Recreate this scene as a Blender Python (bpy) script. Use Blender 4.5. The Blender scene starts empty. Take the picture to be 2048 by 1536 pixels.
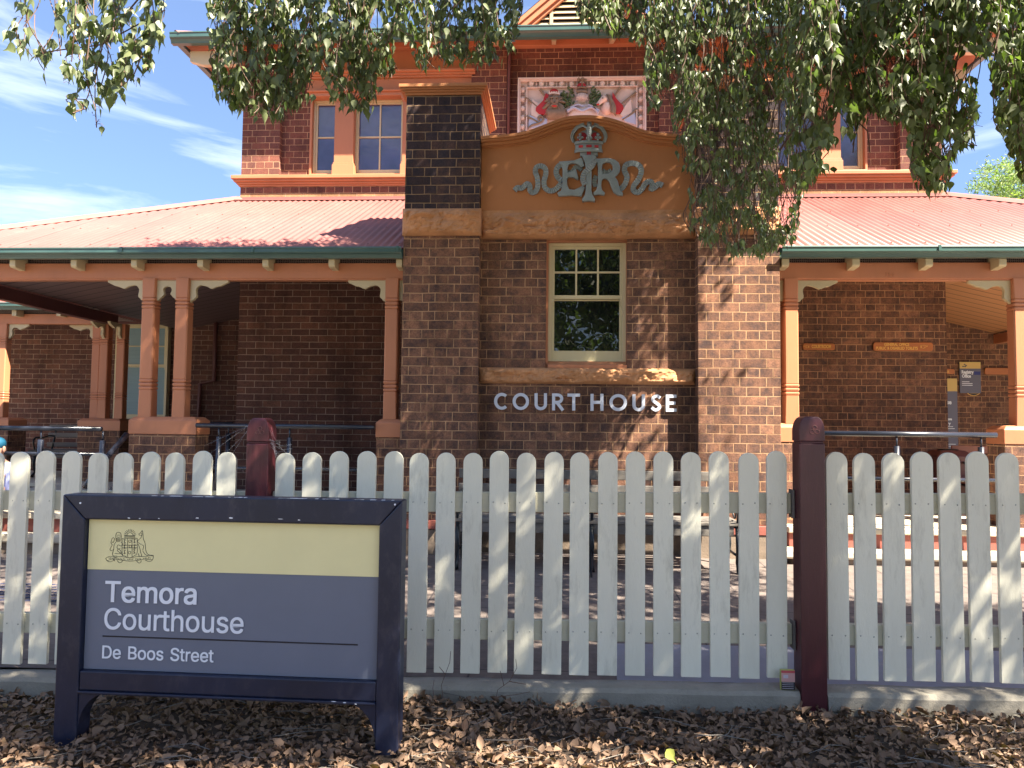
import bpy, math, random
import numpy as np
from mathutils import Vector, Matrix, noise as mnoise
random.seed(7); rng = np.random.default_rng(11)
R = math.radians
sc = bpy.context.scene
C = sc.collection

# ---------------------------------------------------------------- camera
F_PX = 1539.0; YAW = R(3.3); PITCH = R(3.05); ROLL = R(0.63); CZ = 1.43
cam = bpy.data.cameras.new("camera"); camo = bpy.data.objects.new("camera", cam); C.objects.link(camo)
cam.sensor_fit = 'HORIZONTAL'; cam.sensor_width = 36.0; cam.lens = F_PX / 2048 * 36
cam.clip_start = 0.05; cam.clip_end = 3000
camo.location = (0, 0, CZ)
_m = Matrix.Rotation(YAW, 4, 'Z') @ Matrix.Rotation(R(90) + PITCH, 4, 'X') @ Matrix.Rotation(ROLL, 4, 'Z')
camo.rotation_euler = _m.to_euler()
sc.camera = camo

# ---------------------------------------------------------------- light
SAZ = R(58); SEL = R(50)           # sun azimuth off the facade normal towards the right, elevation
SUN = Vector((math.sin(SAZ) * math.cos(SEL), -math.cos(SAZ) * math.cos(SEL), math.sin(SEL)))
sun = bpy.data.lights.new("sun", 'SUN'); sun.energy = 5.0; sun.angle = R(0.5); sun.color = (1.0, 0.90, 0.74)
suno = bpy.data.objects.new("sun", sun); C.objects.link(suno)
suno.rotation_euler = (-SUN).to_track_quat('-Z', 'Y').to_euler(); suno.location = (8, -4, 12)

world = bpy.data.worlds.new("World"); sc.world = world; world.use_nodes = True
nt = world.node_tree; nt.nodes.clear()
wo = nt.nodes.new('ShaderNodeOutputWorld'); bg = nt.nodes.new('ShaderNodeBackground')
sky = nt.nodes.new('ShaderNodeTexSky'); sky.sky_type = 'NISHITA'; sky.sun_disc = False
sky.sun_elevation = SEL; sky.sun_rotation = math.atan2(SUN.x, SUN.y)
sky.air_density = 1.3; sky.dust_density = 0.6; sky.ozone_density = 2.5
tc = nt.nodes.new('ShaderNodeTexCoord')
mp = nt.nodes.new('ShaderNodeMapping'); mp.inputs['Scale'].default_value = (1.1, 1.1, 5.0); mp.inputs['Rotation'].default_value = (0.35, 0.2, 0.3)
n1 = nt.nodes.new('ShaderNodeTexNoise'); n1.inputs['Scale'].default_value = 2.2; n1.inputs['Detail'].default_value = 9; n1.inputs['Roughness'].default_value = 0.58; n1.inputs['Distortion'].default_value = 0.5
rp = nt.nodes.new('ShaderNodeValToRGB'); rp.color_ramp.elements[0].position = 0.50; rp.color_ramp.elements[0].color = (0, 0, 0, 1); rp.color_ramp.elements[1].position = 0.78; rp.color_ramp.elements[1].color = (0.85, 0.85, 0.85, 1)
mx = nt.nodes.new('ShaderNodeMix'); mx.data_type = 'RGBA'
mx.inputs['B'].default_value = (6.0, 6.4, 7.4, 1)
nt.links.new(tc.outputs['Generated'], mp.inputs['Vector']); nt.links.new(mp.outputs[0], n1.inputs['Vector'])
nt.links.new(n1.outputs['Fac'], rp.inputs[0]); nt.links.new(rp.outputs[0], mx.inputs['Factor'])
tn = nt.nodes.new('ShaderNodeMix'); tn.data_type = 'RGBA'; tn.blend_type = 'MULTIPLY'; tn.inputs['Factor'].default_value = 1.0; tn.inputs['B'].default_value = (0.78, 0.73, 0.93, 1)
sz = nt.nodes.new('ShaderNodeSeparateXYZ'); nt.links.new(tc.outputs['Generated'], sz.inputs[0])
rt = nt.nodes.new('ShaderNodeValToRGB'); rt.color_ramp.elements[0].position = 0.05; rt.color_ramp.elements[0].color = (0.40, 0.48, 0.70, 1); rt.color_ramp.elements[1].position = 0.75; rt.color_ramp.elements[1].color = (0.98, 0.90, 0.92, 1)
nt.links.new(sz.outputs['Z'], rt.inputs[0]); nt.links.new(rt.outputs[0], tn.inputs['B'])
nt.links.new(sky.outputs[0], tn.inputs['A']); nt.links.new(tn.outputs['Result'], mx.inputs['A']); nt.links.new(mx.outputs['Result'], bg.inputs['Color'])
bg.inputs['Strength'].default_value = 0.058
nt.links.new(bg.outputs[0], wo.inputs[0])
sc.view_settings.view_transform = 'Standard'; sc.view_settings.look = 'None'
sc.view_settings.exposure = 2.4; sc.view_settings.gamma = 1.0

# ---------------------------------------------------------------- measuring: photograph pixel -> point on a real plane
def ray(px, py):
    u = px - 1024; v = 768 - py
    c, s = math.cos(ROLL), math.sin(ROLL)
    u2 = u * c - v * s; v2 = u * s + v * c
    fx, fy = -math.sin(YAW), math.cos(YAW)
    cp, sp = math.cos(PITCH), math.sin(PITCH)
    d = F_PX * cp - v2 * sp; up = F_PX * sp + v2 * cp
    return Vector((fx * d + fy * u2, fy * d - fx * u2, up))
def P(px, py, Y):
    r = ray(px, py); t = Y / r.y
    return Vector((r.x * t, Y, CZ + r.z * t))
def X(px, Y, py=700): return P(px, py, Y).x
def Z(py, Y, px=1000): return P(px, py, Y).z

# ---------------------------------------------------------------- mesh helpers
ORG = {}
class MB:
    def __init__(s): s.v = []; s.f = []
    def add(s, vs, fs):
        o = len(s.v); s.v.extend([tuple(p) for p in vs]); s.f.extend([tuple(i + o for i in f) for f in fs]); return s
    def box(s, x0, x1, y0, y1, z0, z1):
        if x1 < x0: x0, x1 = x1, x0
        vs = [(x, y, z) for x in (x0, x1) for y in (y0, y1) for z in (z0, z1)]
        return s.add(vs, [(0, 1, 3, 2), (4, 6, 7, 5), (0, 4, 5, 1), (2, 3, 7, 6), (0, 2, 6, 4), (1, 5, 7, 3)])
    def prism(s, poly, y0, y1):                      # polygon of (x, z) extruded along Y
        n = len(poly)
        a = sum(poly[i][0] * poly[(i + 1) % n][1] - poly[(i + 1) % n][0] * poly[i][1] for i in range(n))
        if a < 0: poly = poly[::-1]
        vs = [(x, y0, z) for x, z in poly] + [(x, y1, z) for x, z in poly]
        return s.add(vs, [tuple(range(n)), tuple(range(2 * n - 1, n - 1, -1))] + [(i + n, (i + 1) % n + n, (i + 1) % n, i) for i in range(n)])
    def prismx(s, poly, x0, x1):                     # polygon of (y, z) extruded along X
        n = len(poly)
        a = sum(poly[i][0] * poly[(i + 1) % n][1] - poly[(i + 1) % n][0] * poly[i][1] for i in range(n))
        if a < 0: poly = poly[::-1]
        vs = [(x0, y, z) for y, z in poly] + [(x1, y, z) for y, z in poly]
        return s.add(vs, [tuple(range(n - 1, -1, -1)), tuple(range(n, 2 * n))] + [(i, (i + 1) % n, (i + 1) % n + n, i + n) for i in range(n)])
    def prismy(s, poly, y0, y1): return s.prism(poly, y0, y1)
    def tube(s, pts, r, n=8, cap=True):
        pts = [Vector(p) for p in pts]; rs = r if isinstance(r, (list, tuple)) else [r] * len(pts)
        rings = []; up = Vector((0.13, 0.21, 1)).normalized()
        for i, p in enumerate(pts):
            d = (pts[min(i + 1, len(pts) - 1)] - pts[max(i - 1, 0)]).normalized()
            a = d.cross(up)
            if a.length < 0.05: a = d.cross(Vector((1, 0, 0)))
            a.normalize(); b = d.cross(a)
            rings.append([p + (a * math.cos(2 * math.pi * k / n) + b * math.sin(2 * math.pi * k / n)) * rs[i] for k in range(n)])
        vs = [q for rg in rings for q in rg]; fs = []
        for i in range(len(pts) - 1):
            for k in range(n):
                k2 = (k + 1) % n; fs.append((i * n + k, i * n + k2, (i + 1) * n + k2, (i + 1) * n + k))
        if cap: fs += [tuple(range(n - 1, -1, -1)), tuple((len(pts) - 1) * n + k for k in range(n))]
        return s.add(vs, fs)
    def sphere(s, c, rx, ry, rz, nu=12, nv=8):
        c = Vector(c); vs = [c + Vector((0, 0, rz))]; fs = []
        for j in range(1, nv):
            t = math.pi * j / nv
            for i in range(nu):
                p = 2 * math.pi * i / nu
                vs.append(c + Vector((rx * math.sin(t) * math.cos(p), ry * math.sin(t) * math.sin(p), rz * math.cos(t))))
        vs.append(c - Vector((0, 0, rz)))
        for i in range(nu):
            fs.append((0, 1 + i, 1 + (i + 1) % nu)); fs.append((len(vs) - 1, len(vs) - 1 - nu + (i + 1) % nu, len(vs) - 1 - nu + i))
        for j in range(nv - 2):
            for i in range(nu):
                a = 1 + j * nu + i; b = 1 + j * nu + (i + 1) % nu
                fs.append((a, a + nu, b + nu, b))
        return s.add(vs, fs)
    def strip(s, pts, w, y0, y1, taper=None, wob=0.0):  # ribbon of width w along (x, z) points, thickness y0..y1
        n = len(pts); L = []; Rr = []
        for i in range(n):
            a = pts[max(i - 1, 0)]; b = pts[min(i + 1, n - 1)]
            dx, dz = b[0] - a[0], b[1] - a[1]; l = math.hypot(dx, dz) or 1
            ww = (w[i] if isinstance(w, (list, tuple)) else w) / 2
            L.append((pts[i][0] - dz / l * ww, pts[i][1] + dx / l * ww)); Rr.append((pts[i][0] + dz / l * ww, pts[i][1] - dx / l * ww))
        vs = []; fs = []
        for i in range(n):
            o = wob * (i % 2)
            vs += [(L[i][0], y0 + o, L[i][1]), (Rr[i][0], y0 + o, Rr[i][1]), (Rr[i][0], y1, Rr[i][1]), (L[i][0], y1, L[i][1])]
        for i in range(n - 1):
            a = 4 * i; b = a + 4
            for k in range(4): fs.append((a + k, a + (k + 1) % 4, b + (k + 1) % 4, b + k))
        fs += [(3, 2, 1, 0), (4 * n - 4, 4 * n - 3, 4 * n - 2, 4 * n - 1)]
        return s.add(vs, fs)
    def build(s, name, m, parent=None, bevel=0, smooth=False, label=None, org=None, xf=None, m2=None):
        me = bpy.data.meshes.new(name)
        if org is None: org = ORG.get(parent.name, Vector((0, 0, 0))) if parent else Vector((0, 0, 0))
        org = Vector(org)
        vs = [(xf @ Vector(p)) if xf else Vector(p) for p in s.v]
        me.from_pydata([p - org for p in vs], [], s.f); me.update()
        import bmesh
        b = bmesh.new(); b.from_mesh(me); bmesh.ops.recalc_face_normals(b, faces=b.faces[:]); b.to_mesh(me); b.free()
        o = bpy.data.objects.new(name, me); C.objects.link(o); ORG[o.name] = org
        if parent: o.parent = parent
        else: o.location = org
        me.materials.append(m)
        if m2:
            me.materials.append(m2[1])
            for p in list(me.polygons)[m2[0]:]: p.material_index = 1
        if smooth:
            for p in me.polygons: p.use_smooth = True
        if bevel:
            md = o.modifiers.new("edge", 'BEVEL'); md.width = bevel; md.segments = 2; md.limit_method = 'ANGLE'; md.angle_limit = R(40)
        if label: o['label'] = label
        return o
def thing(name, label, cat, loc=(0, 0, 0), group=None):
    o = bpy.data.objects.new(name, None); C.objects.link(o); o.location = loc; ORG[o.name] = Vector(loc)
    o.empty_display_size = 0.2; o['label'] = label; o['category'] = cat
    if group: o['group'] = group
    return o
def tag(o, label, cat, group=None):
    o['label'] = label; o['category'] = cat
    if group: o['group'] = group
    return o
def structure(o): o['kind'] = 'structure'; return o
def dup(o, dx=0, dy=0, dz=0, parent=None):
    c = o.copy(); C.objects.link(c); c.location = o.location + Vector((dx, dy, dz))
    if parent: c.parent = parent
    for ch in o.children:
        g = ch.copy(); C.objects.link(g); g.parent = c
    return c
def curve_shape(name, polys, y_front, depth, m, parent, bevel=0.0, xf=None, weight=0.0):
    """closed outlines (first outer, others holes) in (x, z), front face at y_front, going back by depth"""
    cu = bpy.data.curves.new(name, 'CURVE'); cu.dimensions = '2D'; cu.fill_mode = 'BOTH'
    cu.extrude = depth / 2 - bevel; cu.bevel_depth = bevel; cu.bevel_resolution = 1; cu.offset = weight - bevel
    for pl in polys:
        sp = cu.splines.new('POLY'); sp.points.add(len(pl) - 1); sp.use_cyclic_u = True
        for i, (a, b) in enumerate(pl): sp.points[i].co = (a, b, 0, 1)
    return from_curve(name, cu, y_front + depth / 2, m, parent, xf)
def from_curve(name, cu, ymid, m, parent, xf=None, ox=0, oz=0):
    tmp = bpy.data.objects.new("tmp", cu); C.objects.link(tmp)
    dg = bpy.context.evaluated_depsgraph_get()
    me = bpy.data.meshes.new_from_object(tmp.evaluated_get(dg)); bpy.data.objects.remove(tmp); me.name = name
    org = ORG.get(parent.name, Vector((0, 0, 0))) if parent else Vector((0, 0, 0))
    for v in me.vertices:
        p = Vector((v.co.x + ox, ymid - v.co.z, v.co.y + oz))
        if xf: p = xf @ p
        v.co = p - org
    me.materials.clear(); me.materials.append(m)
    o = bpy.data.objects.new(name, me); C.objects.link(o); ORG[o.name] = org
    if parent: o.parent = parent
    return o
def text(name, body, size, x, z, y, m, parent, depth=0.003, weight=0.0, align='LEFT', xf=None, space=1.0, line=1.0, w=None):
    cu = bpy.data.curves.new(name, 'FONT'); cu.body = body; cu.size = size; cu.extrude = depth / 2; cu.offset = weight
    cu.align_x = align; cu.space_character = space; cu.space_line = line; cu.resolution_u = 4
    o = from_curve(name, cu, y, m, parent, xf=None)
    org = ORG[o.name]
    xs = [v.co.x + org.x for v in o.data.vertices]
    k = (w / (max(xs) - min(xs))) if w else 1.0
    for v in o.data.vertices:
        p = v.co + org
        p = Vector((p.x * k + x, p.y, p.z + z))
        if xf: p = xf @ p
        v.co = p - org
    return o

# outlines of a plain grotesque alphabet (advance width, contours), in thousandths of the type size
GLY = {"B":[456,[[[60,0],[60,509],[241,509],[289,504],[329,491],[359,469],[381,442],[394,410],[398,374],[395,344],[387,320],[373,301],[356,286],[336,275],[315,267],[315,262],[339,257],[363,245],[385,227],[402,203],[414,173],[418,136],[413,100],[400,67],[377,39],[344,18],[301,4],[247,0]],[[125,57],[245,57],[296,63],[330,80],[349,105],[355,137],[352,161],[342,184],[327,203],[306,218],[279,228],[248,231],[125,231]],[[125,285],[238,285],[265,288],[288,296],[308,309],[323,326],[333,348],[336,372],[330,403],[313,429],[283,446],[240,452],[125,452]]]],"C":[510,[[[267,-7],[225,-3],[186,7],[150,25],[119,49],[92,79],[70,115],[53,157],[44,203],[40,254],[44,305],[53,352],[70,393],[92,429],[119,459],[150,484],[186,501],[225,512],[267,516],[305,513],[340,504],[373,490],[402,471],[427,447],[448,418],[463,385],[473,348],[408,348],[401,373],[389,395],[375,413],[357,428],[337,440],[315,449],[292,454],[267,456],[223,450],[184,432],[150,403],[125,364],[109,314],[103,254],[109,194],[125,145],[151,105],[184,76],[223,59],[267,53],[292,55],[315,60],[337,69],[357,81],[375,96],[389,114],[401,136],[408,160],[473,160],[463,124],[448,91],[428,62],[402,38],[373,19],[341,5],[305,-4]]]],"D":[502,[[[219,0],[96,0],[96,57],[215,57],[272,63],[318,81],[354,110],[379,149],[394,198],[399,255],[394,312],[379,361],[354,399],[320,428],[275,446],[221,452],[93,452],[93,509],[225,509],[273,505],[315,495],[353,478],[399,441],[433,391],[449,351],[458,306],[462,255],[458,205],[449,159],[433,119],[411,83],[384,54],[351,31],[312,14],[268,3]],[[125,509],[125,0],[60,0],[60,509]]]],"O":[533,[[[267,-7],[225,-3],[186,7],[150,25],[119,49],[92,79],[70,115],[53,157],[44,203],[40,254],[44,305],[53,352],[70,393],[92,429],[119,459],[150,484],[186,501],[225,512],[267,516],[309,512],[348,501],[384,484],[415,459],[442,429],[464,393],[480,352],[490,305],[493,254],[490,203],[480,157],[464,115],[442,79],[415,49],[384,25],[348,7],[309,-3]],[[267,53],[310,59],[349,76],[383,105],[408,144],[425,194],[430,254],[425,314],[408,365],[383,404],[349,433],[310,450],[267,456],[223,450],[184,433],[151,404],[125,364],[109,314],[103,254],[109,194],[125,144],[151,105],[184,76],[223,59]]]],"R":[449,[[[60,0],[60,509],[236,509],[290,504],[333,489],[367,465],[390,433],[405,395],[409,352],[405,309],[390,271],[367,240],[333,217],[289,203],[236,198],[96,198],[96,255],[234,255],[269,258],[298,267],[319,281],[334,300],[342,324],[345,352],[342,380],[334,405],[319,425],[298,440],[269,449],[233,452],[125,452],[125,0]],[[353,0],[230,229],[303,229],[428,0]]]],"S":[447,[[[224,-9],[172,-4],[128,9],[91,31],[64,60],[46,96],[38,137],[104,137],[110,110],[123,88],[142,71],[166,59],[194,52],[224,49],[257,52],[286,60],[311,74],[329,92],[341,114],[346,139],[342,161],[332,179],[316,193],[296,205],[245,222],[184,239],[128,260],[86,289],[60,326],[52,372],[58,413],[75,448],[102,476],[138,498],[180,511],[227,516],[275,511],[316,498],[351,476],[377,449],[394,415],[401,378],[337,378],[326,412],[302,437],[267,453],[225,459],[194,456],[167,448],[145,435],[129,418],[118,398],[115,376],[119,352],[131,334],[148,319],[169,308],[212,293],[264,279],[312,264],[336,252],[359,238],[379,220],[395,198],[405,171],[408,139],[403,99],[386,64],[360,34],[323,11],[278,-4]]]],"T":[449,[[[32,452],[32,509],[417,509],[417,452],[257,452],[257,0],[193,0],[193,452]]]],"a":[389,[[[160,-9],[126,-5],[94,5],[68,22],[48,45],[35,73],[30,108],[34,138],[43,161],[58,179],[78,193],[100,203],[125,211],[178,220],[234,227],[265,235],[276,255],[276,257],[273,279],[267,297],[256,311],[240,322],[220,329],[196,331],[171,329],[149,322],[118,301],[100,274],[41,291],[57,322],[79,346],[104,364],[133,375],[163,382],[194,384],[239,379],[263,372],[286,360],[306,343],[322,320],[333,290],[337,251],[337,0],[277,0],[277,52],[272,52],[252,25],[236,12],[215,1],[190,-6]],[[170,45],[202,49],[228,59],[248,74],[263,93],[272,115],[276,138],[276,190],[259,182],[231,176],[200,171],[175,168],[134,159],[117,150],[103,139],[95,124],[92,105],[94,87],[102,72],[114,61],[130,52],[149,47]]]],"c":[396,[[[207,-8],[159,-2],[117,16],[82,46],[56,85],[40,133],[34,187],[40,243],[56,291],[82,330],[117,360],[159,378],[207,384],[234,383],[260,377],[284,368],[305,356],[324,341],[340,322],[353,301],[362,277],[303,262],[290,289],[270,311],[242,325],[207,330],[173,325],[145,310],[124,287],[108,258],[99,224],[96,187],[99,151],[108,117],[124,89],[145,66],[173,51],[207,46],[243,52],[271,66],[292,89],[304,117],[363,102],[354,78],[341,56],[325,37],[306,21],[285,9],[261,-1],[235,-6]]]],"e":[404,[[[212,-8],[161,-2],[117,16],[82,46],[56,85],[40,132],[34,187],[39,242],[55,290],[81,329],[115,359],[157,378],[205,384],[236,382],[266,374],[294,361],[319,341],[341,315],[357,282],[368,242],[371,194],[371,169],[75,169],[75,221],[338,221],[310,202],[307,237],[298,269],[283,294],[263,314],[237,326],[205,330],[173,326],[146,313],[125,294],[109,270],[99,241],[96,211],[96,178],[100,139],[110,106],[128,80],[151,61],[179,50],[212,46],[234,48],[254,53],[271,61],[285,73],[297,88],[306,105],[365,91],[353,63],[335,39],[311,19],[283,4],[249,-5]]]],"f":[254,[[[228,379],[228,327],[6,327],[6,379]],[[81,0],[81,432],[84,461],[96,486],[113,505],[135,519],[161,527],[187,530],[222,527],[243,521],[227,468],[215,472],[195,474],[171,470],[154,460],[145,443],[142,419],[142,0]]]],"g":[425,[[[207,-151],[168,-148],[134,-140],[105,-127],[82,-110],[64,-91],[51,-69],[101,-41],[122,-66],[136,-78],[154,-88],[178,-95],[207,-97],[249,-92],[282,-75],[304,-47],[311,-6],[311,68],[306,68],[287,41],[272,28],[252,16],[227,8],[195,5],[152,10],[113,27],[80,53],[55,90],[39,136],[34,191],[39,246],[55,293],[80,332],[112,361],[152,378],[196,384],[228,382],[253,373],[273,360],[288,346],[308,319],[313,319],[313,379],[372,379],[372,-9],[367,-54],[350,-90],[324,-117],[291,-136],[251,-147]],[[205,59],[237,63],[264,75],[285,95],[300,121],[309,154],[312,193],[309,231],[300,264],[285,291],[264,312],[237,325],[205,330],[172,325],[145,312],[124,290],[109,262],[99,229],[96,193],[99,155],[109,123],[124,96],[145,76],[172,63]]]],"h":[410,[[[114,227],[114,0],[53,0],[53,509],[114,509],[114,287],[102,287],[124,332],[152,362],[187,379],[227,384],[264,380],[295,369],[321,349],[341,321],[353,285],[357,240],[357,0],[296,0],[296,235],[290,275],[273,304],[246,323],[210,329],[184,326],[161,317],[141,303],[126,283],[117,257]]]],"i":[167,[[[53,0],[53,379],[114,379],[114,0]],[[84,443],[67,446],[54,455],[44,468],[41,483],[44,499],[54,512],[67,521],[84,524],[100,521],[114,512],[123,499],[126,483],[123,468],[114,455],[100,446]]]],"m":[610,[[[53,0],[53,379],[112,379],[112,295],[108,295],[118,323],[132,346],[151,363],[172,376],[195,384],[219,386],[257,380],[287,361],[309,331],[321,295],[312,295],[322,321],[337,343],[357,361],[381,375],[407,383],[437,386],[468,383],[497,372],[522,354],[541,328],[553,296],[557,255],[557,0],[496,0],[496,254],[490,289],[473,313],[447,326],[419,330],[395,328],[374,320],[358,307],[345,290],[338,270],[335,247],[335,0],[274,0],[274,260],[269,288],[253,311],[229,326],[199,330],[178,328],[158,320],[140,307],[126,289],[117,266],[114,238],[114,0]]]],"o":[415,[[[207,-8],[159,-2],[117,16],[82,46],[56,85],[40,133],[34,187],[40,243],[56,291],[82,330],[117,360],[159,378],[207,384],[256,378],[299,360],[333,330],[359,291],[376,243],[381,187],[376,133],[359,85],[333,46],[299,16],[256,-2]],[[207,46],[242,51],[270,66],[292,89],[307,117],[316,151],[319,187],[316,224],[307,258],[292,287],[270,310],[242,325],[207,330],[173,325],[145,310],[124,287],[108,258],[99,224],[96,187],[99,151],[108,117],[124,89],[145,66],[173,51]]]],"r":[259,[[[53,0],[53,379],[112,379],[112,321],[115,321],[130,347],[152,367],[181,380],[213,385],[229,384],[243,384],[243,322],[230,324],[207,326],[182,323],[159,315],[140,301],[126,284],[117,262],[114,237],[114,0]]]],"s":[365,[[[182,-8],[145,-5],[112,3],[84,18],[62,38],[45,63],[36,94],[94,107],[105,79],[124,60],[150,49],[181,45],[217,50],[244,62],[262,81],[268,103],[265,121],[254,136],[237,147],[212,155],[149,170],[104,186],[72,208],[53,237],[47,274],[51,305],[65,332],[87,354],[115,370],[149,381],[187,384],[223,381],[254,372],[279,358],[299,339],[314,316],[324,290],[268,277],[258,298],[243,316],[219,328],[187,333],[156,329],[131,317],[114,299],[109,277],[112,258],[124,243],[144,232],[172,223],[229,209],[275,194],[306,171],[325,142],[331,107],[326,75],[312,47],[290,24],[260,6],[223,-5]]]],"t":[227,[[[204,379],[204,327],[6,327],[6,379]],[[65,471],[126,471],[126,98],[128,76],[136,61],[150,53],[170,50],[185,51],[202,54],[213,2],[192,-3],[168,-4],[125,2],[92,21],[72,52],[65,93]]]],"u":[410,[[[182,-5],[146,-1],[115,11],[89,31],[69,59],[57,95],[53,139],[53,379],[114,379],[114,144],[119,105],[137,75],[164,56],[200,50],[226,53],[249,62],[268,77],[283,97],[293,122],[296,153],[296,379],[357,379],[357,0],[298,0],[298,92],[307,92],[286,47],[257,17],[222,0]]]],"y":[389,[[[47,-139],[61,-86],[71,-87],[104,-89],[118,-84],[130,-74],[141,-58],[151,-36],[163,-1],[17,379],[84,379],[165,155],[187,87],[206,21],[184,21],[202,87],[224,155],[305,379],[371,379],[204,-58],[191,-85],[177,-107],[159,-124],[139,-136],[117,-143],[91,-145],[65,-143]]]]}
def _inside(p, poly):
    c = False
    for i in range(len(poly)):
        (x1, y1), (x2, y2) = poly[i - 1], poly[i]
        if (y1 > p[1]) != (y2 > p[1]) and p[0] < (x2 - x1) * (p[1] - y1) / (y2 - y1) + x1: c = not c
    return c
def glyph_text(name, body, x, z, w, y, m, parent, depth=0.0015, weight=0.0, xf=None, hsc=1.0, track=-12):
    """text set from GLY; w = total width; returns the mesh"""
    pen = 0; shapes = []
    for ch in body:
        if ch == ' ': pen += 260; continue
        adv, cs = GLY[ch]
        outer = []; 
        for c in cs:
            host = None
            for o in cs:
                if o is not c and all(_inside(q, o) for q in c[::3]): host = id(o)
            outer.append((c, host))
        for c, hst in outer:
            if hst is None:
                k = [[(a + pen, b_) for a, b_ in c]] + [[(a + pen, b_) for a, b_ in c2] for c2, h2 in outer if h2 == id(c)]
                shapes.append(k)
        pen += adv + track
    xs = [q[0] for s_ in shapes for c in s_ for q in c]; x_min, x_max = min(xs), max(xs); k = w / (x_max - x_min)
    parts_ = []
    for i, s_ in enumerate(shapes):
        o = curve_shape('tmp_letter', [[(x + (a - x_min) * k, z + b_ * k * hsc) for a, b_ in c] for c in s_], y - .00005 * (i % 3), depth, m, parent, bevel=0.0, xf=xf, weight=weight)
        parts_.append(o)
    base = parts_[0]; import bmesh
    bm = bmesh.new()
    for o in parts_: bm.from_mesh(o.data)
    for o in parts_[1:]: bpy.data.objects.remove(o)
    bm.to_mesh(base.data); bm.free(); base.name = name; ORG[base.name] = ORG.get(parent.name, Vector((0, 0, 0))); return base

def soft(pts, n=6, closed=False):                    # Catmull-Rom through 2-D or 3-D points
    out = []; m = len(pts); rg = range(m) if closed else range(m - 1)
    for i in rg:
        p = [pts[(i + k) % m] if closed else pts[min(max(i + k, 0), m - 1)] for k in (-1, 0, 1, 2)]
        for j in range(n):
            t = j / n
            out.append(tuple(0.5 * (2 * p[1][d] + (p[2][d] - p[0][d]) * t + (2 * p[0][d] - 5 * p[1][d] + 4 * p[2][d] - p[3][d]) * t * t + (3 * p[1][d] - p[0][d] - 3 * p[2][d] + p[3][d]) * t ** 3) for d in range(len(p[0]))))
    if not closed: out.append(tuple(pts[-1]))
    return out

# ---------------------------------------------------------------- materials
def mat(name): 
    m = bpy.data.materials.new(name); m.use_nodes = True; m.node_tree.nodes.clear()
    t = m.node_tree; o = t.nodes.new('ShaderNodeOutputMaterial'); b = t.nodes.new('ShaderNodeBsdfPrincipled')
    t.links.new(b.outputs[0], o.inputs[0]); return m, t, b
def N(t, kind, **kw):
    n = t.nodes.new('ShaderNode' + kind)
    for k, v in kw.items():
        if hasattr(n, k): setattr(n, k, v)
        else: n.inputs[k.replace('_', ' ')].default_value = v
    return n
def ramp(t, stops):
    r = t.nodes.new('ShaderNodeValToRGB'); e = r.color_ramp.elements
    while len(e) < len(stops): e.new(0.5)
    for el, (p, c) in zip(e, stops): el.position = p; el.color = (*c, 1)
    return r
def mul(c, k): return tuple(min(1, x * k) for x in c)
def paint(name, col, rough=0.5, var=0.18, scale=3.0, bump=0.15, dirt=None, dirt_amt=0.35, stretch=(1, 1, 0.25), metal=0.0, spec=0.4, fine=60):
    m, t, b = mat(name)
    g = N(t, 'NewGeometry'); mp_ = N(t, 'Mapping'); mp_.inputs['Scale'].default_value = stretch
    t.links.new(g.outputs['Position'], mp_.inputs[0])
    n = N(t, 'TexNoise', Scale=scale, Detail=8.0, Roughness=0.65); t.links.new(mp_.outputs[0], n.inputs['Vector'])
    r = ramp(t, [(0.3, mul(col, 1 - var)), (0.7, mul(col, 1 + var * 0.6))]); t.links.new(n.outputs['Fac'], r.inputs[0])
    out = r.outputs[0]
    n2 = N(t, 'TexNoise', Scale=fine, Detail=6.0, Roughness=0.7); t.links.new(mp_.outputs[0], n2.inputs['Vector'])
    if dirt:
        r2 = ramp(t, [(0.52, (0, 0, 0)), (0.72, (dirt_amt,) * 3)]); n3 = N(t, 'TexNoise', Scale=scale * 4, Detail=10.0, Roughness=0.75); t.links.new(mp_.outputs[0], n3.inputs['Vector']); t.links.new(n3.outputs['Fac'], r2.inputs[0])
        mm = N(t, 'Mix', data_type='RGBA'); mm.inputs['B'].default_value = (*dirt, 1); t.links.new(r2.outputs[0], mm.inputs['Factor']); t.links.new(out, mm.inputs['A']); out = mm.outputs['Result']
    t.links.new(out, b.inputs['Base Color']); b.inputs['Roughness'].default_value = rough; b.inputs['Metallic'].default_value = metal; b.inputs['Specular IOR Level'].default_value = spec
    if bump:
        bp = N(t, 'Bump', Strength=bump, Distance=0.004); t.links.new(n2.outputs['Fac'], bp.inputs['Height']); t.links.new(bp.outputs[0], b.inputs['Normal'])
    return m
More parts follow.
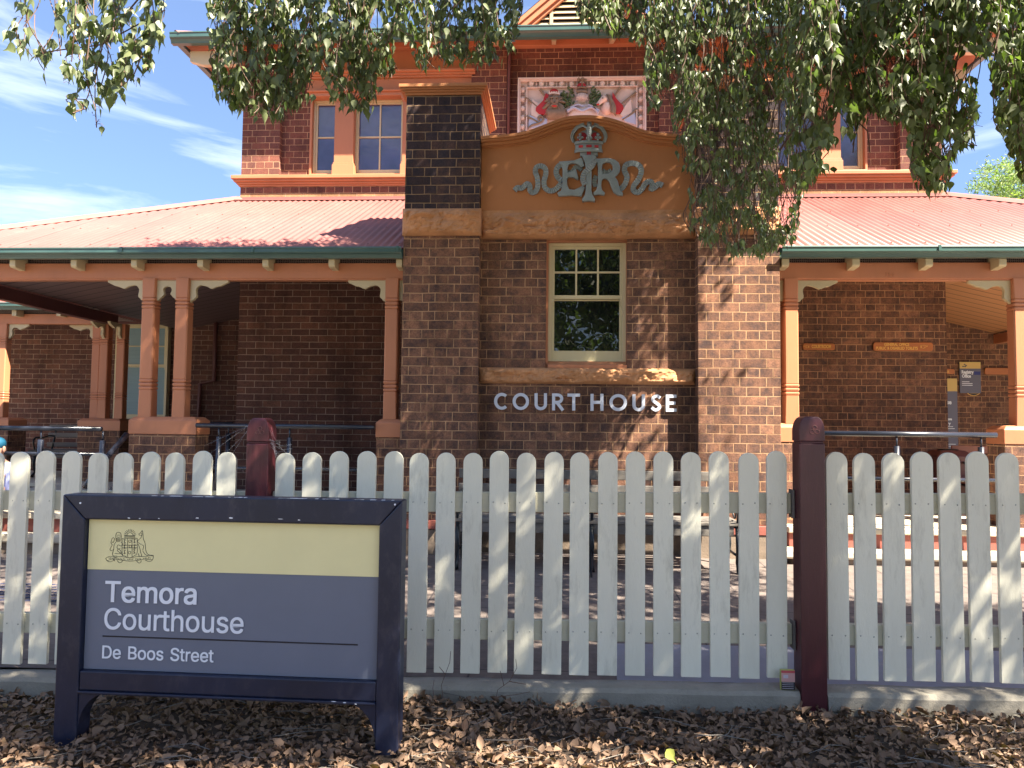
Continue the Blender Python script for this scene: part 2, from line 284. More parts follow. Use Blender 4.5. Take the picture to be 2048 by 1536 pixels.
def brick(name, c1, c2, mortar, dark=(0.035, 0.028, 0.032), dark_amt=0.75, row=0.0860, off=(0, 0, 0), bumpd=0.010, squash=0.5, scale_w=0.24, red=1.0):
    m, t, b = mat(name)
    g = N(t, 'NewGeometry'); s = N(t, 'SeparateXYZ'); t.links.new(g.outputs['Position'], s.inputs[0])
    sn = N(t, 'SeparateXYZ'); t.links.new(g.outputs['True Normal'], sn.inputs[0])
    ab = N(t, 'Math', operation='ABSOLUTE'); t.links.new(sn.outputs['X'], ab.inputs[0])
    gt = N(t, 'Math', operation='GREATER_THAN'); gt.inputs[1].default_value = 0.5; t.links.new(ab.outputs[0], gt.inputs[0])
    mixu = N(t, 'Mix'); t.links.new(gt.outputs[0], mixu.inputs[0]); t.links.new(s.outputs['X'], mixu.inputs[2]); t.links.new(s.outputs['Y'], mixu.inputs[3])
    cb = N(t, 'CombineXYZ'); t.links.new(mixu.outputs[0], cb.inputs['X']); t.links.new(s.outputs['Z'], cb.inputs['Y'])
    wn = N(t, 'TexNoise', Scale=7.0, Detail=3.0); t.links.new(g.outputs['Position'], wn.inputs['Vector'])
    ws = N(t, 'VectorMath', operation='SCALE'); ws.inputs['Scale'].default_value = 0.010; t.links.new(wn.outputs['Color'], ws.inputs[0])
    wa = N(t, 'VectorMath', operation='ADD'); t.links.new(cb.outputs[0], wa.inputs[0]); t.links.new(ws.outputs[0], wa.inputs[1])
    ad = N(t, 'VectorMath', operation='ADD'); ad.inputs[1].default_value = off; t.links.new(wa.outputs[0], ad.inputs[0])
    br = N(t, 'TexBrick'); br.offset = 0.5; br.offset_frequency = 2; br.squash = squash; br.squash_frequency = 2
    br.inputs['Scale'].default_value = 1.0; br.inputs['Brick Width'].default_value = scale_w; br.inputs['Row Height'].default_value = row
    br.inputs['Mortar Size'].default_value = 0.0046; br.inputs['Mortar Smooth'].default_value = 0.25; br.inputs['Bias'].default_value = 0.0
    br.inputs['Color1'].default_value = (0, 0, 0, 1); br.inputs['Color2'].default_value = (1, 1, 1, 1); br.inputs['Mortar'].default_value = (0.5, 0.5, 0.5, 1)
    t.links.new(ad.outputs[0], br.inputs['Vector'])
    # brick tone: per-brick value, then kiln blotches and fine speckle
    n = N(t, 'TexNoise', Scale=9.0, Detail=9.0, Roughness=0.75); t.links.new(g.outputs['Position'], n.inputs['Vector'])
    n2 = N(t, 'TexNoise', Scale=75.0, Detail=5.0, Roughness=0.7); t.links.new(g.outputs['Position'], n2.inputs['Vector'])
    r1 = ramp(t, [(0.0, c1), (0.45, c2), (0.8, mul(c2, 0.85)), (1.0, mul(c1, 0.72))]); t.links.new(br.outputs['Color'], r1.inputs[0])
    rd = ramp(t, [(0.42, (0, 0, 0)), (0.64, (dark_amt,) * 3)]); t.links.new(n.outputs['Fac'], rd.inputs[0])
    mA = N(t, 'Mix', data_type='RGBA'); mA.inputs['B'].default_value = (*dark, 1); t.links.new(rd.outputs[0], mA.inputs['Factor']); t.links.new(r1.outputs[0], mA.inputs['A'])
    rs = ramp(t, [(0.3, (0.55,) * 3), (0.7, (1.35,) * 3)]); t.links.new(n2.outputs['Fac'], rs.inputs[0])
    mB = N(t, 'Mix', data_type='RGBA', blend_type='MULTIPLY'); mB.inputs['Factor'].default_value = 0.8; t.links.new(mA.outputs['Result'], mB.inputs['A']); t.links.new(rs.outputs[0], mB.inputs['B'])
    # mortar tone, partly lost under grime
    nm = N(t, 'TexNoise', Scale=3.2, Detail=8.0, Roughness=0.7); t.links.new(g.outputs['Position'], nm.inputs['Vector'])
    rm = ramp(t, [(0.34, mul(mortar, 0.35)), (0.52, mortar)]); t.links.new(nm.outputs['Fac'], rm.inputs[0])
    mC = N(t, 'Mix', data_type='RGBA'); t.links.new(br.outputs['Fac'], mC.inputs['Factor']); t.links.new(mB.outputs['Result'], mC.inputs['A']); t.links.new(rm.outputs[0], mC.inputs['B'])
    mpS = N(t, 'Mapping'); mpS.inputs['Scale'].default_value = (1.6, 1.6, 0.35); t.links.new(g.outputs['Position'], mpS.inputs[0])
    nS = N(t, 'TexNoise', Scale=1.5, Detail=9.0, Roughness=0.72); t.links.new(mpS.outputs[0], nS.inputs['Vector'])
    rS = ramp(t, [(0.33, (0.60, 0.58, 0.58)), (0.52, (1, 1, 1)), (0.72, (1.18, 1.14, 1.10))]); t.links.new(nS.outputs['Fac'], rS.inputs[0])
    mD = N(t, 'Mix', data_type='RGBA', blend_type='MULTIPLY'); mD.inputs['Factor'].default_value = 1.0; t.links.new(mC.outputs['Result'], mD.inputs['A']); t.links.new(rS.outputs[0], mD.inputs['B']); mC = mD
    t.links.new(mC.outputs['Result'], b.inputs['Base Color']); b.inputs['Roughness'].default_value = 0.88; b.inputs['Specular IOR Level'].default_value = 0.25
    inv = N(t, 'Math', operation='MULTIPLY_ADD'); inv.inputs[1].default_value = -1.0; inv.inputs[2].default_value = 1.0; t.links.new(br.outputs['Fac'], inv.inputs[0])
    hs = N(t, 'Math', operation='MULTIPLY_ADD'); hs.inputs[1].default_value = 0.45; t.links.new(n2.outputs['Fac'], hs.inputs[0]); t.links.new(inv.outputs[0], hs.inputs[2])
    bp = N(t, 'Bump', Strength=0.8, Distance=bumpd); t.links.new(hs.outputs[0], bp.inputs['Height']); t.links.new(bp.outputs[0], b.inputs['Normal'])
    return m
def flat(name, col, rough=0.5, spec=0.4): 
    return paint(name, col, rough, var=0.05, bump=0.03, spec=spec)
def glass(name, tint, rough=0.03):
    m, t, b = mat(name); g = N(t, 'NewGeometry')
    n = N(t, 'TexNoise', Scale=5.0, Detail=2.0); t.links.new(g.outputs['Position'], n.inputs['Vector'])
    r = ramp(t, [(0.35, mul(tint, 0.8)), (0.65, mul(tint, 1.15))]); t.links.new(n.outputs['Fac'], r.inputs[0]); t.links.new(r.outputs[0], b.inputs['Base Color'])
    b.inputs['Roughness'].default_value = rough; b.inputs['Specular IOR Level'].default_value = 1.0
    bp = N(t, 'Bump', Strength=0.12, Distance=0.01); t.links.new(n.outputs['Fac'], bp.inputs['Height']); t.links.new(bp.outputs[0], b.inputs['Normal'])
    return m

M = {}
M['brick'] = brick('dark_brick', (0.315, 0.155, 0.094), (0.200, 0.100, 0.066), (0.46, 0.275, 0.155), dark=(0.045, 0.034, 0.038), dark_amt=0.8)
M['brick_dark'] = brick('blue_black_brick', (0.11, 0.060, 0.045), (0.065, 0.042, 0.042), (0.33, 0.21, 0.12), dark=(0.022, 0.022, 0.032), dark_amt=0.85)
M['brick_up'] = brick('purple_brick', (0.235, 0.088, 0.060), (0.165, 0.070, 0.055), (0.50, 0.30, 0.18), dark=(0.07, 0.03, 0.035), dark_amt=0.4)
M['brick_far'] = brick('shade_darkened_brick', (0.19, 0.085, 0.06), (0.13, 0.06, 0.05), (0.36, 0.26, 0.2), dark_amt=0.35, squash=1.0)  # darker copy of the wall brick, with shade put into its colour
M['brick_light'] = brick('sand_brick', (0.42, 0.24, 0.12), (0.34, 0.19, 0.10), (0.5, 0.32, 0.2), dark=(0.2, 0.12, 0.07), dark_amt=0.3, squash=1.0)
M['render'] = paint('ochre_render', (0.47, 0.195, 0.078), 0.85, var=0.14, scale=1.6, bump=0.35, dirt=(0.2, 0.1, 0.05), dirt_amt=0.22, stretch=(1, 1, 0.6), fine=160)
M['render'].name = 'ochre_render'
M['rock'] = paint('rock_faced_sandstone', (0.52, 0.26, 0.125), 0.9, var=0.3, scale=5, bump=0.9, dirt=(0.12, 0.06, 0.035), dirt_amt=0.45, stretch=(1, 1, 1), fine=45)
M['timber'] = paint('terracotta_paint', (0.50, 0.198, 0.100), 0.45, var=0.16, scale=2.5, bump=0.3, dirt=(0.35, 0.12, 0.07), dirt_amt=0.3, stretch=(1, 1, 0.3), fine=90)
M['timber_dark'] = paint('maroon_brown_paint', (0.12, 0.045, 0.045), 0.45)
M['orange'] = paint('orange_paint', (0.47, 0.195, 0.098), 0.5, var=0.15, scale=2.5, bump=0.2, dirt=(0.38, 0.14, 0.06), dirt_amt=0.3)
M['cream'] = paint('cream_paint', (0.54, 0.45, 0.28), 0.42, var=0.1, scale=4, bump=0.15, dirt=(0.4, 0.3, 0.18), dirt_amt=0.25)
M['sash'] = paint('sash_cream_paint', (0.62, 0.54, 0.34), 0.35, var=0.08, scale=4, bump=0.12, dirt=(0.4, 0.3, 0.18), dirt_amt=0.2)
M['roof'] = paint('faded_red_roof_sheet', (0.290, 0.110, 0.098), 0.42, var=0.16, scale=1.1, bump=0.05, dirt=(0.42, 0.15, 0.13), dirt_amt=0.5, stretch=(1, 0.4, 1), spec=0.5)
M['gutter'] = paint('green_gutter_paint', (0.055, 0.115, 0.105), 0.28, var=0.2, scale=3, bump=0.03, dirt=(0.1, 0.12, 0.1), dirt_amt=0.3, stretch=(0.4, 1, 1), spec=0.6)
M['flash'] = paint('pink_flashing_paint', (0.30, 0.11, 0.10), 0.6, var=0.12)
M['steel'] = paint('black_rail_paint', (0.018, 0.022, 0.035), 0.25, var=0.2, bump=0.03, spec=0.7)
M['navy'] = paint('navy_sign_paint', (0.010, 0.015, 0.040), 0.42, var=0.3, scale=4, bump=0.08, dirt=(0.07, 0.06, 0.07), dirt_amt=0.45, stretch=(1, 1, 0.5), spec=0.5)
M['slate'] = paint('slate_blue_panel', (0.140, 0.160, 0.215), 0.35, var=0.05, bump=0.02, stretch=(1, 1, 1))
M['slate_far'] = paint('grey_blue_board', (0.13, 0.13, 0.18), 0.5, var=0.05, bump=0.02)
M['yellow'] = paint('pale_yellow_panel', (0.76, 0.70, 0.38), 0.35, var=0.05, bump=0.02, stretch=(1, 1, 1))
M['gold'] = paint('gold_board', (0.62, 0.44, 0.15), 0.5, var=0.06, bump=0.02)
M['white'] = flat('white_vinyl', (0.74, 0.78, 0.86), 0.4)
M['letter'] = flat('white_metal_letter', (0.62, 0.65, 0.74), 0.35)
M['ink'] = flat('dark_ink', (0.012, 0.012, 0.02), 0.5)
M['picket'] = paint('weathered_white_paint', (0.73, 0.71, 0.585), 0.55, var=0.13, scale=3.5, bump=0.35, dirt=(0.34, 0.32, 0.25), dirt_amt=0.55, stretch=(1, 1, 0.22), fine=120)
M['rail'] = paint('aged_cream_rail', (0.50, 0.48, 0.37), 0.6, var=0.15, scale=3, bump=0.35, dirt=(0.25, 0.24, 0.16), dirt_amt=0.45, stretch=(0.2, 1, 1), fine=120)
M['maroon'] = paint('maroon_post_paint', (0.065, 0.012, 0.018), 0.38, var=0.2, scale=3, bump=0.25, dirt=(0.20, 0.07, 0.07), dirt_amt=0.3, stretch=(1, 1, 0.15), fine=120, spec=0.5)
M['redstep'] = paint('red_step_paint', (0.28, 0.085, 0.065), 0.6, var=0.2, scale=6, bump=0.3, dirt=(0.2, 0.08, 0.07), dirt_amt=0.4, stretch=(1, 1, 1))
M['concrete'] = paint('rough_concrete', (0.26, 0.24, 0.20), 0.9, var=0.25, scale=5, bump=1.0, dirt=(0.13, 0.12, 0.11), dirt_amt=0.55, stretch=(1, 1, 1), fine=70)
M['slab'] = paint('pale_grey_concrete', (0.27, 0.27, 0.32), 0.85, var=0.15, scale=4, bump=0.4, dirt=(0.22, 0.22, 0.25), dirt_amt=0.4, stretch=(1, 1, 1), fine=120)
M['stepc'] = paint('cream_concrete', (0.52, 0.46, 0.36), 0.85, var=0.15, scale=4, bump=0.4, stretch=(1, 1, 1))
M['stone'] = paint('grey_base_stone', (0.22, 0.17, 0.13), 0.9, var=0.35, scale=8, bump=0.8, stretch=(1, 1, 1))
M['oldwood'] = paint('weathered_grey_timber', (0.16, 0.145, 0.13), 0.8, var=0.35, scale=5, bump=0.7, dirt=(0.3, 0.27, 0.22), dirt_amt=0.4, stretch=(0.12, 1, 1), fine=100)
M['redwood'] = paint('reddish_bench_timber', (0.33, 0.13, 0.08), 0.6, var=0.25, scale=5, bump=0.4, stretch=(0.12, 1, 1))
M['iron'] = paint('black_cast_iron', (0.015, 0.02, 0.025), 0.4, bump=0.2)
M['signwood'] = paint('varnished_sign_timber', (0.42, 0.14, 0.035), 0.4, var=0.2, bump=0.15, stretch=(0.3, 1, 1))
M['goldleaf'] = flat('gilded_letter', (0.75, 0.45, 0.10), 0.4)
M['bark'] = paint('grey_brown_bark', (0.11, 0.085, 0.065), 0.9, var=0.35, scale=6, bump=1.0, stretch=(1, 1, 0.3))
M['twig'] = paint('brown_twig', (0.13, 0.075, 0.055), 0.7, var=0.3)
M['sky_glass'] = glass('sky_painted_glass', (0.052, 0.060, 0.150), 0.06)  # blue base colour paints the sky reflection into the panes
M['dark_glass'] = glass('dark_glass', (0.004, 0.005, 0.008), 0.01)
M['blind'] = paint('pale_blue_blind', (0.22, 0.33, 0.38), 0.6, var=0.1, scale=20, stretch=(0.05, 1, 4), bump=0.3)
M['pewter'] = paint('silver_grey_relief_paint', (0.27, 0.31, 0.31), 0.42, var=0.22, scale=10, bump=0.3, dirt=(0.10, 0.09, 0.08), dirt_amt=0.45, stretch=(1, 1, 1), spec=0.5)
M['red'] = flat('red_relief_paint', (0.42, 0.03, 0.035), 0.45)
M['plaster'] = paint('pinkish_white_plaster', (0.70, 0.60, 0.55), 0.7, var=0.12, scale=8, bump=0.3, dirt=(0.45, 0.33, 0.28), dirt_amt=0.4, stretch=(1, 1, 1))
M['stone_col'] = paint('grey_stone_relief', (0.26, 0.205, 0.15), 0.8, var=0.3, scale=14, bump=0.5, dirt=(0.15, 0.11, 0.08), dirt_amt=0.6, stretch=(1, 1, 1))
M['leafgreen'] = flat('green_relief_paint', (0.10, 0.16, 0.07), 0.55)
M['paleblue'] = flat('pale_blue_relief_paint', (0.45, 0.52, 0.68), 0.6)

# netting under the eaves: wire hexagons on an opaque sheet, the shade behind painted near-black
def netting():
    m, t, b = mat('wire_netting'); g = N(t, 'NewGeometry')
    mp_ = N(t, 'Mapping'); mp_.inputs['Scale'].default_value = (55, 1, 55); t.links.new(g.outputs['Position'], mp_.inputs[0])
    v = N(t, 'TexVoronoi', feature='DISTANCE_TO_EDGE'); v.inputs['Scale'].default_value = 1.0; v.inputs['Randomness'].default_value = 0.25; t.links.new(mp_.outputs[0], v.inputs['Vector'])
    r = ramp(t, [(0.05, (0.30, 0.22, 0.2)), (0.12, (0.012, 0.008, 0.008))]); t.links.new(v.outputs['Distance'], r.inputs[0]); t.links.new(r.outputs[0], b.inputs['Base Color'])
    b.inputs['Roughness'].default_value = 0.7; return m
M['net'] = netting()
# pavers in front of the building
def pavers():
    m, t, b = mat('brown_pavers'); g = N(t, 'NewGeometry')
    br = N(t, 'TexBrick'); br.inputs['Scale'].default_value = 1.0; br.inputs['Brick Width'].default_value = 0.9; br.inputs['Row Height'].default_value = 0.6; br.inputs['Mortar Size'].default_value = 0.006
    br.inputs['Color1'].default_value = (0.135, 0.110, 0.100, 1); br.inputs['Color2'].default_value = (0.165, 0.133, 0.118, 1); br.inputs['Mortar'].default_value = (0.06, 0.05, 0.05, 1)
    t.links.new(g.outputs['Position'], br.inputs['Vector'])
    n = N(t, 'TexNoise', Scale=14.0, Detail=9.0, Roughness=0.7); t.links.new(g.outputs['Position'], n.inputs['Vector'])
    r = ramp(t, [(0.3, (0.6,) * 3), (0.7, (1.25,) * 3)]); t.links.new(n.outputs['Fac'], r.inputs[0])
    mm = N(t, 'Mix', data_type='RGBA', blend_type='MULTIPLY'); mm.inputs['Factor'].default_value = 0.8; t.links.new(br.outputs['Color'], mm.inputs['A']); t.links.new(r.outputs[0], mm.inputs['B'])
    t.links.new(mm.outputs['Result'], b.inputs['Base Color']); b.inputs['Roughness'].default_value = 0.85
    bp = N(t, 'Bump', Strength=0.5, Distance=0.004); t.links.new(n.outputs['Fac'], bp.inputs['Height']); t.links.new(bp.outputs[0], b.inputs['Normal'])
    return m
M['pavers'] = pavers()
M['soil'] = paint('dark_mulch_soil', (0.055, 0.038, 0.028), 0.95, var=0.5, scale=12, bump=1.0, stretch=(1, 1, 1), fine=90)
M['far_ground'] = paint('pale_verge_and_road', (0.25, 0.22, 0.17), 0.95, var=0.4, scale=0.6, bump=0.5, stretch=(1, 1, 1))
def leafmat(name, top, back, lite, rough=0.32, trans=0.12):
    m, t, b = mat(name); g = N(t, 'NewGeometry')
    wn = N(t, 'ObjectInfo'); ri = N(t, 'Attribute', attribute_name='tone')
    r = ramp(t, [(0.0, mul(top, 0.7)), (0.5, top), (0.85, lite), (1.0, mul(lite, 1.35))]); t.links.new(ri.outputs['Fac'], r.inputs[0])
    mb = N(t, 'Mix', data_type='RGBA'); mb.inputs['B'].default_value = (*back, 1); t.links.new(g.outputs['Backfacing'], mb.inputs['Factor']); t.links.new(r.outputs[0], mb.inputs['A'])
    t.links.new(mb.outputs['Result'], b.inputs['Base Color']); b.inputs['Roughness'].default_value = rough; b.inputs['Specular IOR Level'].default_value = 0.55
    tr = N(t, 'BsdfTranslucent'); mc = N(t, 'Mix', data_type='RGBA', blend_type='MULTIPLY'); mc.inputs['Factor'].default_value = 1.0; mc.inputs['B'].default_value = (1.6, 2.2, 0.6, 1)
    t.links.new(mb.outputs['Result'], mc.inputs['A']); t.links.new(mc.outputs['Result'], tr.inputs['Color'])
    ms = N(t, 'MixShader'); ms.inputs[0].default_value = trans; t.links.new(b.outputs[0], ms.inputs[1]); t.links.new(tr.outputs[0], ms.inputs[2])
    o = [n for n in t.nodes if n.type == 'OUTPUT_MATERIAL'][0]; t.links.new(ms.outputs[0], o.inputs[0])
    return m
M['leaf'] = leafmat('glossy_green_leaf', (0.078, 0.100, 0.038), (0.120, 0.145, 0.072), (0.175, 0.200, 0.085), rough=0.45, trans=0.28)
M['leaf2'] = leafmat('feathery_green_leaf', (0.16, 0.21, 0.06), (0.16, 0.21, 0.09), (0.30, 0.34, 0.12), 0.6, 0.3)
M['litter'] = leafmat('dry_brown_leaf', (0.165, 0.092, 0.056), (0.20, 0.125, 0.08), (0.43, 0.27, 0.16), 0.75, 0.05)

# ================================================================ ground
def gz(x, y=3.9): return 0.035 + 0.0115 * x            # mulch level rises gently to the right
def pz(x, y): return 0.105 + 0.0075 * x + max(0, y - 3.9) * 0.042
def sheet(name, x0, x1, y0, y1, nx, ny, fn, m):
    b = MB(); vs = []; fs = []
    for j in range(ny + 1):
        for i in range(nx + 1):
            x = x0 + (x1 - x0) * i / nx; y = y0 + (y1 - y0) * j / ny; vs.append((x, y, fn(x, y)))
    for j in range(ny):
        for i in range(nx):
            a = j * (nx + 1) + i; fs.append((a, a + 1, a + nx + 2, a + nx + 1))
    b.add(vs, fs); return structure(b.build(name, m, smooth=True))
sheet('ground', -900, 900, -900, 900, 2, 2, lambda x, y: -0.16, M['far_ground'])
def mulch_z(x, y):
    return gz(x) + 0.035 * mnoise.noise(Vector((x * 1.7, y * 1.7, 0.3))) + 0.015 * mnoise.noise(Vector((x * 6, y * 6, 1.3))) - 0.02
sheet('mulch_bed', -7, 7, -1.5, 3.96, 160, 70, mulch_z, M['soil'])
sheet('paving', -14, 14, 4.08, 20, 28, 16, lambda x, y: pz(x, min(y, 7.2)), M['pavers'])
# pale concrete path that starts behind the fence
b = MB(); xs0, xs1 = X(1232, 4.15, 1350), 6.0
b.add([(xs0, 4.075, pz(xs0, 4.075) + .006), (xs1, 4.075, pz(xs1, 4.075) + .006), (xs1, 4.66, pz(xs1, 4.66) + .006), (xs0 + .02, 4.66, pz(xs0, 4.66) + .006)], [(0, 1, 2, 3)])
structure(b.build('path', M['slab']))
# kerb under the fence
def kerb(name, x0, x1):
    b = MB(); n = int((x1 - x0) / 0.06); vs = []; fs = []
    prof = [(3.955, -0.15), (3.950, 0.0), (3.952, 0.055), (3.966, 0.074), (4.02, 0.079), (4.078, 0.080), (4.078, -0.15)]
    for i in range(n + 1):
        x = x0 + (x1 - x0) * i / n
        for (y, z) in prof:
            j = 0.006 * mnoise.noise(Vector((x * 9, y * 30, z * 20)))
            vs.append((x, y + j, z + gz(x) + 0.006 * mnoise.noise(Vector((x * 4, z * 9, 2)))))
    k = len(prof)
    for i in range(n):
        for j in range(k - 1): a = i * k + j; fs.append((a, a + k, a + k + 1, a + 1))
    fs += [tuple(range(k)), tuple(n * k + j for j in range(k))]
    b.add(vs, fs); return structure(b.build(name, M['concrete'], smooth=False))

# ================================================================ picket fence
FY = 4.03
fence = thing('picket_fence', 'weathered white picket fence with round topped boards and maroon posts', 'fence', (-0.3, FY, 0))
def ftop(x): return 1.288 + 0.0127 * (x + 0.3) 
def fbot(x): return 0.15 + 0.0105 * (x + 0.3)
def picket(x, w, dz=0, tilt=0.0):
    zt = ftop(x) + dz; zb = fbot(x) + dz * 0.6; r = w / 2; pts = [(-r, zb), (r, zb)]
    for k in range(0, 13):
        a = math.pi * k / 12; pts.append((r * math.cos(a), zt - r + r * math.sin(a)))
    pts = [(x + p + tilt * (z - zb), z) for p, z in pts]
    s = MB().prism(pts, FY, FY + 0.022); nf = len(s.f)
    for zz in (zr1(x) , zr2(x)):
        for sx in (-0.3, 0.3):
            s.tube([(x + sx * w + random.uniform(-.003, .003), FY - 0.0012, zz + random.uniform(-.006, .006)), (x + sx * w, FY + 0.004, zz)], 0.0042, 8)
    return s.build('picket', M['picket'], fence, bevel=0.002, m2=(nf, M['nailhead']))
M['nailhead'] = paint('filled_nail_head', (0.36, 0.36, 0.30), 0.6, var=0.3)
def zr1(x): return Z(1003, FY + .03, 1000) + 0.0127 * (x + 0.05)
def zr2(x): return Z(1258, FY + .03, 1000) + 0.0115 * (x + 0.05)
mid = [571, 625, 679, 732, 785, 839, 893, 945, 999, 1051, 1106, 1160, 1216, 1271, 1327, 1382, 1440, 1497, 1552]
left = [-135, -84, -33, 17, 39 + 0, 91, 143, 194, 247, 298, 350, 403, 453]
left = [-170, -118, -66, -13, 39, 91, 143, 194, 247, 298, 350, 403, 453]
right = [1674, 1730, 1785, 1843, 1901, 1957, 2016, 2075, 2134, 2195]
for px in left + mid + right:
    x = X(px, FY, 930); 
    w = 0.102 if px < 560 else (0.100 if px < 1600 else 0.106)
    picket(x, w, random.uniform(-0.006, 0.006), random.uniform(-0.006, 0.006))
x = X(2195, FY, 930) + .145
while x < 5.15: picket(x, .104, random.uniform(-0.006, 0.006), random.uniform(-0.006, 0.006)); x += .145
x = X(-170, FY, 930) - .142
while x > -5.15: picket(x, .102, random.uniform(-0.006, 0.006), random.uniform(-0.006, 0.006)); x -= .142
PLX, PRX = X(515, 4.0, 950), X(1622, 3.98, 1100)
def rail(x0, x1, zf, h=0.105):
    b = MB(); b.prism([(x0, zf(x0) - h / 2), (x1, zf(x1) - h / 2), (x1, zf(x1) + h / 2), (x0, zf(x0) + h / 2)], FY + 0.0225, FY + 0.062)
    b.build('rail', M['rail'], fence, bevel=0.004)
for (a, c) in ((-5.2, PLX - 0.064), (PLX + 0.064, PRX - 0.075), (PRX + 0.07, 5.2)):
    rail(a, c, zr1); rail(a, c, zr2)
# hinge blocks beside the right post
for zf in (zr1, zr2):
    MB().box(PRX - 0.074, PRX - 0.0635, FY - 0.006, FY + 0.070, zf(PRX) - 0.075, zf(PRX) + 0.07).build('rail_bracket', M['oldwood'], fence, bevel=0.003)
def fence_post(x, w, ztop, y0, lab):
    b = MB(); h = w / 2; zb = gz(x) - 0.15; zg = ztop - 0.13
    b.box(x - h, x + h, y0, y0 + w, zb, zg - 0.006)
    b.box(x - h + .005, x + h - .005, y0 + .005, y0 + w - .005, zg - 0.006, zg + 0.006)
    # rounded head: arch profile both ways
    n = 10; vs = []; fs = []
    b2 = MB(); prof = [(0, zg + 0.006), (0, ztop - 0.075)] + [(h * 0.62 * (1 - math.cos(a)), ztop - 0.075 + 0.075 * math.sin(a)) for a in [math.pi / 2 * k / 7 for k in range(1, 8)]]
    for (ins, z) in prof:
        hx = h - ins; vs += [(x - hx, y0 + ins * .25, z), (x + hx, y0 + ins * .25, z), (x + hx, y0 + w - ins * .25, z), (x - hx, y0 + w - ins * .25, z)]
    for i in range(len(prof) - 1):
        for k in range(4): fs.append((4 * i + k, 4 * i + (k + 1) % 4, 4 * i + 4 + (k + 1) % 4, 4 * i + 4 + k))
    fs += [(0, 3, 2, 1), tuple(4 * (len(prof) - 1) + k for k in range(4))]
    p = b.build('post', M['maroon'], fence, bevel=0.004, label=lab)
    cap = b2.add(vs, fs).build('post_cap', M['maroon'], p, bevel=0.004)
    t = MB(); cx, cz = x + 0.012, zg + 0.062
    for (dx, dz) in ((0, 0.013), (-0.012, -0.008), (0.012, -0.008)):
        t.tube([(cx + dx + 0.0105 * math.cos(a), y0 - 0.0005, cz + dz + 0.0105 * math.sin(a)) for a in [2 * math.pi * k / 14 for k in range(15)]], 0.0022, 5, cap=False)
    t.build('trefoil_carving', M['timber_dark'], p)
    return p
fence_post(PLX, 0.118, Z(836, 3.99, 515), 3.985, 'left maroon post with cobwebs on its right side')
fence_post(PRX, 0.125, Z(833, 3.96, 1622), 3.945, 'right maroon post standing beside the small packet')
kerb('kerb', -7, PRX - 0.066); kerb('kerb', PRX + 0.068, 7)
# cobweb on the left post
cw = MB()
for k in range(12):
    a = Vector((PLX + 0.06, 4.0 + random.uniform(-.01, .05), 1.36 + random.uniform(-0.06, 0.05)))
    e = Vector((PLX + 0.06 + random.uniform(0.03, 0.12), 4.03, random.uniform(1.18, 1.33)))
    cw.tube([a, (a + e) / 2 + Vector((0, 0, -0.02)), e], 0.00028, 3)
    e2 = Vector((PLX - 0.06 - random.uniform(0.05, 0.32), 4.03, random.uniform(1.2, 1.3)))
    if k % 3 == 0: cw.tube([Vector((PLX - 0.06, 4.02, 1.38 + random.uniform(-.05, .04))), e2], 0.0002, 3)
cw.build('cobweb', M['white'], fence)

# ================================================================ navy street sign
SA = Vector((-2.2, 3.375, 0.0)); SROT = R(-1.3)
sign = thing('courthouse_sign', 'navy framed sign reading Temora Courthouse, De Boos Street, standing in mulch', 'sign', tuple(SA))
def SX(px, py):    # photograph pixel -> local (x, z) on the turned sign plane
    r = ray(px, py); n = Vector((-math.sin(SROT), math.cos(SROT), 0))
    t = (SA - Vector((0, 0, CZ))).dot(n) / r.dot(n); p = Vector((0, 0, CZ)) + r * t
    return ((p - SA).dot(Vector((math.cos(SROT), math.sin(SROT), 0))), p.z)
SXF = Matrix.Translation(Vector((SA.x, SA.y, 0))) @ Matrix.Rotation(SROT, 4, 'Z')
tl, tr_ = SX(124, 994), SX(803, 996); bl, br_ = SX(106, 1490), SX(800, 1512)
ptl, ptr, pbl, pbr = SX(171, 1043), SX(757, 1050), SX(159, 1345), SX(750, 1359)
x0, x1 = (tl[0] + bl[0]) / 2, (tr_[0] + br_[0]) / 2 - .004; ztop = (tl[1] + tr_[1]) / 2
xi0, xi1 = (ptl[0] + pbl[0]) / 2 - 0.004, (ptr[0] + pbr[0]) / 2 + 0.004
zi1, zi0 = (ptl[1] + ptr[1]) / 2 + 0.003, (pbl[1] + pbr[1]) / 2 - 0.003
zr = zi0 - 0.085
D = 0.10
def sframe(poly, nm, y0=0.0, y1=D, m=None, bev=0.006): return MB().prism(poly, y0, y1).build(nm, m or M['navy'], sign, bevel=bev, xf=SXF)
zb0 = -0.16
sframe([(x0, zb0), (xi0, zb0), (xi0, zi1), (x0, ztop)], 'post', 0, D)
sframe([(xi1, zb0), (x1, zb0), (x1, ztop), (xi1, zi1)], 'post', 0, D)
sframe([(x0 + .0015, ztop), (xi0, zi1 + .0015), (xi1, zi1 + .0015), (x1 - .0015, ztop)], 'top_rail', 0.001, D)
sframe([(xi0 + .001, zr), (xi1 - .001, zr), (xi1 - .001, zi0), (xi0 + .001, zi0)], 'bottom_rail', 0.004, D)
sframe([(xi0 + .001, zr - .012), (xi1 - .001, zr - .012), (xi1 - .001, zr - .001), (xi0 + .001, zr - .001)], 'bottom_ledge', -0.006, D, bev=.003)
for s, xe in ((1, xi0 + .001), (-1, xi1 - .001)):
    pts = [(xe, zr - .013), (xe + s * 0.125, zr - .013)] + [(xe + s * (0.125 * (1 - math.sin(a))), zr - .013 - 0.17 * (1 - math.cos(a))) for a in [math.pi / 2 * k / 8 for k in range(1, 9)]]
    sframe(pts, 'corner_gusset', 0.006, 0.08, bev=.002)
zy = (SX(170, 1145)[1] + SX(755, 1152)[1]) / 2
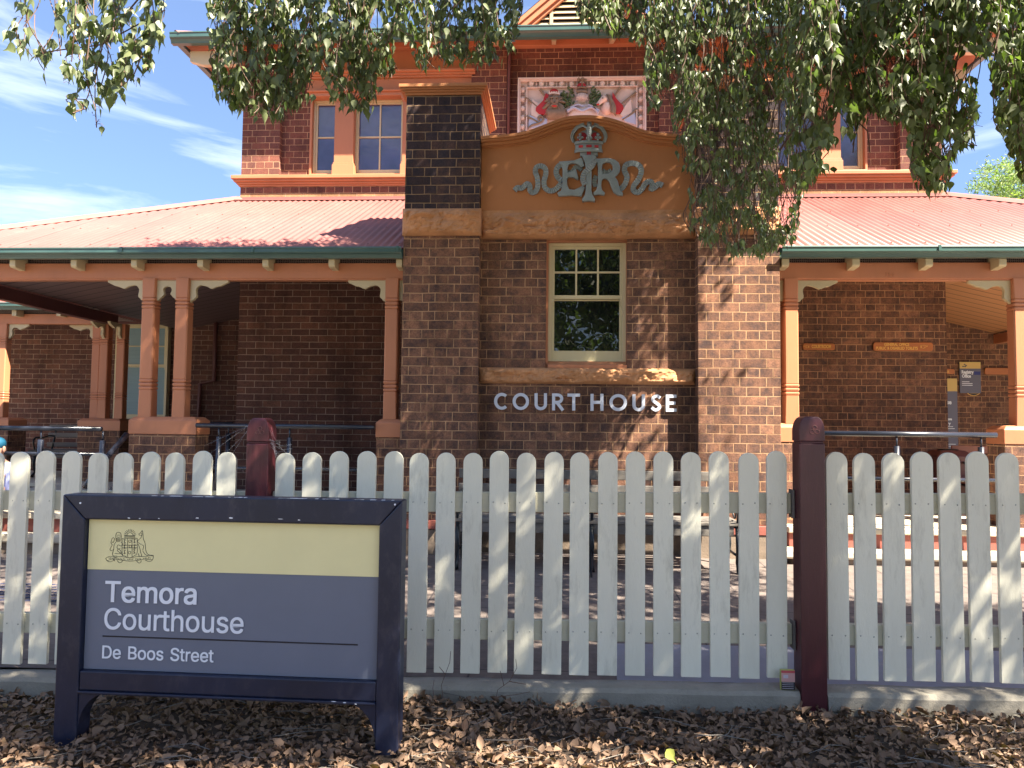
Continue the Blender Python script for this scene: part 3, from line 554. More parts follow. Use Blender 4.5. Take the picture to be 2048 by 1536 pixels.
pan = MB().box(xi0 + .003, xi1 - .003, 0.030, 0.045, zi0 + .002, zi1 - .002).build('panel', M['slate'], sign, xf=SXF)
MB().box(xi0 + .004, xi1 - .004, 0.0275, 0.0295, zy, zi1 - .003).build('yellow_band', M['yellow'], pan, xf=SXF)
for (s, pa, pb, wt, hs) in (("Temora", (203, 1207), (386, 1210), 3, 1.0), ("Courthouse", (201, 1263), (481, 1268), 1, 1.02), ("De Boos Street", (197, 1322), (421, 1326), .5, 1.02)):
    a, c = SX(*pa), SX(*pb)
    st = [(i * .0011, j * .0011) for i in (-1, 0, 1) for j in (-1, 0, 1)]
    if wt == 3: st = [(i * .0023, j * .0018) for i in (-1, 0, 1) for j in (-1, 0, 1)]
    if wt == .5: st = [(i * .0008, j * .0008) for i in (-1, 1) for j in (-1, 1)]
    tx = glyph_text('lettering', s, a[0], (a[1] + c[1]) / 2, c[0] - a[0], 0.0262, M['white'], pan, .0015, 0, SXF, hs)
    import bmesh
    b = bmesh.new(); src = tx.data.copy()
    for q, (ddx, ddz) in enumerate(st):
        b.from_mesh(src); b.verts.ensure_lookup_table(); nv = len(src.vertices)
        for v in b.verts[q * nv:(q + 1) * nv]: v.co += Vector((ddx, -.00003 * q, ddz))
    b.to_mesh(tx.data); b.free()
a, c = SX(197, 1279), SX(712, 1290); MB().box(a[0], c[0], 0.0285, 0.0298, (a[1] + c[1]) / 2 - .003, (a[1] + c[1]) / 2 + .003).build('rule_line', M['ink'], pan, xf=SXF)
# state crest in line work (coordinates read from an enlargement, 6.4 per photo pixel)
crest = MB()
def cr(pts, w=0.0016, closed=False, sm=True):
    q = [SX(160 + x / 6.4, 1040 + y / 6.4) for x, y in pts]
    if closed: q = q + [q[0]]
    if sm and len(q) > 2: q = soft(q, 4)
    crest.strip(q, w, 0.0262, 0.0274)
cr([(282, 505), (330, 478), (400, 486), (420, 500)]); cr([(282, 505), (300, 535), (340, 548), (385, 530), (400, 505)]); cr([(300, 535), (370, 512), (400, 540)])
cr([(395, 490), (480, 480), (590, 495), (700, 480), (790, 482)]); cr([(400, 512), (480, 525), (590, 540), (700, 528), (785, 512)])
cr([(790, 482), (860, 470), (898, 478), (880, 530), (840, 545), (790, 525)]); cr([(785, 512), (850, 520), (885, 520)])
cr([(430, 530), (450, 555), (480, 558), (500, 535)]); cr([(680, 535), (710, 565), (735, 550), (740, 530)])
for i, ch in enumerate("ORTA RECENS QUAM PURA NITES"):
    if ch != ' ':
        x = 325 + i * 20.3; y = 498 + 20 * math.sin(math.pi * i / 26); cr([(x, y - 9), (x, y + 9)], 0.0012, sm=False)
        if i % 2: cr([(x, y - 9), (x + 8, y - 7)], 0.0012, sm=False)
        else: cr([(x, y + 7), (x + 8, y + 7)], 0.0012, sm=False)
cr([(495, 245), (495, 440), (530, 475), (590, 495), (650, 470), (688, 430), (688, 245)]); cr([(495, 245), (690, 245)], sm=False)
cr([(530, 228), (660, 228), (660, 242), (530, 242)], closed=True, sm=False); cr([(522, 214), (662, 214)], 0.0032, sm=False)
cr([(555, 210), (565, 185), (595, 172), (625, 185), (640, 210)])
for k in range(11):
    a = math.pi * (0.02 + 0.96 * k / 10); cr([(597 + 52 * math.cos(a), 205 - 45 * math.sin(a)), (597 + 78 * math.cos(a), 205 - 78 * math.sin(a))], 0.0016, sm=False)
cr([(565, 250), (565, 480)], sm=False); cr([(622, 250), (622, 480)], sm=False); cr([(495, 335), (688, 335)], 0.002, sm=False); cr([(495, 368), (688, 368)], 0.002, sm=False)
for (cx, cy) in ((595, 283), (590, 430), (600, 350)):
    cr([(cx + 17 * math.cos(t_), cy + 17 * math.sin(t_)) for t_ in [k * 0.7 for k in range(9)]], 0.0014, closed=True)
for (cx, cy) in ((525, 285), (652, 280), (525, 420), (650, 415), (525, 352), (655, 352)):
    cr([(cx - 12, cy - 22), (cx + 10, cy - 22), (cx - 4, cy), (cx + 10, cy + 22), (cx - 12, cy + 22)], 0.0022)
cr([(418, 280), (412, 230), (420, 180), (445, 168), (475, 180), (482, 230), (478, 280)]); cr([(425, 205), (470, 205)]); cr([(425, 225), (445, 232), (472, 225)])
for x in (422, 436, 450, 464): cr([(x, 240), (x - 3, 292)])
cr([(415, 295), (390, 330), (385, 390), (370, 440), (380, 470), (430, 475)]); cr([(478, 290), (500, 320), (480, 345), (440, 330), (430, 370), (470, 400), (480, 440), (400, 440)])
cr([(470, 375), (430, 400), (480, 440), (500, 470)]); cr([(385, 390), (350, 405), (340, 380), (365, 330), (350, 300), (370, 240), (395, 250), (380, 300), (365, 290)])
cr([(712, 185), (738, 170), (752, 145), (762, 180), (768, 250), (790, 310), (800, 400), (830, 455), (900, 465)]); cr([(712, 185), (715, 205), (742, 208), (735, 240), (700, 270), (690, 300)])
cr([(745, 215), (750, 190), (740, 182)]); cr([(700, 320), (720, 370), (735, 430), (745, 470), (730, 480)]); cr([(750, 330), (770, 345), (760, 400)]); cr([(760, 410), (800, 460), (850, 472)]); cr([(705, 440), (715, 475), (750, 478)]); cr([(700, 300), (730, 320), (750, 320)])
crest.build('crest', M['ink'], pan, xf=SXF)
# flaked paint and two stuck leaves on the frame
fl = MB()
for (px, py, w, h) in ((258, 1036, 7, 3), (280, 1037, 6, 2), (318, 1037, 5, 2), (395, 1036, 9, 3), (462, 1036, 10, 4), (598, 1040, 6, 3), (560, 1038, 14, 1.5), (668, 1402, 12, 2), (690, 1404, 8, 3), (712, 1407, 6, 2)):
    a = SX(px, py); k = 0.0022
    fl.prism([(a[0] + random.uniform(.6, 1) * w * k / 2 * math.cos(t_), a[1] + random.uniform(.6, 1) * h * k / 2 * math.sin(t_)) for t_ in [2 * math.pi * q / 7 for q in range(7)]], -0.0075 if py > 1300 else -0.0008, -0.0005 if py < 1300 else -.0062)
for q in range(26):
    xx = random.choice([random.uniform(x0 + .1, x1), random.uniform(x0 + 1.0, x1)]); ww = random.uniform(.008, .05)
    fl.box(xx, min(xx + ww, x1 - .005), 0.002, random.uniform(.006, .02), ztop + .0002, ztop + .0014)
fl.build('flaked_paint', M['white'], sign, xf=SXF)
bolt = MB()
for px, py in ((790, 1009), (161, 1006)): a = SX(px, py); bolt.tube([(a[0], -.003, a[1]), (a[0], .004, a[1])], 0.0042, 8)
bolt.build('screw', M['white'], sign, xf=SXF)

# ================================================================ cigarette packet on the kerb
pk = thing('cigarette_packet', 'small printed cigarette packet standing on the kerb beside right maroon post', 'packet', (1.262, 4.0, 0.12))
a, c = P(1562, 1380, 3.975), P(1590, 1341, 3.975)
MB().box(a.x, c.x, 3.975, 3.998, a.z, c.z).build('box', flat('olive_card', (0.42, 0.42, 0.12)), pk, bevel=.0015)
zc = a.z + (c.z - a.z) * .42
MB().box(a.x + .002, c.x - .001, 3.9735, 3.9747, zc, c.z - .012).build('photo_print', flat('skin_tone_print', (0.55, 0.30, 0.28)), pk)
MB().box(a.x + .002, c.x - .001, 3.9733, 3.9746, c.z - .013, c.z - .001).build('red_strip', flat('red_print', (0.5, 0.08, 0.09)), pk)
bb = MB().box(a.x + .002, c.x - .001, 3.9735, 3.9747, a.z + .002, zc - .001).build('text_block', M['ink'], pk)
b = MB()
for k in range(4): b.box(a.x + .006, c.x - .008, 3.9727, 3.9733, a.z + .008 + k * .009, a.z + .010 + k * .009)
b.box(a.x + .012, a.x + .035, 3.9727, 3.9734, zc + .018, zc + .034); b.build('print', flat('pale_print', (0.5, 0.45, 0.5)), pk)

# ================================================================ the courthouse
CX = 0.298
house = thing('courthouse', 'dark brick courthouse with corrugated red roofs, brick piers and orange painted verandas', 'building', (CX, 10, 0))
YP, YC, YW, YFAR = 7.13, 7.29, 9.90, 12.9
PL0, PL1, PR0, PR1 = -1.455, -0.734, 1.298, 2.041
ZB0, ZB1 = 3.207, 3.462        # rock-faced band
def hb(name, x0, x1, y0, y1, z0, z1, m, bevel=0, parent=house, label=None):
    return MB().box(x0, x1, y0, y1, z0, z1).build(name, M[m] if isinstance(m, str) else m, parent, bevel=bevel, label=label)
def rock(name, x0, x1, z0, z1, yf, yb, amp=0.05, seed=0, sides=True, topfade=False, parent=house):
    """rock-faced stone: a lumpy front, chiselled margins"""
    step = 0.014; nx = max(4, int((x1 - x0) / step)); nz = max(4, int((z1 - z0) / step)); vs = []; fs = []
    def disp(x, z, u, v):
        e = min(1, min(u, 1 - u) * (x1 - x0) / 0.05) * min(1, (v * (z1 - z0)) / 0.03) * (1 if topfade and v > .5 else min(1, (1 - v) * (z1 - z0) / 0.04))
        q = Vector((x * 3.6 + seed, z * 6.5, seed * 1.7))
        (d1, d2), _c = mnoise.voronoi(Vector((x * 6.5 + seed + .35 * mnoise.noise(q * 2), z * 11 + .3 * mnoise.noise(q * 3), seed)))[0][:2], 0
        h = 0.45 + 0.55 * mnoise.noise(q) + 0.9 * (d2 - d1) * (0.5 + mnoise.noise(q * 1.7)) + 0.35 * abs(mnoise.noise(q * 3.1)) + 0.16 * mnoise.noise(q * 8) + 0.07 * mnoise.noise(q * 19)
        if topfade: h *= 0.18 + 0.82 * min(1, max(0, (0.9 - v) / 0.35))
        return max(0, e) ** 0.6 * max(0.05, h) * amp
    for j in range(nz + 1):
        for i in range(nx + 1):
            u, v = i / nx, j / nz; x = x0 + (x1 - x0) * u; z = z0 + (z1 - z0) * v
            vs.append((x, yf - disp(x, z, u, v), z))
    for j in range(nz):
        for i in range(nx):
            a = j * (nx + 1) + i; fs.append((a, a + 1, a + nx + 2, a + nx + 1))
    o = len(vs)
    bnd = [i for i in range(nx + 1)] + [(j + 1) * (nx + 1) - 1 for j in range(1, nz + 1)] + [nz * (nx + 1) + i for i in range(nx - 1, -1, -1)] + [j * (nx + 1) for j in range(nz - 1, 0, -1)]
    for k in bnd: vs.append((vs[k][0], yb, vs[k][2]))
    n = len(bnd)
    for k in range(n): fs.append((bnd[k], bnd[(k + 1) % n], o + (k + 1) % n, o + k))
    b = MB(); b.add(vs, fs); return b.build(name, M['rock'], parent, smooth=False)

# --- centre bay: two piers with a recessed wall, window, sill and lintel stones, curved parapet
for (a, c, sd) in ((PL0, PL1, 1.0), (PR0, PR1, 5.0)):
    hb('pier_base', a - .02, c + .02, YP - .03, 8.1, 0.20, 0.46, 'stone', .006)
    hb('pier_ledge', a - .025, c + .025, YP - .04, 8.1, 0.462, 0.545, 'redstep', .006)
    hb('pier', a, c, YP, 8.1, 0.546, ZB0, 'brick', .004)
    rock('pier_band', a - 0.012, c + 0.012, ZB0 + .001, ZB1 + .005, YP - 0.006, 8.1, 0.085, sd)
    hb('pier_top', a + .004, c - .004, YP + .004, 8.1, ZB1 + .006, 4.565, 'brick_dark', .004)
    b = MB()
    for (o, z0, z1) in ((0.012, 4.566, 4.588), (0.030, 4.5885, 4.606), (0.048, 4.6065, 4.622), (0.062, 4.6225, 4.655)): b.box(a - o, c + o, YP - o, 8.1 + o, z0, z1)
    b.build('pier_cap', M['render'], house, bevel=.005)
WX0, WX1 = X(1092, YC, 600), X(1254, YC, 600); ZS0, ZS1 = 1.823, 1.975
hb('bay_base', PL1 + .021, PR0 - .021, YC - .02, 7.8, 0.20, 0.46, 'stone', .005)
hb('bay_ledge', PL1 + .026, PR0 - .026, YC - .035, 7.8, 0.462, 0.545, 'redstep', .005)
hb('bay_wall', PL1, PR0, YC, 7.62, 0.546, ZS0, 'brick')
hb('bay_wall', PL1, WX0, YC, 7.62, ZS1 + .001, ZB0, 'brick'); hb('bay_wall', WX1, PR0, YC, 7.62, ZS1 + .001, ZB0, 'brick')
rock('sill_stone', PL1 + .001, PR0 - .001, ZS0 + .001, ZS1, YC - 0.006, 7.62, 0.085, 9.0)
rock('lintel_stone', PL1 + .013, PR0 - .013, ZB0 + .002, ZB1 + .01, YC - 0.055, 7.62, 0.10, 13.0, topfade=True)
# parapet outline, from an enlargement of the photograph
top_px = [(966, 270), (978, 268), (1000, 267), (1030, 264), (1058, 258), (1078, 250.5), (1097, 243), (1112, 237), (1127, 232), (1142, 229), (1160, 227.5), (1180, 227.5), (1197, 229), (1216, 232), (1236, 237.5), (1255, 244.5), (1273, 252), (1290, 257.5), (1310, 261.5), (1335, 264), (1362, 265.5), (1389, 266)]
tp = [(P(a, c, 7.1).x, P(a, c, 7.1).z) for a, c in top_px]
tp[0] = (PL1 + .001, tp[0][1]); tp[-1] = (PR0 - .001, tp[-1][1])
def below(d): return [(x, z - d) for x, z in tp]
pan_ = [(PL1 + .001, ZB1 + .011), (PR0 - .001, ZB1 + .011)] + below(0.085)[::-1]
MB().prism(pan_, YC - 0.062, 7.5).build('parapet', M['render'], house)
mo = MB()
for (d0, d1, yf) in ((0.0, 0.030, YC - .165), (0.0305, 0.048, YC - .150), (0.0485, 0.075, YC - .115), (0.0755, 0.0845, YC - .09)):
    mo.prism(below(d1) + below(d0)[::-1], yf, 7.56)
mo.build('parapet_moulding', M['render'], house, bevel=.004)
# bay side walls and roof
hb('bay_side_wall', PL0 + .02, PL0 + .30, 8.101, YW, 0.2, 4.15, 'brick'); hb('bay_side_wall', PR1 - .30, PR1 - .02, 8.101, YW, 0.2, 4.15, 'brick')
hb('bay_roof', PL0 + .301, PR1 - .301, 7.62, YW, 3.95, 4.05, 'roof')

# --- sash window of the bay
def sash_window(parent, x0, x1, z0, z1, y, cols, rows, split, gl, frame='sash', reveal=None, lower_panes=False, pil=None):
    w = thing_part('window', parent, x0, y, z0)
    fw = 0.032; b = MB()
    b.box(x0, x0 + fw, y, y + .09, z0, z1).box(x1 - fw, x1, y, y + .09, z0, z1).box(x0 + fw, x1 - fw, y, y + .09, z1 - fw, z1)
    b.build('frame', M[frame], w, bevel=.003)
    return w
def thing_part(name, parent, x, y, z):      # a part that is itself a mesh: the sub-frame behind the joinery
    return parent
def window(x0, x1, z0, z1, y, cols, rows, meet=None, gl='dark_glass', fw=0.034, bot=0.06, m='sash', lab=None, backing=True, pane_mats=None, bar=0.018):
    """double-hung or fixed sash; returns the frame object (part) with sash, glazing bars and panes as sub-parts"""
    b = MB()
    b.box(x0, x0 + fw, y, y + .11, z0, z1).box(x1 - fw, x1, y, y + .11, z0, z1).box(x0 + fw, x1 - fw, y, y + .11, z1 - fw, z1).box(x0 + fw, x1 - fw, y, y + .11, z0, z0 + .012)
    f = b.build('window', M[m], house, bevel=.003, label=lab)
    xa, xb, za, zb = x0 + fw + .0005, x1 - fw - .0005, z0 + .0125, z1 - fw - .0005
    def sash(a0, a1, yy, nc, nr, bt, st=.026, tpb=.026, mats=None):
        s = MB(); s.box(xa, xa + st, yy, yy + .035, a0, a1).box(xb - st, xb, yy, yy + .035, a0, a1).box(xa + st, xb - st, yy, yy + .035, a0, a0 + bt).box(xa + st, xb - st, yy, yy + .035, a1 - tpb, a1)
        gx0, gx1, gz0, gz1 = xa + st, xb - st, a0 + bt, a1 - tpb
        for k in range(1, nc):
            c = gx0 + (gx1 - gx0) * k / nc; s.box(c - bar / 2, c + bar / 2, yy + .002, yy + .028, gz0, gz1)
        for k in range(1, nr):
            c = gz0 + (gz1 - gz0) * k / nr
            for q in range(nc):
                l = gx0 + (gx1 - gx0) * q / nc + (bar / 2 if q else 0); r_ = gx0 + (gx1 - gx0) * (q + 1) / nc - (bar / 2 if q < nc - 1 else 0)
                s.box(l, r_, yy + .0025, yy + .0275, c - bar / 2, c + bar / 2)
        s.build('sash', M[m], f, bevel=.002)
        i = 0
        for r_ in range(nr):
            for q in range(nc):
                l = gx0 + (gx1 - gx0) * q / nc; rr = gx0 + (gx1 - gx0) * (q + 1) / nc; lo = gz0 + (gz1 - gz0) * r_ / nr; hi = gz0 + (gz1 - gz0) * (r_ + 1) / nr
                g_ = M[gl] if not mats else M[mats[i % len(mats)]]
                t1, t2 = random.uniform(-.0012, .0012), random.uniform(-.0012, .0012)
                MB().add([(l, yy + .019 + t1, lo), (rr, yy + .019 - t1, lo), (rr, yy + .019 - t1 + t2, hi), (l, yy + .019 + t1 + t2, hi)], [(0, 1, 2, 3)]).build('pane', g_, f); i += 1
    if meet is None: sash(za, zb, y + .02, cols, rows, bot, mats=pane_mats)
    else:
        sash(meet - .012, zb, y + .012, cols, rows, .036, mats=pane_mats); sash(za, meet - .013, y + .05, 1, 1, bot, tpb=.012)
        for xx, sg in ((xa, 1), (xb, -1)):
            f2 = MB().prism([(xx, meet - .013), (xx + sg * .026, meet - .013), (xx + sg * .024, meet - .035), (xx + sg * .010, meet - .048), (xx + sg * .014, meet - .060), (xx + sg * .003, meet - .080), (xx, meet - .080)], y + .012, y + .047).build('sash_horn', M[m], f)
    if backing: MB().box(x0 + .01, x1 - .01, y + .25, y + .26, z0, z1).build('dark_room', M['ink'], f)
    return f
YWN = 7.40
wx0, wx1 = X(1096.5, YWN, 600), X(1252, YWN, 600); wz0, wz1 = Z(723, YWN, 1173), Z(486, YWN, 1173)
window(wx0, wx1, wz0, wz1, YWN, 3, 2, meet=Z(595, YWN, 1173), fw=.033, bot=.095)
b = MB(); b.box(WX0 + .0005, wx0 - .0005, YC + .045, YWN + .1, ZS1 + .001, ZB0 - .0005).box(wx1 + .0005, WX1 - .0005, YC + .045, YWN + .1, ZS1 + .001, ZB0 - .0005).box(wx0, wx1, YC + .045, YWN + .1, wz1 + .0005, ZB0 - .0005)
b.build('window_surround', M['timber'], house, bevel=.003)
b = MB(); b.prismx([(YC - .005, ZS1 + .001), (YC - .005, ZS1 + .03), (YWN + .0, wz0 - .001), (YWN + .1, wz0 - .001), (YWN + .1, ZS1 + .001)], wx0, wx1); b.build('window_sill', M['timber'], house, bevel=.003)
hb('dark_interior', WX0 - .2, WX1 + .2, 7.70, 7.72, 1.9, 3.3, 'ink')

# --- main block walls
ML, MR = -4.20, 4.88
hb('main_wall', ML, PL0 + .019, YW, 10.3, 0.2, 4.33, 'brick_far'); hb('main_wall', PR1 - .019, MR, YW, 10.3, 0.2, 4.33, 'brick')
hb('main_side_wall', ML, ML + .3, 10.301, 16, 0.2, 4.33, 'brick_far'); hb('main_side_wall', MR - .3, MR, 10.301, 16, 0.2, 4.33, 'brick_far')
ZLT0, ZLT1 = 4.415, 4.472
hb('flashing', ML - .03, PL0 + .01, YW - .045, 10.2, 4.331, ZLT0 - .001, 'flash'); hb('flashing', PR1 - .01, MR + .03, YW - .045, 10.2, 4.331, ZLT0 - .001, 'flash')
hb('flashing', PL0 + .011, PR1 - .011, YW - .02, 10.2, 4.05, ZLT0 - .001, 'flash')
hb('brick_course', ML - .02, MR + .02, YW - .03, 10.2, ZLT0, ZLT1, 'brick_light'); hb('brick_course', ML - .02, MR + .02, YW - .03, 10.2, ZLT1 + .0005, 4.56, 'brick_up')
b = MB()
for (o, z0, z1) in ((.045, 4.5605, 4.583), (.065, 4.5835, 4.612), (.095, 4.6125, 4.642), (.12, 4.6425, 4.69)): b.box(ML - o, MR + o, YW - o, 10.2, z0, z1)
b.build('string_course', M['orange'], house, bevel=.006)
ZT = 6.41
# piers of the upper wall, window groups, centre section
def mir(x): return 2 * CX + 0.04 - x
AX = [ML - .02, X(560, YW, 300), X(616, YW, 300)]
WG1 = -1.15          # inner end of the left window group
for s in (0, 1):
    f = (lambda x: x) if s == 0 else mir
    hb('upper_pilaster', f(AX[0]), f(AX[1]), YW - .02, 10.3, 4.691, ZT, 'brick_up')
    hb('upper_wall', f(AX[1]) , f(AX[2]), YW + .07, 10.3, 4.691, ZT, 'brick_up')
    hb('window_head_wall', f(AX[2]), f(WG1), YW + .04, 10.3, 5.80, ZT, 'orange')
    b = MB()
    for (o, z0, z1) in ((.02, 5.78, 5.83), (.05, 5.8305, 5.855)): b.box(f(AX[2] - .02), f(WG1 + .02), YW - o, 10.2, z0, z1)
    b.box(f(AX[2] - .03), f(WG1 + .03), YW + .01, 10.2, 5.856, 6.02)
    for (o, z0, z1) in ((.03, 6.021, 6.045), (.06, 6.0455, 6.07), (.10, 6.0705, 6.10)): b.box(f(AX[2] - .05), f(WG1 + .05), YW - o, 10.2, z0, z1)
    b.build('entablature', M['orange'], house, bevel=.005)
# windows: three lights between two pilasters
zwb, zwt = Z(351, YW + .12, 700), 5.78
lights = [(AX[2] + .03, X(676, YW + .1, 300), 1), (X(708, YW + .1, 300), X(808, YW + .1, 300), 2), (X(836, YW + .1, 300), WG1 - .03, 1)]
for s in (0, 1):
    f = (lambda x: x) if s == 0 else mir
    for k, (a, c, n) in enumerate(lights):
        a2, c2 = sorted((f(a), f(c)))
        window(a2, c2, zwb, zwt, YW + .12, n, 2, None, fw=.026, bot=.07, bar=.02, gl='sky_glass', m='sash', backing=False)
    for (pa, pc) in ((665, 709), (801, 845)):
        a, c = f(X(pa, YW - .02, 300)), f(X(pc, YW - .02, 300)); a, c = min(a, c), max(a, c)
        b = MB(); b.box(a + .02, c - .02, YW - .02, YW + .1, zwb + .13, 5.70).box(a, c, YW - .04, YW + .1, 4.691, zwb + .10).box(a + .01, c - .01, YW - .03, YW + .1, zwb + .1005, zwb + .1295).box(a + .01, c - .01, YW - .03, YW + .1, 5.7005, 5.725).box(a, c, YW - .04, YW + .1, 5.7255, 5.779)
        b.build('pilaster', M['orange'], house, bevel=.004)
    hb('window_sill', f(AX[2] + .01), f(WG1), YW + .03, 10.2, 4.691, zwb - .001, 'timber', .004)
    hb('dark_interior', f(AX[2]), f(WG1), 10.28, 10.3, zwb, zwt, 'ink')
    hb('jamb', f(AX[2]), f(AX[2] + .029), YW + .05, 10.2, zwb, zwt, 'orange', .003)
GX0, GX1 = X(1018, YW, 200), X(1313, YW, 200)
hb('centre_wall', WG1 + .001, GX0 - .03, YW - .03, 10.3, 4.691, ZT, 'brick_up'); hb('centre_wall', GX1 + .03, mir(WG1) - .001, YW - .03, 10.3, 4.691, ZT, 'brick_up')
hb('centre_wall', GX0 - .029, GX1 + .029, YW + .04, 10.3, 4.691, ZT, 'brick_up')
hb('main_upper_side_wall', ML - .02, ML + .3, 10.301, 16, 4.34, 6.3, 'brick_up'); hb('main_upper_side_wall', MR - .3, MR + .02, 10.301, 16, 4.34, 6.3, 'brick_up')
MB().tube([(GX0 - .005, YW - .01, 4.7), (GX0 - .005, YW - .01, 6.35), (GX0 + .02, YW - .04, 6.5), (GX0 + .12, YW - .12, 6.54), (GX0 + .85, YW - .2, 6.53)], 0.022, 8).build('downpipe', M['timber_dark'], house, smooth=True)
hb('wall_plate', ML - .02, MR + .02, YW - .05, 10.2, ZT + .001, 6.50, 'orange', .004)
hb('eave_netting', ML, MR, YW + .02, 10.1, 6.501, 6.60, 'net')

# --- upper roof: gutter, soffit, rafter tails, corrugated sheets, louvred gablet
def gutter(x0, x1, yf, zt, name='gutter', h=.10, d=.10, ends=True):
    """ogee gutter along X; front lip at yf"""
    prof = [(yf, zt), (yf - .004, zt - .012), (yf + .004, zt - .02), (yf + .004, zt - .5 * h), (yf + .012, zt - .58 * h), (yf + .03, zt - .66 * h), (yf + .045, zt - .85 * h), (yf + .05, zt - h), (yf + d, zt - h), (yf + d, zt - .005), (yf + d - .008, zt - .005), (yf + d - .008, zt - h + .01), (yf + .058, zt - h + .01), (yf + .012, zt - .5 * h), (yf + .012, zt)]
    return MB().prismx(prof, x0, x1).build(name, M['gutter'], house)
def gutter_y(xf, y0, y1, zt, sgn, h=.10, d=.10):     # along Y, front lip at xf, building on side sgn
    prof = [(0, 0), (-.004, -.012), (.004, -.02), (.004, -.5 * h), (.012, -.58 * h), (.03, -.66 * h), (.045, -.85 * h), (.05, -h), (d, -h), (d, -.005), (d - .008, -.005), (d - .008, -h + .01), (.058, -h + .01), (.012, -.5 * h), (.012, 0)]
    return MB().prism([(xf + sgn * a, zt + c) for a, c in prof], y0, y1).build('gutter', M['gutter'], house)
UG0, UG1, UY, UZ = -4.955, mir(-4.955), 9.28, 6.385
gutter(UG0, UG1, UY, UZ, h=.13, d=.12); gutter_y(UG0, UY + .121, 13.6, UZ, 1, h=.13, d=.12); gutter_y(UG1, UY + .121, 13.6, UZ, -1, h=.13, d=.12)
PIT = math.tan(R(23))
def roofmat():
    m = M['roof']; t = m.node_tree; b = [n for n in t.nodes if n.type == 'BSDF_PRINCIPLED'][0]; src = b.inputs['Base Color'].links[0].from_socket
    g = N(t, 'NewGeometry'); s = N(t, 'SeparateXYZ'); t.links.new(g.outputs['Position'], s.inputs[0])
    d = N(t, 'Math', operation='DIVIDE'); d.inputs[1].default_value = 0.762; t.links.new(s.outputs['X'], d.inputs[0]); f = N(t, 'Math', operation='FLOOR'); t.links.new(d.outputs[0], f.inputs[0])
    w = N(t, 'TexWhiteNoise', noise_dimensions='1D'); t.links.new(f.outputs[0], w.inputs['W']); r = ramp(t, [(0, (.86, .85, .85)), (1, (1.1, 1.08, 1.08))]); t.links.new(w.outputs['Value'], r.inputs[0])
    fr = N(t, 'Math', operation='FRACT'); t.links.new(d.outputs[0], fr.inputs[0]); r2 = ramp(t, [(0, (.55, .5, .5)), (0.018, (1, 1, 1))]); t.links.new(fr.outputs[0], r2.inputs[0])
    a = N(t, 'Mix', data_type='RGBA', blend_type='MULTIPLY'); a.inputs['Factor'].default_value = 1; t.links.new(src, a.inputs['A']); t.links.new(r.outputs[0], a.inputs['B'])
    c = N(t, 'Mix', data_type='RGBA', blend_type='MULTIPLY'); c.inputs['Factor'].default_value = 1; t.links.new(a.outputs['Result'], c.inputs['A']); t.links.new(r2.outputs[0], c.inputs['B']); t.links.new(c.outputs['Result'], b.inputs['Base Color'])
M['screw'] = paint('rusty_screw', (.16, .055, .045), .6)
roofmat()
def corr(x): return 0.0085 * math.sin(2 * math.pi * x / 0.0765)
def slope_front(name, x0, x1, y0, z0, topfn, step=0.0128, seg=1, pit=PIT, sx=1, screws=True):
    vs = []; fs = []; n = int((x1 - x0) / step)
    for i in range(n + 1):
        x = x0 + (x1 - x0) * i / n; yt = max(y0 + 0.001, topfn(x)); c = corr(x)
        vs += [(x, y0, z0 + c), (x, yt, z0 + (yt - y0) * pit + c), (x, y0, z0 + c - .006), ]
    for i in range(n): a = 3 * i; fs += [(a, a + 3, a + 4, a + 1), (a + 2, a + 5, a + 3, a)]
    b = MB(); b.add(vs, fs); nf = len(b.f)
    if screws:
        y = y0 + .10
        while y < y0 + 3.4:
            k = math.ceil(x0 / (.0765 * 4)); 
            while k * .0765 * 4 + .019 < x1:
                x = k * .0765 * 4 + .0191
                if x > x0 + .05 and y < topfn(x) - .05:
                    z = z0 + (y - y0) * pit + .0085; b.add([(x - .008, y - .008, z - .002), (x + .008, y - .008, z - .002), (x + .008, y + .008, z + .004), (x - .008, y + .008, z + .004), (x, y, z + .012)], [(0, 1, 4), (1, 2, 4), (2, 3, 4), (3, 0, 4)])
                k += 1
            y += .78
    return b.build(name, M['roof'], house, smooth=True, m2=(nf, M['screw']) if screws else None)
def slope_side(name, y0, y1, x0, z0, sgn, topfn, step=0.0128, pit=PIT):      # sheets running along X, rising towards sgn
    vs = []; fs = []; n = int((y1 - y0) / step)
    for i in range(n + 1):
        y = y0 + (y1 - y0) * i / n; w = max(0.001, topfn(y)); c = corr(y)
        vs += [(x0, y, z0 + c), (x0 + sgn * w, y, z0 + w * pit + c)]
    for i in range(n): a = 2 * i; fs.append((a, a + 2, a + 3, a + 1))
    b = MB(); b.add(vs, fs); return b.build(name, M['roof'], house, smooth=True)
def hip_cap(p, q):
    p, q = Vector(p), Vector(q); d = (q - p).normalized(); s = d.cross(Vector((0, 0, 1))).normalized(); u = s.cross(d)
    b = MB(); vs = []
    for e in (p, q):
        for (a, c) in ((-.10, -.035), (-.04, .012), (0, .028), (.04, .012), (.10, -.035)): vs.append(e + s * a + u * c)
    b.add(vs, [(i, i + 1, i + 6, i + 5) for i in range(4)]); return b.build('hip_capping', M['flash2'], house)
M['flash2'] = paint('roof_capping_paint', (0.33, 0.145, 0.125), 0.45, var=0.12, bump=0.05, dirt=(0.42, 0.15, 0.13), dirt_amt=0.4)
umid = (UG0 + UG1) / 2; uy0 = UY + .05; ux0 = UG0 + .05; ux1 = UG1 - .05; ztR = UZ + .005
gbx0, gbx1, gby = umid - 0.96, umid + 0.96, uy0 + 0.55
def utop(x):
    y = uy0 + min(x - ux0, ux1 - x, 3.2)
    return min(y, gby) if gbx0 < x < gbx1 else y
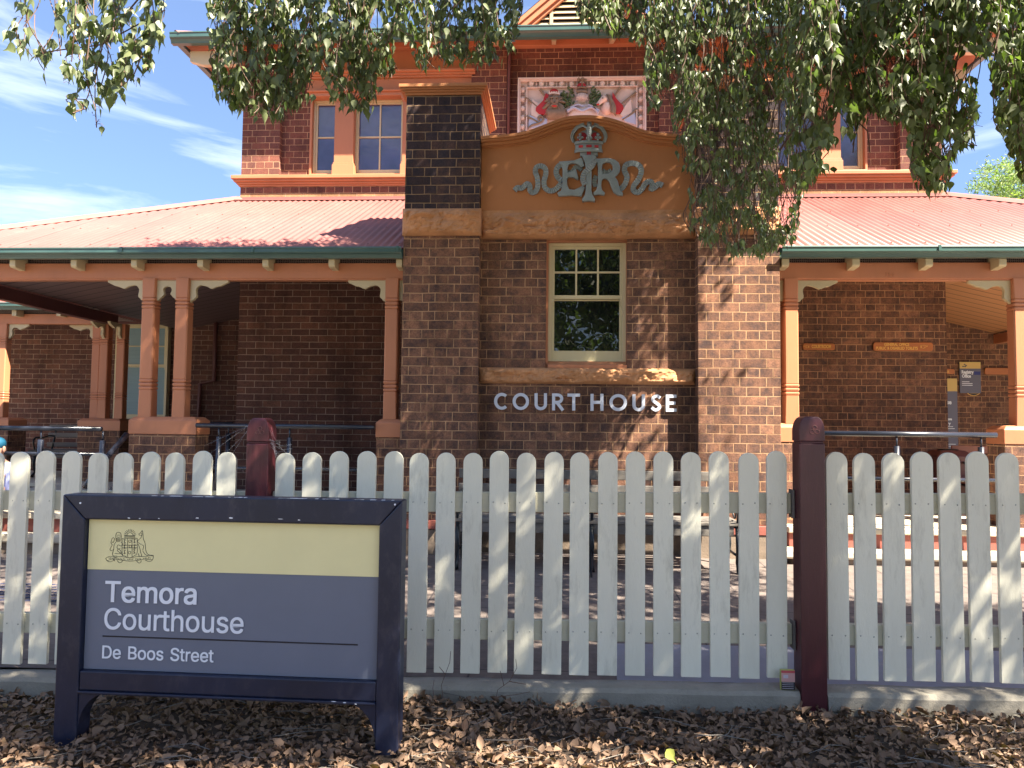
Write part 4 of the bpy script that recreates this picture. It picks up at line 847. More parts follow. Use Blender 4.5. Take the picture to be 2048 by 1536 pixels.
slope_front('upper_roof', ux0, ux1, uy0, ztR, utop)
slope_side('upper_roof_side', uy0, 15.7, ux0, ztR, 1, lambda y: min(y - uy0, 3.2, 15.8 - y)); slope_side('upper_roof_side', uy0, 15.7, ux1, ztR, -1, lambda y: min(y - uy0, 3.2, 15.8 - y))
hip_cap((ux0, uy0, ztR + .01), (ux0 + 3.2, uy0 + 3.2, ztR + 3.2 * PIT + .02)); hip_cap((ux1, uy0, ztR + .01), (ux1 - 3.2, uy0 + 3.2, ztR + 3.2 * PIT + .02))
# soffit boards and rafter tails
b = MB(); zs0, zs1 = UZ - .095, 6.605
b.add([(ux0 + .08, uy0 + .07, zs0), (ux1 - .08, uy0 + .07, zs0), (ux1 - .7, YW + .1, zs1), (ux0 + .7, YW + .1, zs1)], [(0, 1, 2, 3)])
b.add([(ux0 + .08, uy0 + .07, zs0), (ux0 + .7, YW + .1, zs1), (ux0 + .7, 15, zs1), (ux0 + .08, 15, zs0)], [(0, 1, 2, 3)]); b.add([(ux1 - .08, uy0 + .07, zs0), (ux1 - .7, YW + .1, zs1), (ux1 - .7, 15, zs1), (ux1 - .08, 15, zs0)], [(0, 1, 2, 3)])
b.build('soffit', M['orange'], house)
tails = [X(1108 + k * 114.5, YW - .1, 85) for k in range(-6, 6)]
for x in tails:
    if ML - .1 < x < MR + .1:
        MB().prismx([(UY + .135, UZ - .145), (UY + .135, zs0 + .0), (YW - .055, 6.58), (YW - .055, 6.41), (YW - .12, 6.38)], x - .028, x + .028).build('rafter_tail', M['cream'], house, bevel=.003)
for (s, e) in ((0, ux0), (1, ux1)):
    g = 1 if s == 0 else -1
    MB().prism([(e + g * .12, 6.235), (e + g * .12, 6.10), (e + g * .30, 6.05), (e + g * .78, 6.05), (e + g * .78, 6.235)], 9.50, 9.58).build('outrigger', M['cream'], house, bevel=.004)
    MB().prism([(e + g * .12, 6.235), (e + g * .12, 6.10), (e + g * .30, 6.05), (e + g * .78, 6.05), (e + g * .78, 6.235)], 10.35, 10.43).build('outrigger', M['cream'], house, bevel=.004)
    MB().prism([(e + g * .12, 6.235), (e + g * .12, 6.10), (e + g * .30, 6.05), (e + g * .78, 6.05), (e + g * .78, 6.235)], 11.4, 11.48).build('outrigger', M['cream'], house, bevel=.004)
# gablet
gz0 = ztR + (gby - uy0) * PIT + 0.02; hw = gbx1 - umid; gap = gz0 + hw * 0.85
gb = MB().prism([(gbx0 + .12, gz0), (gbx1 - .12, gz0), (umid, gap - .11)], gby + .06, gby + .10).build('gablet', M['ink'], house)
b = MB(); b.box(gbx0 + .1, gbx1 - .1, gby - .01, gby + .03, gz0 - .005, gz0 + .035)
for k in (-0.42, -.0, 0.42):
    zz = gz0 + (hw - abs(k)) * .85 - .16; b.box(umid + k - .022, umid + k + .022, gby + .001, gby + .034, gz0 + .036, zz)
b.build('louvre_frame', M['sashw'] if 'sashw' in M else M['cream'], gb)
k = 0; zz = gz0 + .06
while zz < gap - .25:
    half = (gap - .13 - zz) / .85 - .02
    MB().prismx([(gby + .004, zz), (gby + .01, zz - .006), (gby + .05, zz + .052), (gby + .044, zz + .058)], umid - half, umid + half).build('louvre', M['plaster_lt'] if 'plaster_lt' in M else M['cream'], gb); zz += 0.078
for g in (-1, 1):
    e0 = (umid + g * (hw + .02), gz0 - .02); e1 = (umid, gap + .0)
    n_ = Vector((g * .85, 0, 1)).normalized()
    for (d0, d1, yf) in ((0.0, .05, gby - .10), (.0505, .12, gby - .07), (.1205, .16, gby - .03)):
        MB().prism([(e0[0] - n_.x * d0, e0[1] - n_.z * d0), (e1[0], e1[1] - d0 * 1.31), (e1[0], e1[1] - d1 * 1.31), (e0[0] - n_.x * d1, e0[1] - n_.z * d1)], yf, gby + .02).build('bargeboard', M['orange'], gb)
    b = MB(); vs = []
    nseg = 60
    for i in range(nseg + 1):
        y = gby - .1 + (2.2) * i / nseg; c = corr(y * 1.0)
        vs += [(umid + g * (hw + .05), y, gz0 - .03 + c), (umid, y, gap + .02 + c)]
    b.add(vs, [(2 * i, 2 * i + 2, 2 * i + 3, 2 * i + 1) for i in range(nseg)]); b.build('gablet_roof', M['roof'], gb, smooth=True)

# --- verandas, left and right
VY0, VZ = 7.05, 3.088           # gutter front, gutter top
VX0, VX1 = -7.10, mir(-7.10)
ry0 = VY0 + .06; rx0 = VX0 + .06; rx1 = VX1 - .06; zr0 = VZ + .006
VP = (4.395 - zr0) / (YW - ry0)
def vtop(x): return ry0 + min(x - rx0, YW - .05 - ry0)
def vtopR(x): return ry0 + min(rx1 - x, YW - .05 - ry0)
slope_front('veranda_roof', rx0, PL0 - .003, ry0, zr0, vtop, pit=VP); slope_front('veranda_roof', PR1 + .003, rx1, ry0, zr0, vtopR, pit=VP)
hw2 = YW - ry0
slope_side('veranda_roof_side', ry0, 13, rx0, zr0, 1, lambda y: min(y - ry0, hw2), pit=VP); slope_side('veranda_roof_side', ry0, 13, rx1, zr0, -1, lambda y: min(y - ry0, hw2), pit=VP)
hip_cap((rx0, ry0, zr0 + .01), (rx0 + hw2, YW, zr0 + hw2 * VP + .02)); hip_cap((rx1, ry0, zr0 + .01), (rx1 - hw2, YW, zr0 + hw2 * VP + .02))
for (a, c) in ((rx0 + hw2, PL0 - .01), (PR1 + .01, rx1 - hw2)):
    MB().box(a, c, YW - .16, YW - .046, 4.338, 4.352).build('apron_flashing', M['flash2'], house)
gutter(VX0, PL0 - .004, VY0, VZ); gutter(PR1 + .004, VX1, VY0, VZ)
gutter_y(VX0, VY0 + .101, 10.55, VZ, 1); gutter_y(VX1, VY0 + .101, 13, VZ, -1)
for px in (242, 505, 795, 1880):
    x = X(px, VY0, 500); MB().box(x - .012, x + .012, VY0 - .0065, VY0 - .001, VZ - .05, VZ + .002).build('gutter_strap', M['gutter'], house)
for px in (425, 1908):   # small ridge ends beyond the roof
    x = X(px, 11.2, 410); MB().prismx([(11.15, 4.4), (11.35, 4.4), (11.25, 4.56 if px < 1000 else 4.60)], x - .12, x + .12).build('ridge_end', M['flash2'], house)
# rafter tails with netting between, beam
BZ0, BZ1, BY0, BY1 = 2.832, 2.984, 7.30, 7.41
tl_ = [X(px, 7.12, 525) for px in (20, 143, 264, 397, 528, 661, 797)]; stp = (tl_[-1] - tl_[0]) / 6
tl_ = [tl_[0] - stp * k for k in (1, 2)] + tl_[:-1] + [tl_[-1]]
tr2 = [X(px, 7.12, 525) for px in (1573, 1715, 1862, 2010)]; st2 = (tr2[3] - tr2[1]) / 2; tr2 += [tr2[3] + st2 * k for k in (1, 2, 3)]
for x in tl_ + tr2:
    w = .03 if x < 0 else .034
    MB().prismx([(7.165, 2.915), (7.15, 2.93), (7.15, VZ - .101), (7.34, VZ - .02), (7.34, 2.986), (7.298, 2.985), (7.298, 2.905)], x - w, x + w).build('rafter_tail', M['cream'], house, bevel=.005)
for (a, c) in ((VX0 + .6, PL0 - .005), (PR1 + .005, VX1 - .6)):
    hb('veranda_beam', a, c, BY0, BY1, BZ0, BZ1, 'timber', .006); hb('eave_netting', a, c, 7.345, 7.36, BZ1 + .001, VZ + .07, 'net')
    hb('beam_fillet', a, c, BY0 + .012, BY1 - .012, BZ0 - .012, BZ0 - .0005, 'timber')
SBX = -6.52
hb('side_beam', SBX - .055, SBX + .055, BY1 + .001, 10.95, BZ0, BZ1, 'timber_dark', .005); hb('side_beam', mir(SBX) - .055, mir(SBX) + .055, BY1 + .001, 12.9, BZ0, BZ1, 'timber', .005)  # left beam gets the dark paint, its shade put into the colour
# house number carved in the right beam
text('number', '154', 0.062, X(1770, BY0, 549), Z(554, BY0, 1780), BY0 - .002, M['timber'], house, .004, 0.0012)
# veranda ceilings
def ceil(name, x0, x1, y0, y1, fn, m):
    b = MB(); nx, ny = 24, 24; vs = []; fs = []
    for j in range(ny + 1):
        for i in range(nx + 1):
            x = x0 + (x1 - x0) * i / nx; y = y0 + (y1 - y0) * j / ny; vs.append((x, y, fn(x, y)))
    for j in range(ny):
        for i in range(nx): a = j * (nx + 1) + i; fs.append((a, a + 1, a + nx + 2, a + nx + 1))
    b.add(vs, fs); return b.build(name, m, house)
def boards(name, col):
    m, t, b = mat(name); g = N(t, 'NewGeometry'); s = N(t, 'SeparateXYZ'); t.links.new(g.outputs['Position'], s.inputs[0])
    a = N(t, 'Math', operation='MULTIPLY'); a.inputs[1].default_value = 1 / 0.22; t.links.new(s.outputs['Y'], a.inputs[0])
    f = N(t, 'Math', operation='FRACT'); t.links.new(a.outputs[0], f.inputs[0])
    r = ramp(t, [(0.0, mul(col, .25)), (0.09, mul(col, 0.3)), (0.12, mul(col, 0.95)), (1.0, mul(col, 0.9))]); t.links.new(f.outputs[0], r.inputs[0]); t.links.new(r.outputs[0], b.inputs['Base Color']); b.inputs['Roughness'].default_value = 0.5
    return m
M['boards'] = boards('painted_ceiling_boards', (0.56, 0.27, 0.13)); M['boards_dim'] = boards('shade_darkened_ceiling_boards', (0.22, 0.15, 0.15))  # left boards are a dim copy, veranda shade mixed into the colour
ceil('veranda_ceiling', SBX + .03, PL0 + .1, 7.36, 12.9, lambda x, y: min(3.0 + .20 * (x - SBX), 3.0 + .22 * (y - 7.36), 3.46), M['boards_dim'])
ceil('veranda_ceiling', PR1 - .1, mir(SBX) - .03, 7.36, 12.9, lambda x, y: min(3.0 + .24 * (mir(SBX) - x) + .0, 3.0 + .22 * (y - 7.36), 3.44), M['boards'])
# posts
def post_mesh(x, y, w, z0, z1, parent=house, m='timber', name='veranda_post'):
    h = w / 2; H = z1 - z0
    prof = [(z0, h)]
    for zc in (z0 + 0.225 * H - .03, z0 + 0.79 * H):
        for k in range(3):
            c = zc + k * .037
            prof += [(c - .0145, h), (c - .0135, h - .006), (c - .009, h - .006), (c - .006, h + .001), (c + .006, h + .004), (c + .018, h + .001), (c + .0205, h - .006)]
        prof += [(zc + 3 * .037 - .012, h)]
    prof += [(z1, h)]; prof = sorted(prof, key=lambda p: p[0])
    vs = []; fs = []; ch = .011
    for (z, a) in prof:
        cc = ch if (z0 + .19 * H < z < z0 + .95 * H) else ch * .35
        for (dx, dy) in ((-a + cc, -a), (a - cc, -a), (a, -a + cc), (a, a - cc), (a - cc, a), (-a + cc, a), (-a, a - cc), (-a, -a + cc)): vs.append((x + dx, y + dy, z))
    for i in range(len(prof) - 1):
        for k in range(8): fs.append((8 * i + k, 8 * i + (k + 1) % 8, 8 * i + 8 + (k + 1) % 8, 8 * i + 8 + k))
    fs += [tuple(range(7, -1, -1)), tuple(8 * (len(prof) - 1) + k for k in range(8))]
    return MB().add(vs, fs).build(name, M[m], parent)
def plinth(x0, x1, y0, y1, zb=1.304, zt=1.475, m='timber'):
    hb('post_plinth_brick', x0 + .006, x1 - .006, y0 + .006, y1 - .006, 0.2, zb, 'brick', .004)
    i = .035; vs = []
    for (z, o) in ((zb + .001, 0), (zt - .038, 0), (zt - .018, .020), (zt - .006, .034), (zt, .05)): vs += [(x0 + o, y0 + o, z), (x1 - o, y0 + o, z), (x1 - o, y1 - o, z), (x0 + o, y1 - o, z)]
    fs = [(4 * r + k, 4 * r + (k + 1) % 4, 4 * r + 4 + (k + 1) % 4, 4 * r + 4 + k) for r in range(4) for k in range(4)] + [(3, 2, 1, 0), (16, 17, 18, 19)]
    MB().add(vs, fs).build('post_plinth', M[m], house, bevel=.004)
PY = 7.345; K = 0.000488
brk = [(0, 0), (773, 0), (773, 40), (608, 120), (560, 122), (518, 140), (433, 173), (395, 158), (368, 140), (330, 124), (288, 112), (245, 103), (208, 100), (168, 112), (138, 140), (118, 172), (113, 205), (118, 250), (128, 300), (123, 345), (100, 360), (78, 380), (70, 402), (40, 412), (18, 425), (8, 447), (0, 447)]
def bracket(x, sg, y=PY, sc_=1.0, k=1.0):
    MB().prism([(x + sg * a * K * sc_, BZ0 - .0125 - c * K * k) for a, c in brk], y - .02, y + .02).build('fretwork_bracket', M['cream'], house, bevel=.002)
def keyhole(x0, x1, y=PY):
    w = x1 - x0; h = 0.205; half = [(0, 0), (.5, 0), (.5, .30), (.40, .31), (.33, .36), (.295, .44), (.305, .54), (.34, .62), (.36, .66), (.32, .72), (.26, .76), (.24, .82), (.15, .86), (.12, .93), (.0, 1.0)]
    pts = [(x0 + a * w, BZ0 - .0125 - c * h) for a, c in half] + []
    ptr_ = [(x1 - (a * w), BZ0 - .0125 - c * h) for a, c in half]
    MB().prism(pts, y - .02, y + .02).build('fretwork_bracket', M['cream'], house, bevel=.002); MB().prism(ptr_, y - .0195, y + .0195).build('fretwork_bracket', M['cream'], house, bevel=.002)
def pxc(a, c, y=PY - .06, py=700): return (X(a, y, py) + X(c, y, py)) / 2
p1, p2, p3 = pxc(280.8, 304.8), pxc(347.7, 372.4), pxc(769, 794)
p4, p5 = pxc(1566, 1597) + .005, mir(p2) - .03
p5 = X(2030, PY - .06, 700) + .062
W = 0.128
for x in (p1, p2, p3, p4 + .004, p5, p5 + (p2 - p1)): post_mesh(x, PY, W, 1.47, BZ0 - .0005)
plinth(X(256, 7.24, 850), X(392, 7.24, 850), 7.245, 7.245 + .30); plinth(X(751, 7.25, 860), PL0 - .002, 7.25, 7.50, 1.30)
plinth(PR1 + .002, X(1614, 7.25, 860), 7.25, 7.50, 1.30); plinth(X(2009, 7.24, 860), X(2009, 7.24, 860) + (X(392, 7.24, 850) - X(256, 7.24, 850)), 7.245, 7.545)
h = W / 2
bracket(p1 - h, -1); keyhole(p1 + h, p2 - h); bracket(p2 + h, 1); bracket(p3 - h, -1); bracket(p4 + h + .004, 1); bracket(p5 - h, -1)
for (a, c) in ((p3 + h, PL0 - .001), (PR1 + .001, p4 - h + .004)):
    if c - a > .01: MB().box(a, c, PY - .02, PY + .02, BZ0 - .21, BZ0 - .0125).build('fretwork_bracket', M['cream'], house)
# veranda floors, red risers, concrete steps, base stones
for (a, c) in ((VX0 + .3, PL0 - .03), (PR1 + .03, VX1 - .3)):
    hb('veranda_floor', a, c, 7.02, 12.9, 0.50, 0.552, 'stepc', .008); hb('step_riser', a + .01, c - .01, 7.05, 9, 0.375, 0.4995, 'redstep', .004)
    hb('step', a - .1, c, 6.86, 9, 0.298, 0.3745, 'stepc', .018); hb('step_base', a, c, 6.90, 9, 0.05, 0.2975, 'stone')
# --- far wing on the left and far walls
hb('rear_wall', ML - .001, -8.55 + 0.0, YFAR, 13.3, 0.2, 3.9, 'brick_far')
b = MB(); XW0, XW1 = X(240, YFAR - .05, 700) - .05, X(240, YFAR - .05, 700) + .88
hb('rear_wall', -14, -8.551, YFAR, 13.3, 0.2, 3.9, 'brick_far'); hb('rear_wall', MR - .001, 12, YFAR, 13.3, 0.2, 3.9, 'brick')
zwb2, zwt2 = 1.46, Z(650, YFAR, 250)
window(XW0, XW1, zwb2, zwt2, YFAR - .11, 2, 2, meet=Z(732, YFAR, 250), fw=.04, bot=.07, m='sash', gl='blind', backing=False)
hb('window_lintel', XW0 - .05, XW1 + .05, YFAR - .13, YFAR - .001, zwt2 + .002, zwt2 + .16, 'timber_dark'); hb('window_head', XW0 - .05, XW1 + .05, YFAR - .12, YFAR - .001, zwt2 + .162, zwt2 + .23, 'orange')
MB().tube([(X(430, YFAR - .05, 700), YFAR - .05, 3.5), (X(430, YFAR - .05, 700), YFAR - .05, Z(762, YFAR, 430)), (X(402, YFAR - .05, 700), YFAR - .05, Z(768, YFAR, 430)), (X(399, YFAR - .05, 800), YFAR - .05, 0.5)], 0.035, 8).build('downpipe', M['timber_dark'], house, smooth=True)
WY = 10.85; wzo = P(100, 628, WY).z; wzb = P(100, 648, WY).z
hb('wing_beam', -14, SBX - .15, WY, WY + .11, wzb, wzo, 'timber', .005); gutter(-14, VX0 - .01, WY - .28, wzo + .13)
hb('eave_netting', -14, SBX - .2, WY + .04, WY + .05, wzo + .001, wzo + .15, 'net')
for px in (35, 124, -55, -144): 
    x = X(px - 6, WY - .15, 625); MB().box(x - .035, x + .035, WY - .16, WY - .001, wzo - .05, wzo + .05).build('rafter_tail', M['cream'], house, bevel=.004)
slope_front('wing_roof', -14, VX0 + .9, WY - .23, wzo + .135, lambda x: WY - .23 + 3.6, step=.0191, pit=VP)
slope_front('wing_roof', VX1 - .9, 14, WY - .23, wzo + .135, lambda x: WY - .23 + 3.6, step=.0191, pit=VP)  # unseen right wing, added so its roof keeps sun off the far wall
hb('wing_beam', mir(SBX) + .15, 14, WY, WY + .11, wzb, wzo, 'timber', .005); gutter(VX1 + .01, 14, WY - .28, wzo + .13)
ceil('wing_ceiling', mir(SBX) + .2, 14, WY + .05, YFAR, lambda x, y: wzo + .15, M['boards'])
hb('sun_block_wall', 10.4, 10.7, 9.0, YFAR, .2, 3.05, 'brick')  # unseen wall added to block low sun from the right
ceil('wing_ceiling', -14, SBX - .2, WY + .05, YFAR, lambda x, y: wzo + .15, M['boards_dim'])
PW = .125
for px, yy in ((186, WY + .05), (209, WY + .02 - .0), (248, WY + .05)):
    pass
xa, xb2, xc = X(186.5, WY, 750), X(206, WY - .02, 750), X(241, WY + .0, 750)
for (x, y) in ((xa - .02, WY + .13), (xb2 + .0, WY + .03), (xc + .0, WY + .03)): post_mesh(x, y, .125, 1.46, wzb - .0)
hb('post_plinth_brick', X(157, WY - .05, 870) + .01, X(215, WY - .05, 870), WY - .08, WY + .30, .2, 1.30, 'brick_far')
plx0, plx1 = X(157, WY - .05, 870), X(222, WY - .05, 870)
plinth(plx0, X(247, WY, 850), WY - .09, WY + .31, 1.285, 1.46)
xl = X(2, 10.85, 750); post_mesh(xl, WY + .05, .125, 1.46, wzb); plinth(xl - .25, xl + .22, WY - .1, WY + .3, 1.285, 1.46)
def wbr(x, sg, y, sc_=.8):
    MB().prism([(x + sg * a * K * sc_, wzb - .001 - c * K) for a, c in brk], y - .02, y + .02).build('fretwork_bracket', M['cream'], house)
wbr(xa - .085, -1, WY + .13, 1.0); wbr(xl + .07, 1, WY + .05)
for x in (xb2, xc): MB().prismx([(WY - .04 - a * K * .8, wzb + .0 - c * K) for a, c in brk], x - .02, x + .02).build('fretwork_bracket', M['cream'], house)
hb('wing_floor', -14, VX0 + .29, 10.4, 12.9, .50, .552, 'stepc')

# ================================================================ lettering COURT HOUSE
let = thing('wall_lettering', 'white metal letters reading COURT HOUSE on the brick under the bay window', 'lettering', (CX, YC, 1.57))
LY0, LY1 = YC - .030, YC - .006
def L(px, py): p = P(px, py, LY0); return (p.x, p.z)
def arc(cx, cy, rx, ry, a0, a1, n=20): return [(cx + rx * math.cos(R(a0 + (a1 - a0) * k / n)), cy - ry * math.sin(R(a0 + (a1 - a0) * k / n))) for k in range(n + 1)]
def letter(ch, x0, x1, yt, yb):
    b = MB(); s = 3.1; sw = 6.3 * 0.00462; cx, cy = (x0 + x1) / 2, (yt + yb) / 2; q = []
    if ch == 'O': q = [arc(cx, cy, (x1 - x0) / 2 - s, (yb - yt) / 2 - s, 0, 360, 36)]
    if ch == 'C': q = [arc(cx + 2, cy, (x1 - x0) / 2 - s + 2, (yb - yt) / 2 - s, 48, 312, 26)]
    if ch == 'U': q = [[(x0 + s, yt), (x0 + s, cy + 3)] + arc(cx, cy + 5, (x1 - x0) / 2 - s, (yb - yt) / 2 - s - 5, 180, 360, 16) + [(x1 - s, cy + 3), (x1 - s, yt)]]
    if ch == 'T': q = [[(x0, yt + s), (x1, yt + s)], [(cx, yt + 2 * s), (cx, yb)]]
    if ch == 'H': q = [[(x0 + s, yt), (x0 + s, yb)], [(x1 - s, yt), (x1 - s, yb)], [(x0 + 2 * s, cy), (x1 - 2 * s, cy)]]
    if ch == 'E': q = [[(x0 + s, yt), (x0 + s, yb)], [(x0 + 2 * s, yt + s), (x1, yt + s)], [(x0 + 2 * s, cy), (x1 - 2, cy)], [(x0 + 2 * s, yb - s), (x1, yb - s)]]
    if ch == 'R': q = [[(x0 + s, yt), (x0 + s, yb)], [(x0 + 2 * s, yt + s), (cx, yt + s)] + arc(cx, yt + 10.5, (x1 - x0) / 2 - s - .5, 10.5 - s, 90, -90, 14) + [(x0 + 2 * s, yt + 21 - s)], [(cx - 1, yt + 19), (x1 - 1, yb)]]
    if ch == 'S': q = [soft([(x1 - 2, yt + 7), (cx + 2, yt + 3), (x0 + 5, yt + 6), (x0 + 4.5, yt + 12), (cx, cy - .5), (x1 - 4, cy + 5), (x1 - 4, yb - 7), (cx - 1, yb - 3), (x0 + 1.5, yb - 8)], 5)]
    for i, st in enumerate(q): b.strip([L(*p) for p in st], sw, LY0 - i * .0007, LY1)
    b.build('letter_' + ch.lower(), M['letter'], let)
for ch, a, c in (('C', 988, 1015), ('O', 1025, 1058), ('U', 1069, 1094), ('R', 1104, 1127), ('T', 1135, 1160), ('H', 1181, 1207), ('O', 1219, 1254), ('U', 1265, 1290), ('S', 1302, 1322.5), ('E', 1332, 1353)):
    yo = (a - 988) * 4.0 / 365; letter(ch, a, c, 785.5 + yo, 819.5 + yo)

# ================================================================ royal cypher on the parapet
cy_ = thing('royal_cypher', 'silver grey relief of a crown over letters E I R with ribbons on ochre parapet', 'emblem', (CX + .02, YC - .07, 3.6))
YE = YC - .064
def Q(x, y): p = P(1000 + x / 5.12, 130 + y / 5.12, YE); return (p.x, p.z)
U_ = 7.25 / F_PX / 5.12
def rib(pts, w, yf, n=5): MB().strip([Q(*p) for p in soft(pts, n)], w * U_, yf, yf + .022, wob=.006).build('ribbon', M['pewter'], cy_)
rib([(150, 1290), (180, 1262), (215, 1268), (245, 1250), (275, 1222), (305, 1240), (308, 1290), (335, 1312), (370, 1295), (388, 1240), (382, 1160), (362, 1100), (375, 1055), (418, 1040), (462, 1065), (470, 1120), (450, 1200), (462, 1262), (510, 1295), (560, 1285), (600, 1250), (625, 1215)], 52, YE - .026, 5)
rib([(640, 1025), (600, 1040), (575, 1090), (590, 1150), (640, 1195)], 54, YE - .022)
rib([(690, 1090), (715, 1105), (745, 1085), (770, 1050), (810, 1060), (835, 1085)], 40, YE - .018)
rib([(1190, 1290), (1240, 1270), (1280, 1220), (1298, 1150), (1272, 1085), (1290, 1030), (1360, 1012), (1425, 1040), (1445, 1100), (1415, 1180), (1370, 1240), (1365, 1290), (1410, 1310), (1455, 1270), (1490, 1215), (1535, 1200), (1560, 1235), (1545, 1275), (1580, 1260), (1620, 1225), (1665, 1240)], 54, YE - .026, 5)
rib([(1045, 1085), (1090, 1110), (1140, 1085)], 50, YE - .018); rib([(985, 1140), (965, 1190), (975, 1250)], 44, YE - .018)
Eo = [(605, 1003), (680, 998), (760, 992), (835, 962), (850, 1000), (864, 1048), (832, 1062), (800, 1032), (750, 1018), (705, 1030), (690, 1070), (690, 1118), (735, 1105), (775, 1075), (785, 1110), (803, 1170), (793, 1192), (755, 1165), (705, 1160), (687, 1180), (687, 1240), (705, 1285), (760, 1292), (815, 1265), (850, 1238), (868, 1270), (832, 1357), (720, 1348), (600, 1355), (588, 1320), (625, 1300), (638, 1240), (640, 1150), (640, 1075), (632, 1035), (605, 1030)]
Ro = [(965, 970), (1010, 975), (1070, 968), (1120, 970), (1175, 985), (1212, 1015), (1228, 1060), (1222, 1105), (1200, 1138), (1172, 1158), (1200, 1195), (1215, 1250), (1230, 1298), (1255, 1322), (1255, 1350), (1205, 1348), (1160, 1315), (1135, 1260), (1118, 1210), (1095, 1182), (1065, 1175), (1042, 1192), (1034, 1250), (1042, 1295), (1072, 1322), (1066, 1346), (1010, 1338), (958, 1346), (954, 1320), (985, 1292), (1000, 1210), (1002, 1060), (988, 1012), (965, 995)]
Rh = [(1048, 1025), (1085, 1008), (1125, 1012), (1150, 1040), (1152, 1080), (1135, 1112), (1095, 1130), (1048, 1130), (1040, 1080)]
Io = [(838, 938), (870, 945), (905, 938), (960, 942), (985, 965), (962, 990), (945, 1030), (936, 1100), (934, 1300), (945, 1350), (970, 1385), (970, 1412), (905, 1405), (845, 1412), (838, 1388), (866, 1350), (876, 1300), (878, 1100), (872, 1030), (855, 985)]
curve_shape('letter_e', [[Q(*p) for p in Eo]], YE - .045, .035, M['pewter'], cy_, bevel=.004)
curve_shape('letter_r', [[Q(*p) for p in Ro], [Q(*p) for p in Rh]], YE - .046, .036, M['pewter'], cy_, bevel=.004)
curve_shape('letter_i', [[Q(*p) for p in Io]], YE - .056, .05, M['pewter'], cy_, bevel=.004)
rib([(965, 1000), (945, 1045), (900, 1090), (860, 1130), (845, 1190), (868, 1245)], 52, YE - .066)
# crown
cw_ = MB(); c0 = Q(910, 860)
def ell(b, x, y, rx, ry, d, yy=YE, nu=14): p = Q(x, y); b.sphere((p[0], yy, p[1]), rx * U_, d, ry * U_, nu, 8)
def half_ring(b, x, y, rx, dep, hh, yy=YE):
    p = Q(x, y); n = 20; vs = []
    for k in range(n + 1):
        a = math.pi * k / n; cxx = p[0] + rx * U_ * math.cos(a); cyy = yy - dep * math.sin(a)
        for (dz, o) in ((-hh, 0), (-hh * .6, -.006), (hh * .6, -.006), (hh, 0)): vs.append((cxx, cyy + o, p[1] + dz * U_))
    b.add(vs, [(4 * i + k, 4 * i + 4 + k, 4 * i + 5 + k, 4 * i + 1 + k) for i in range(n) for k in range(3)])
half_ring(cw_, 908, 805, 150, .050, 16); half_ring(cw_, 906, 848, 138, .042, 30); half_ring(cw_, 906, 888, 145, .050, 18)
cw_.box(Q(820, 900)[0], Q(1000, 900)[0], YE - .03, YE, Q(0, 950)[1], Q(0, 900)[1])
def tub(b, pts, r, yy): b.tube([(Q(x, y)[0], yy - d, Q(x, y)[1]) for x, y, d in pts], r * U_, 7)
for sg in (-1, 1):
    pts = [(910 + sg * a, y, d) for a, y, d in ((150, 795, .01), (168, 750, .012), (155, 700, .02), (115, 655, .035), (60, 640, .05), (20, 665, .055), (8, 720, .055))]
    tub(cw_, pts, 15, YE)
    for (a, y, d) in soft(pts and [(910 + sg * a, y, d) for a, y, d in ((162, 790, .012), (180, 745, .014), (165, 690, .022), (118, 640, .037), (60, 622, .05))], 5): ell(cw_, a, y, 11, 11, .010, YE - d)
tub(cw_, [(910, 790, .05), (910, 720, .062), (910, 650, .058), (912, 620, .05)], 22, YE)
for y in range(640, 800, 20): ell(cw_, 910, y, 13, 11, .010, YE - .075)
ell(cw_, 912, 620, 28, 34, .026, YE - .04)
p = Q(912, 575)
for (w, h2) in ((9, 28), (30, 9)): cw_.box(p[0] - w * U_, p[0] + w * U_, YE - .055 - h2 * 1e-5, YE - .03, p[1] - h2 * U_, p[1] + h2 * U_)
for (dx, dz) in ((0, 26), (0, -26), (30, 0), (-30, 0)): cw_.box(p[0] + (dx - 11) * U_, p[0] + (dx + 11) * U_, YE - .057, YE - .03, p[1] + (dz - 7) * U_, p[1] + (dz + 7) * U_)
for x, y in ((820, 755), (1000, 755), (910, 765)):
    for (dx, dy, r_) in ((0, -24, 17), (-20, 6, 14), (20, 6, 14), (0, 26, 13), (0, 0, 12)): ell(cw_, x + dx, y + dy, r_, r_, .014, YE - (.06 if x == 910 else .045))
crown = cw_.build('crown', M['pewter'], cy_, smooth=True)
for cx_ in (852, 968): rc = MB(); ell(rc, cx_, 745, 62, 58, .030, YE - .003); rc.build('crown_lining', M['red'], crown)
rc = MB(); ell(rc, 910, 745, 120, 88, .026, YE - .001); rc.build('crown_back', M['pewter'], crown, smooth=True)
rc = MB()
for x, w in ((826, 22), (908, 28), (985, 20)): p0, p1_ = Q(x - w, 862), Q(x + w, 838); rc.box(p0[0], p1_[0], YE - (.056 if x == 908 else .046), YE - .02, p0[1], p1_[1])
p0, p1_ = Q(888, 932), Q(930, 900); rc.box(p0[0], p1_[0], YE - .040, YE - .02, p0[1], p1_[1])
rc.build('crown_jewels', M['red'], crown, smooth=False)

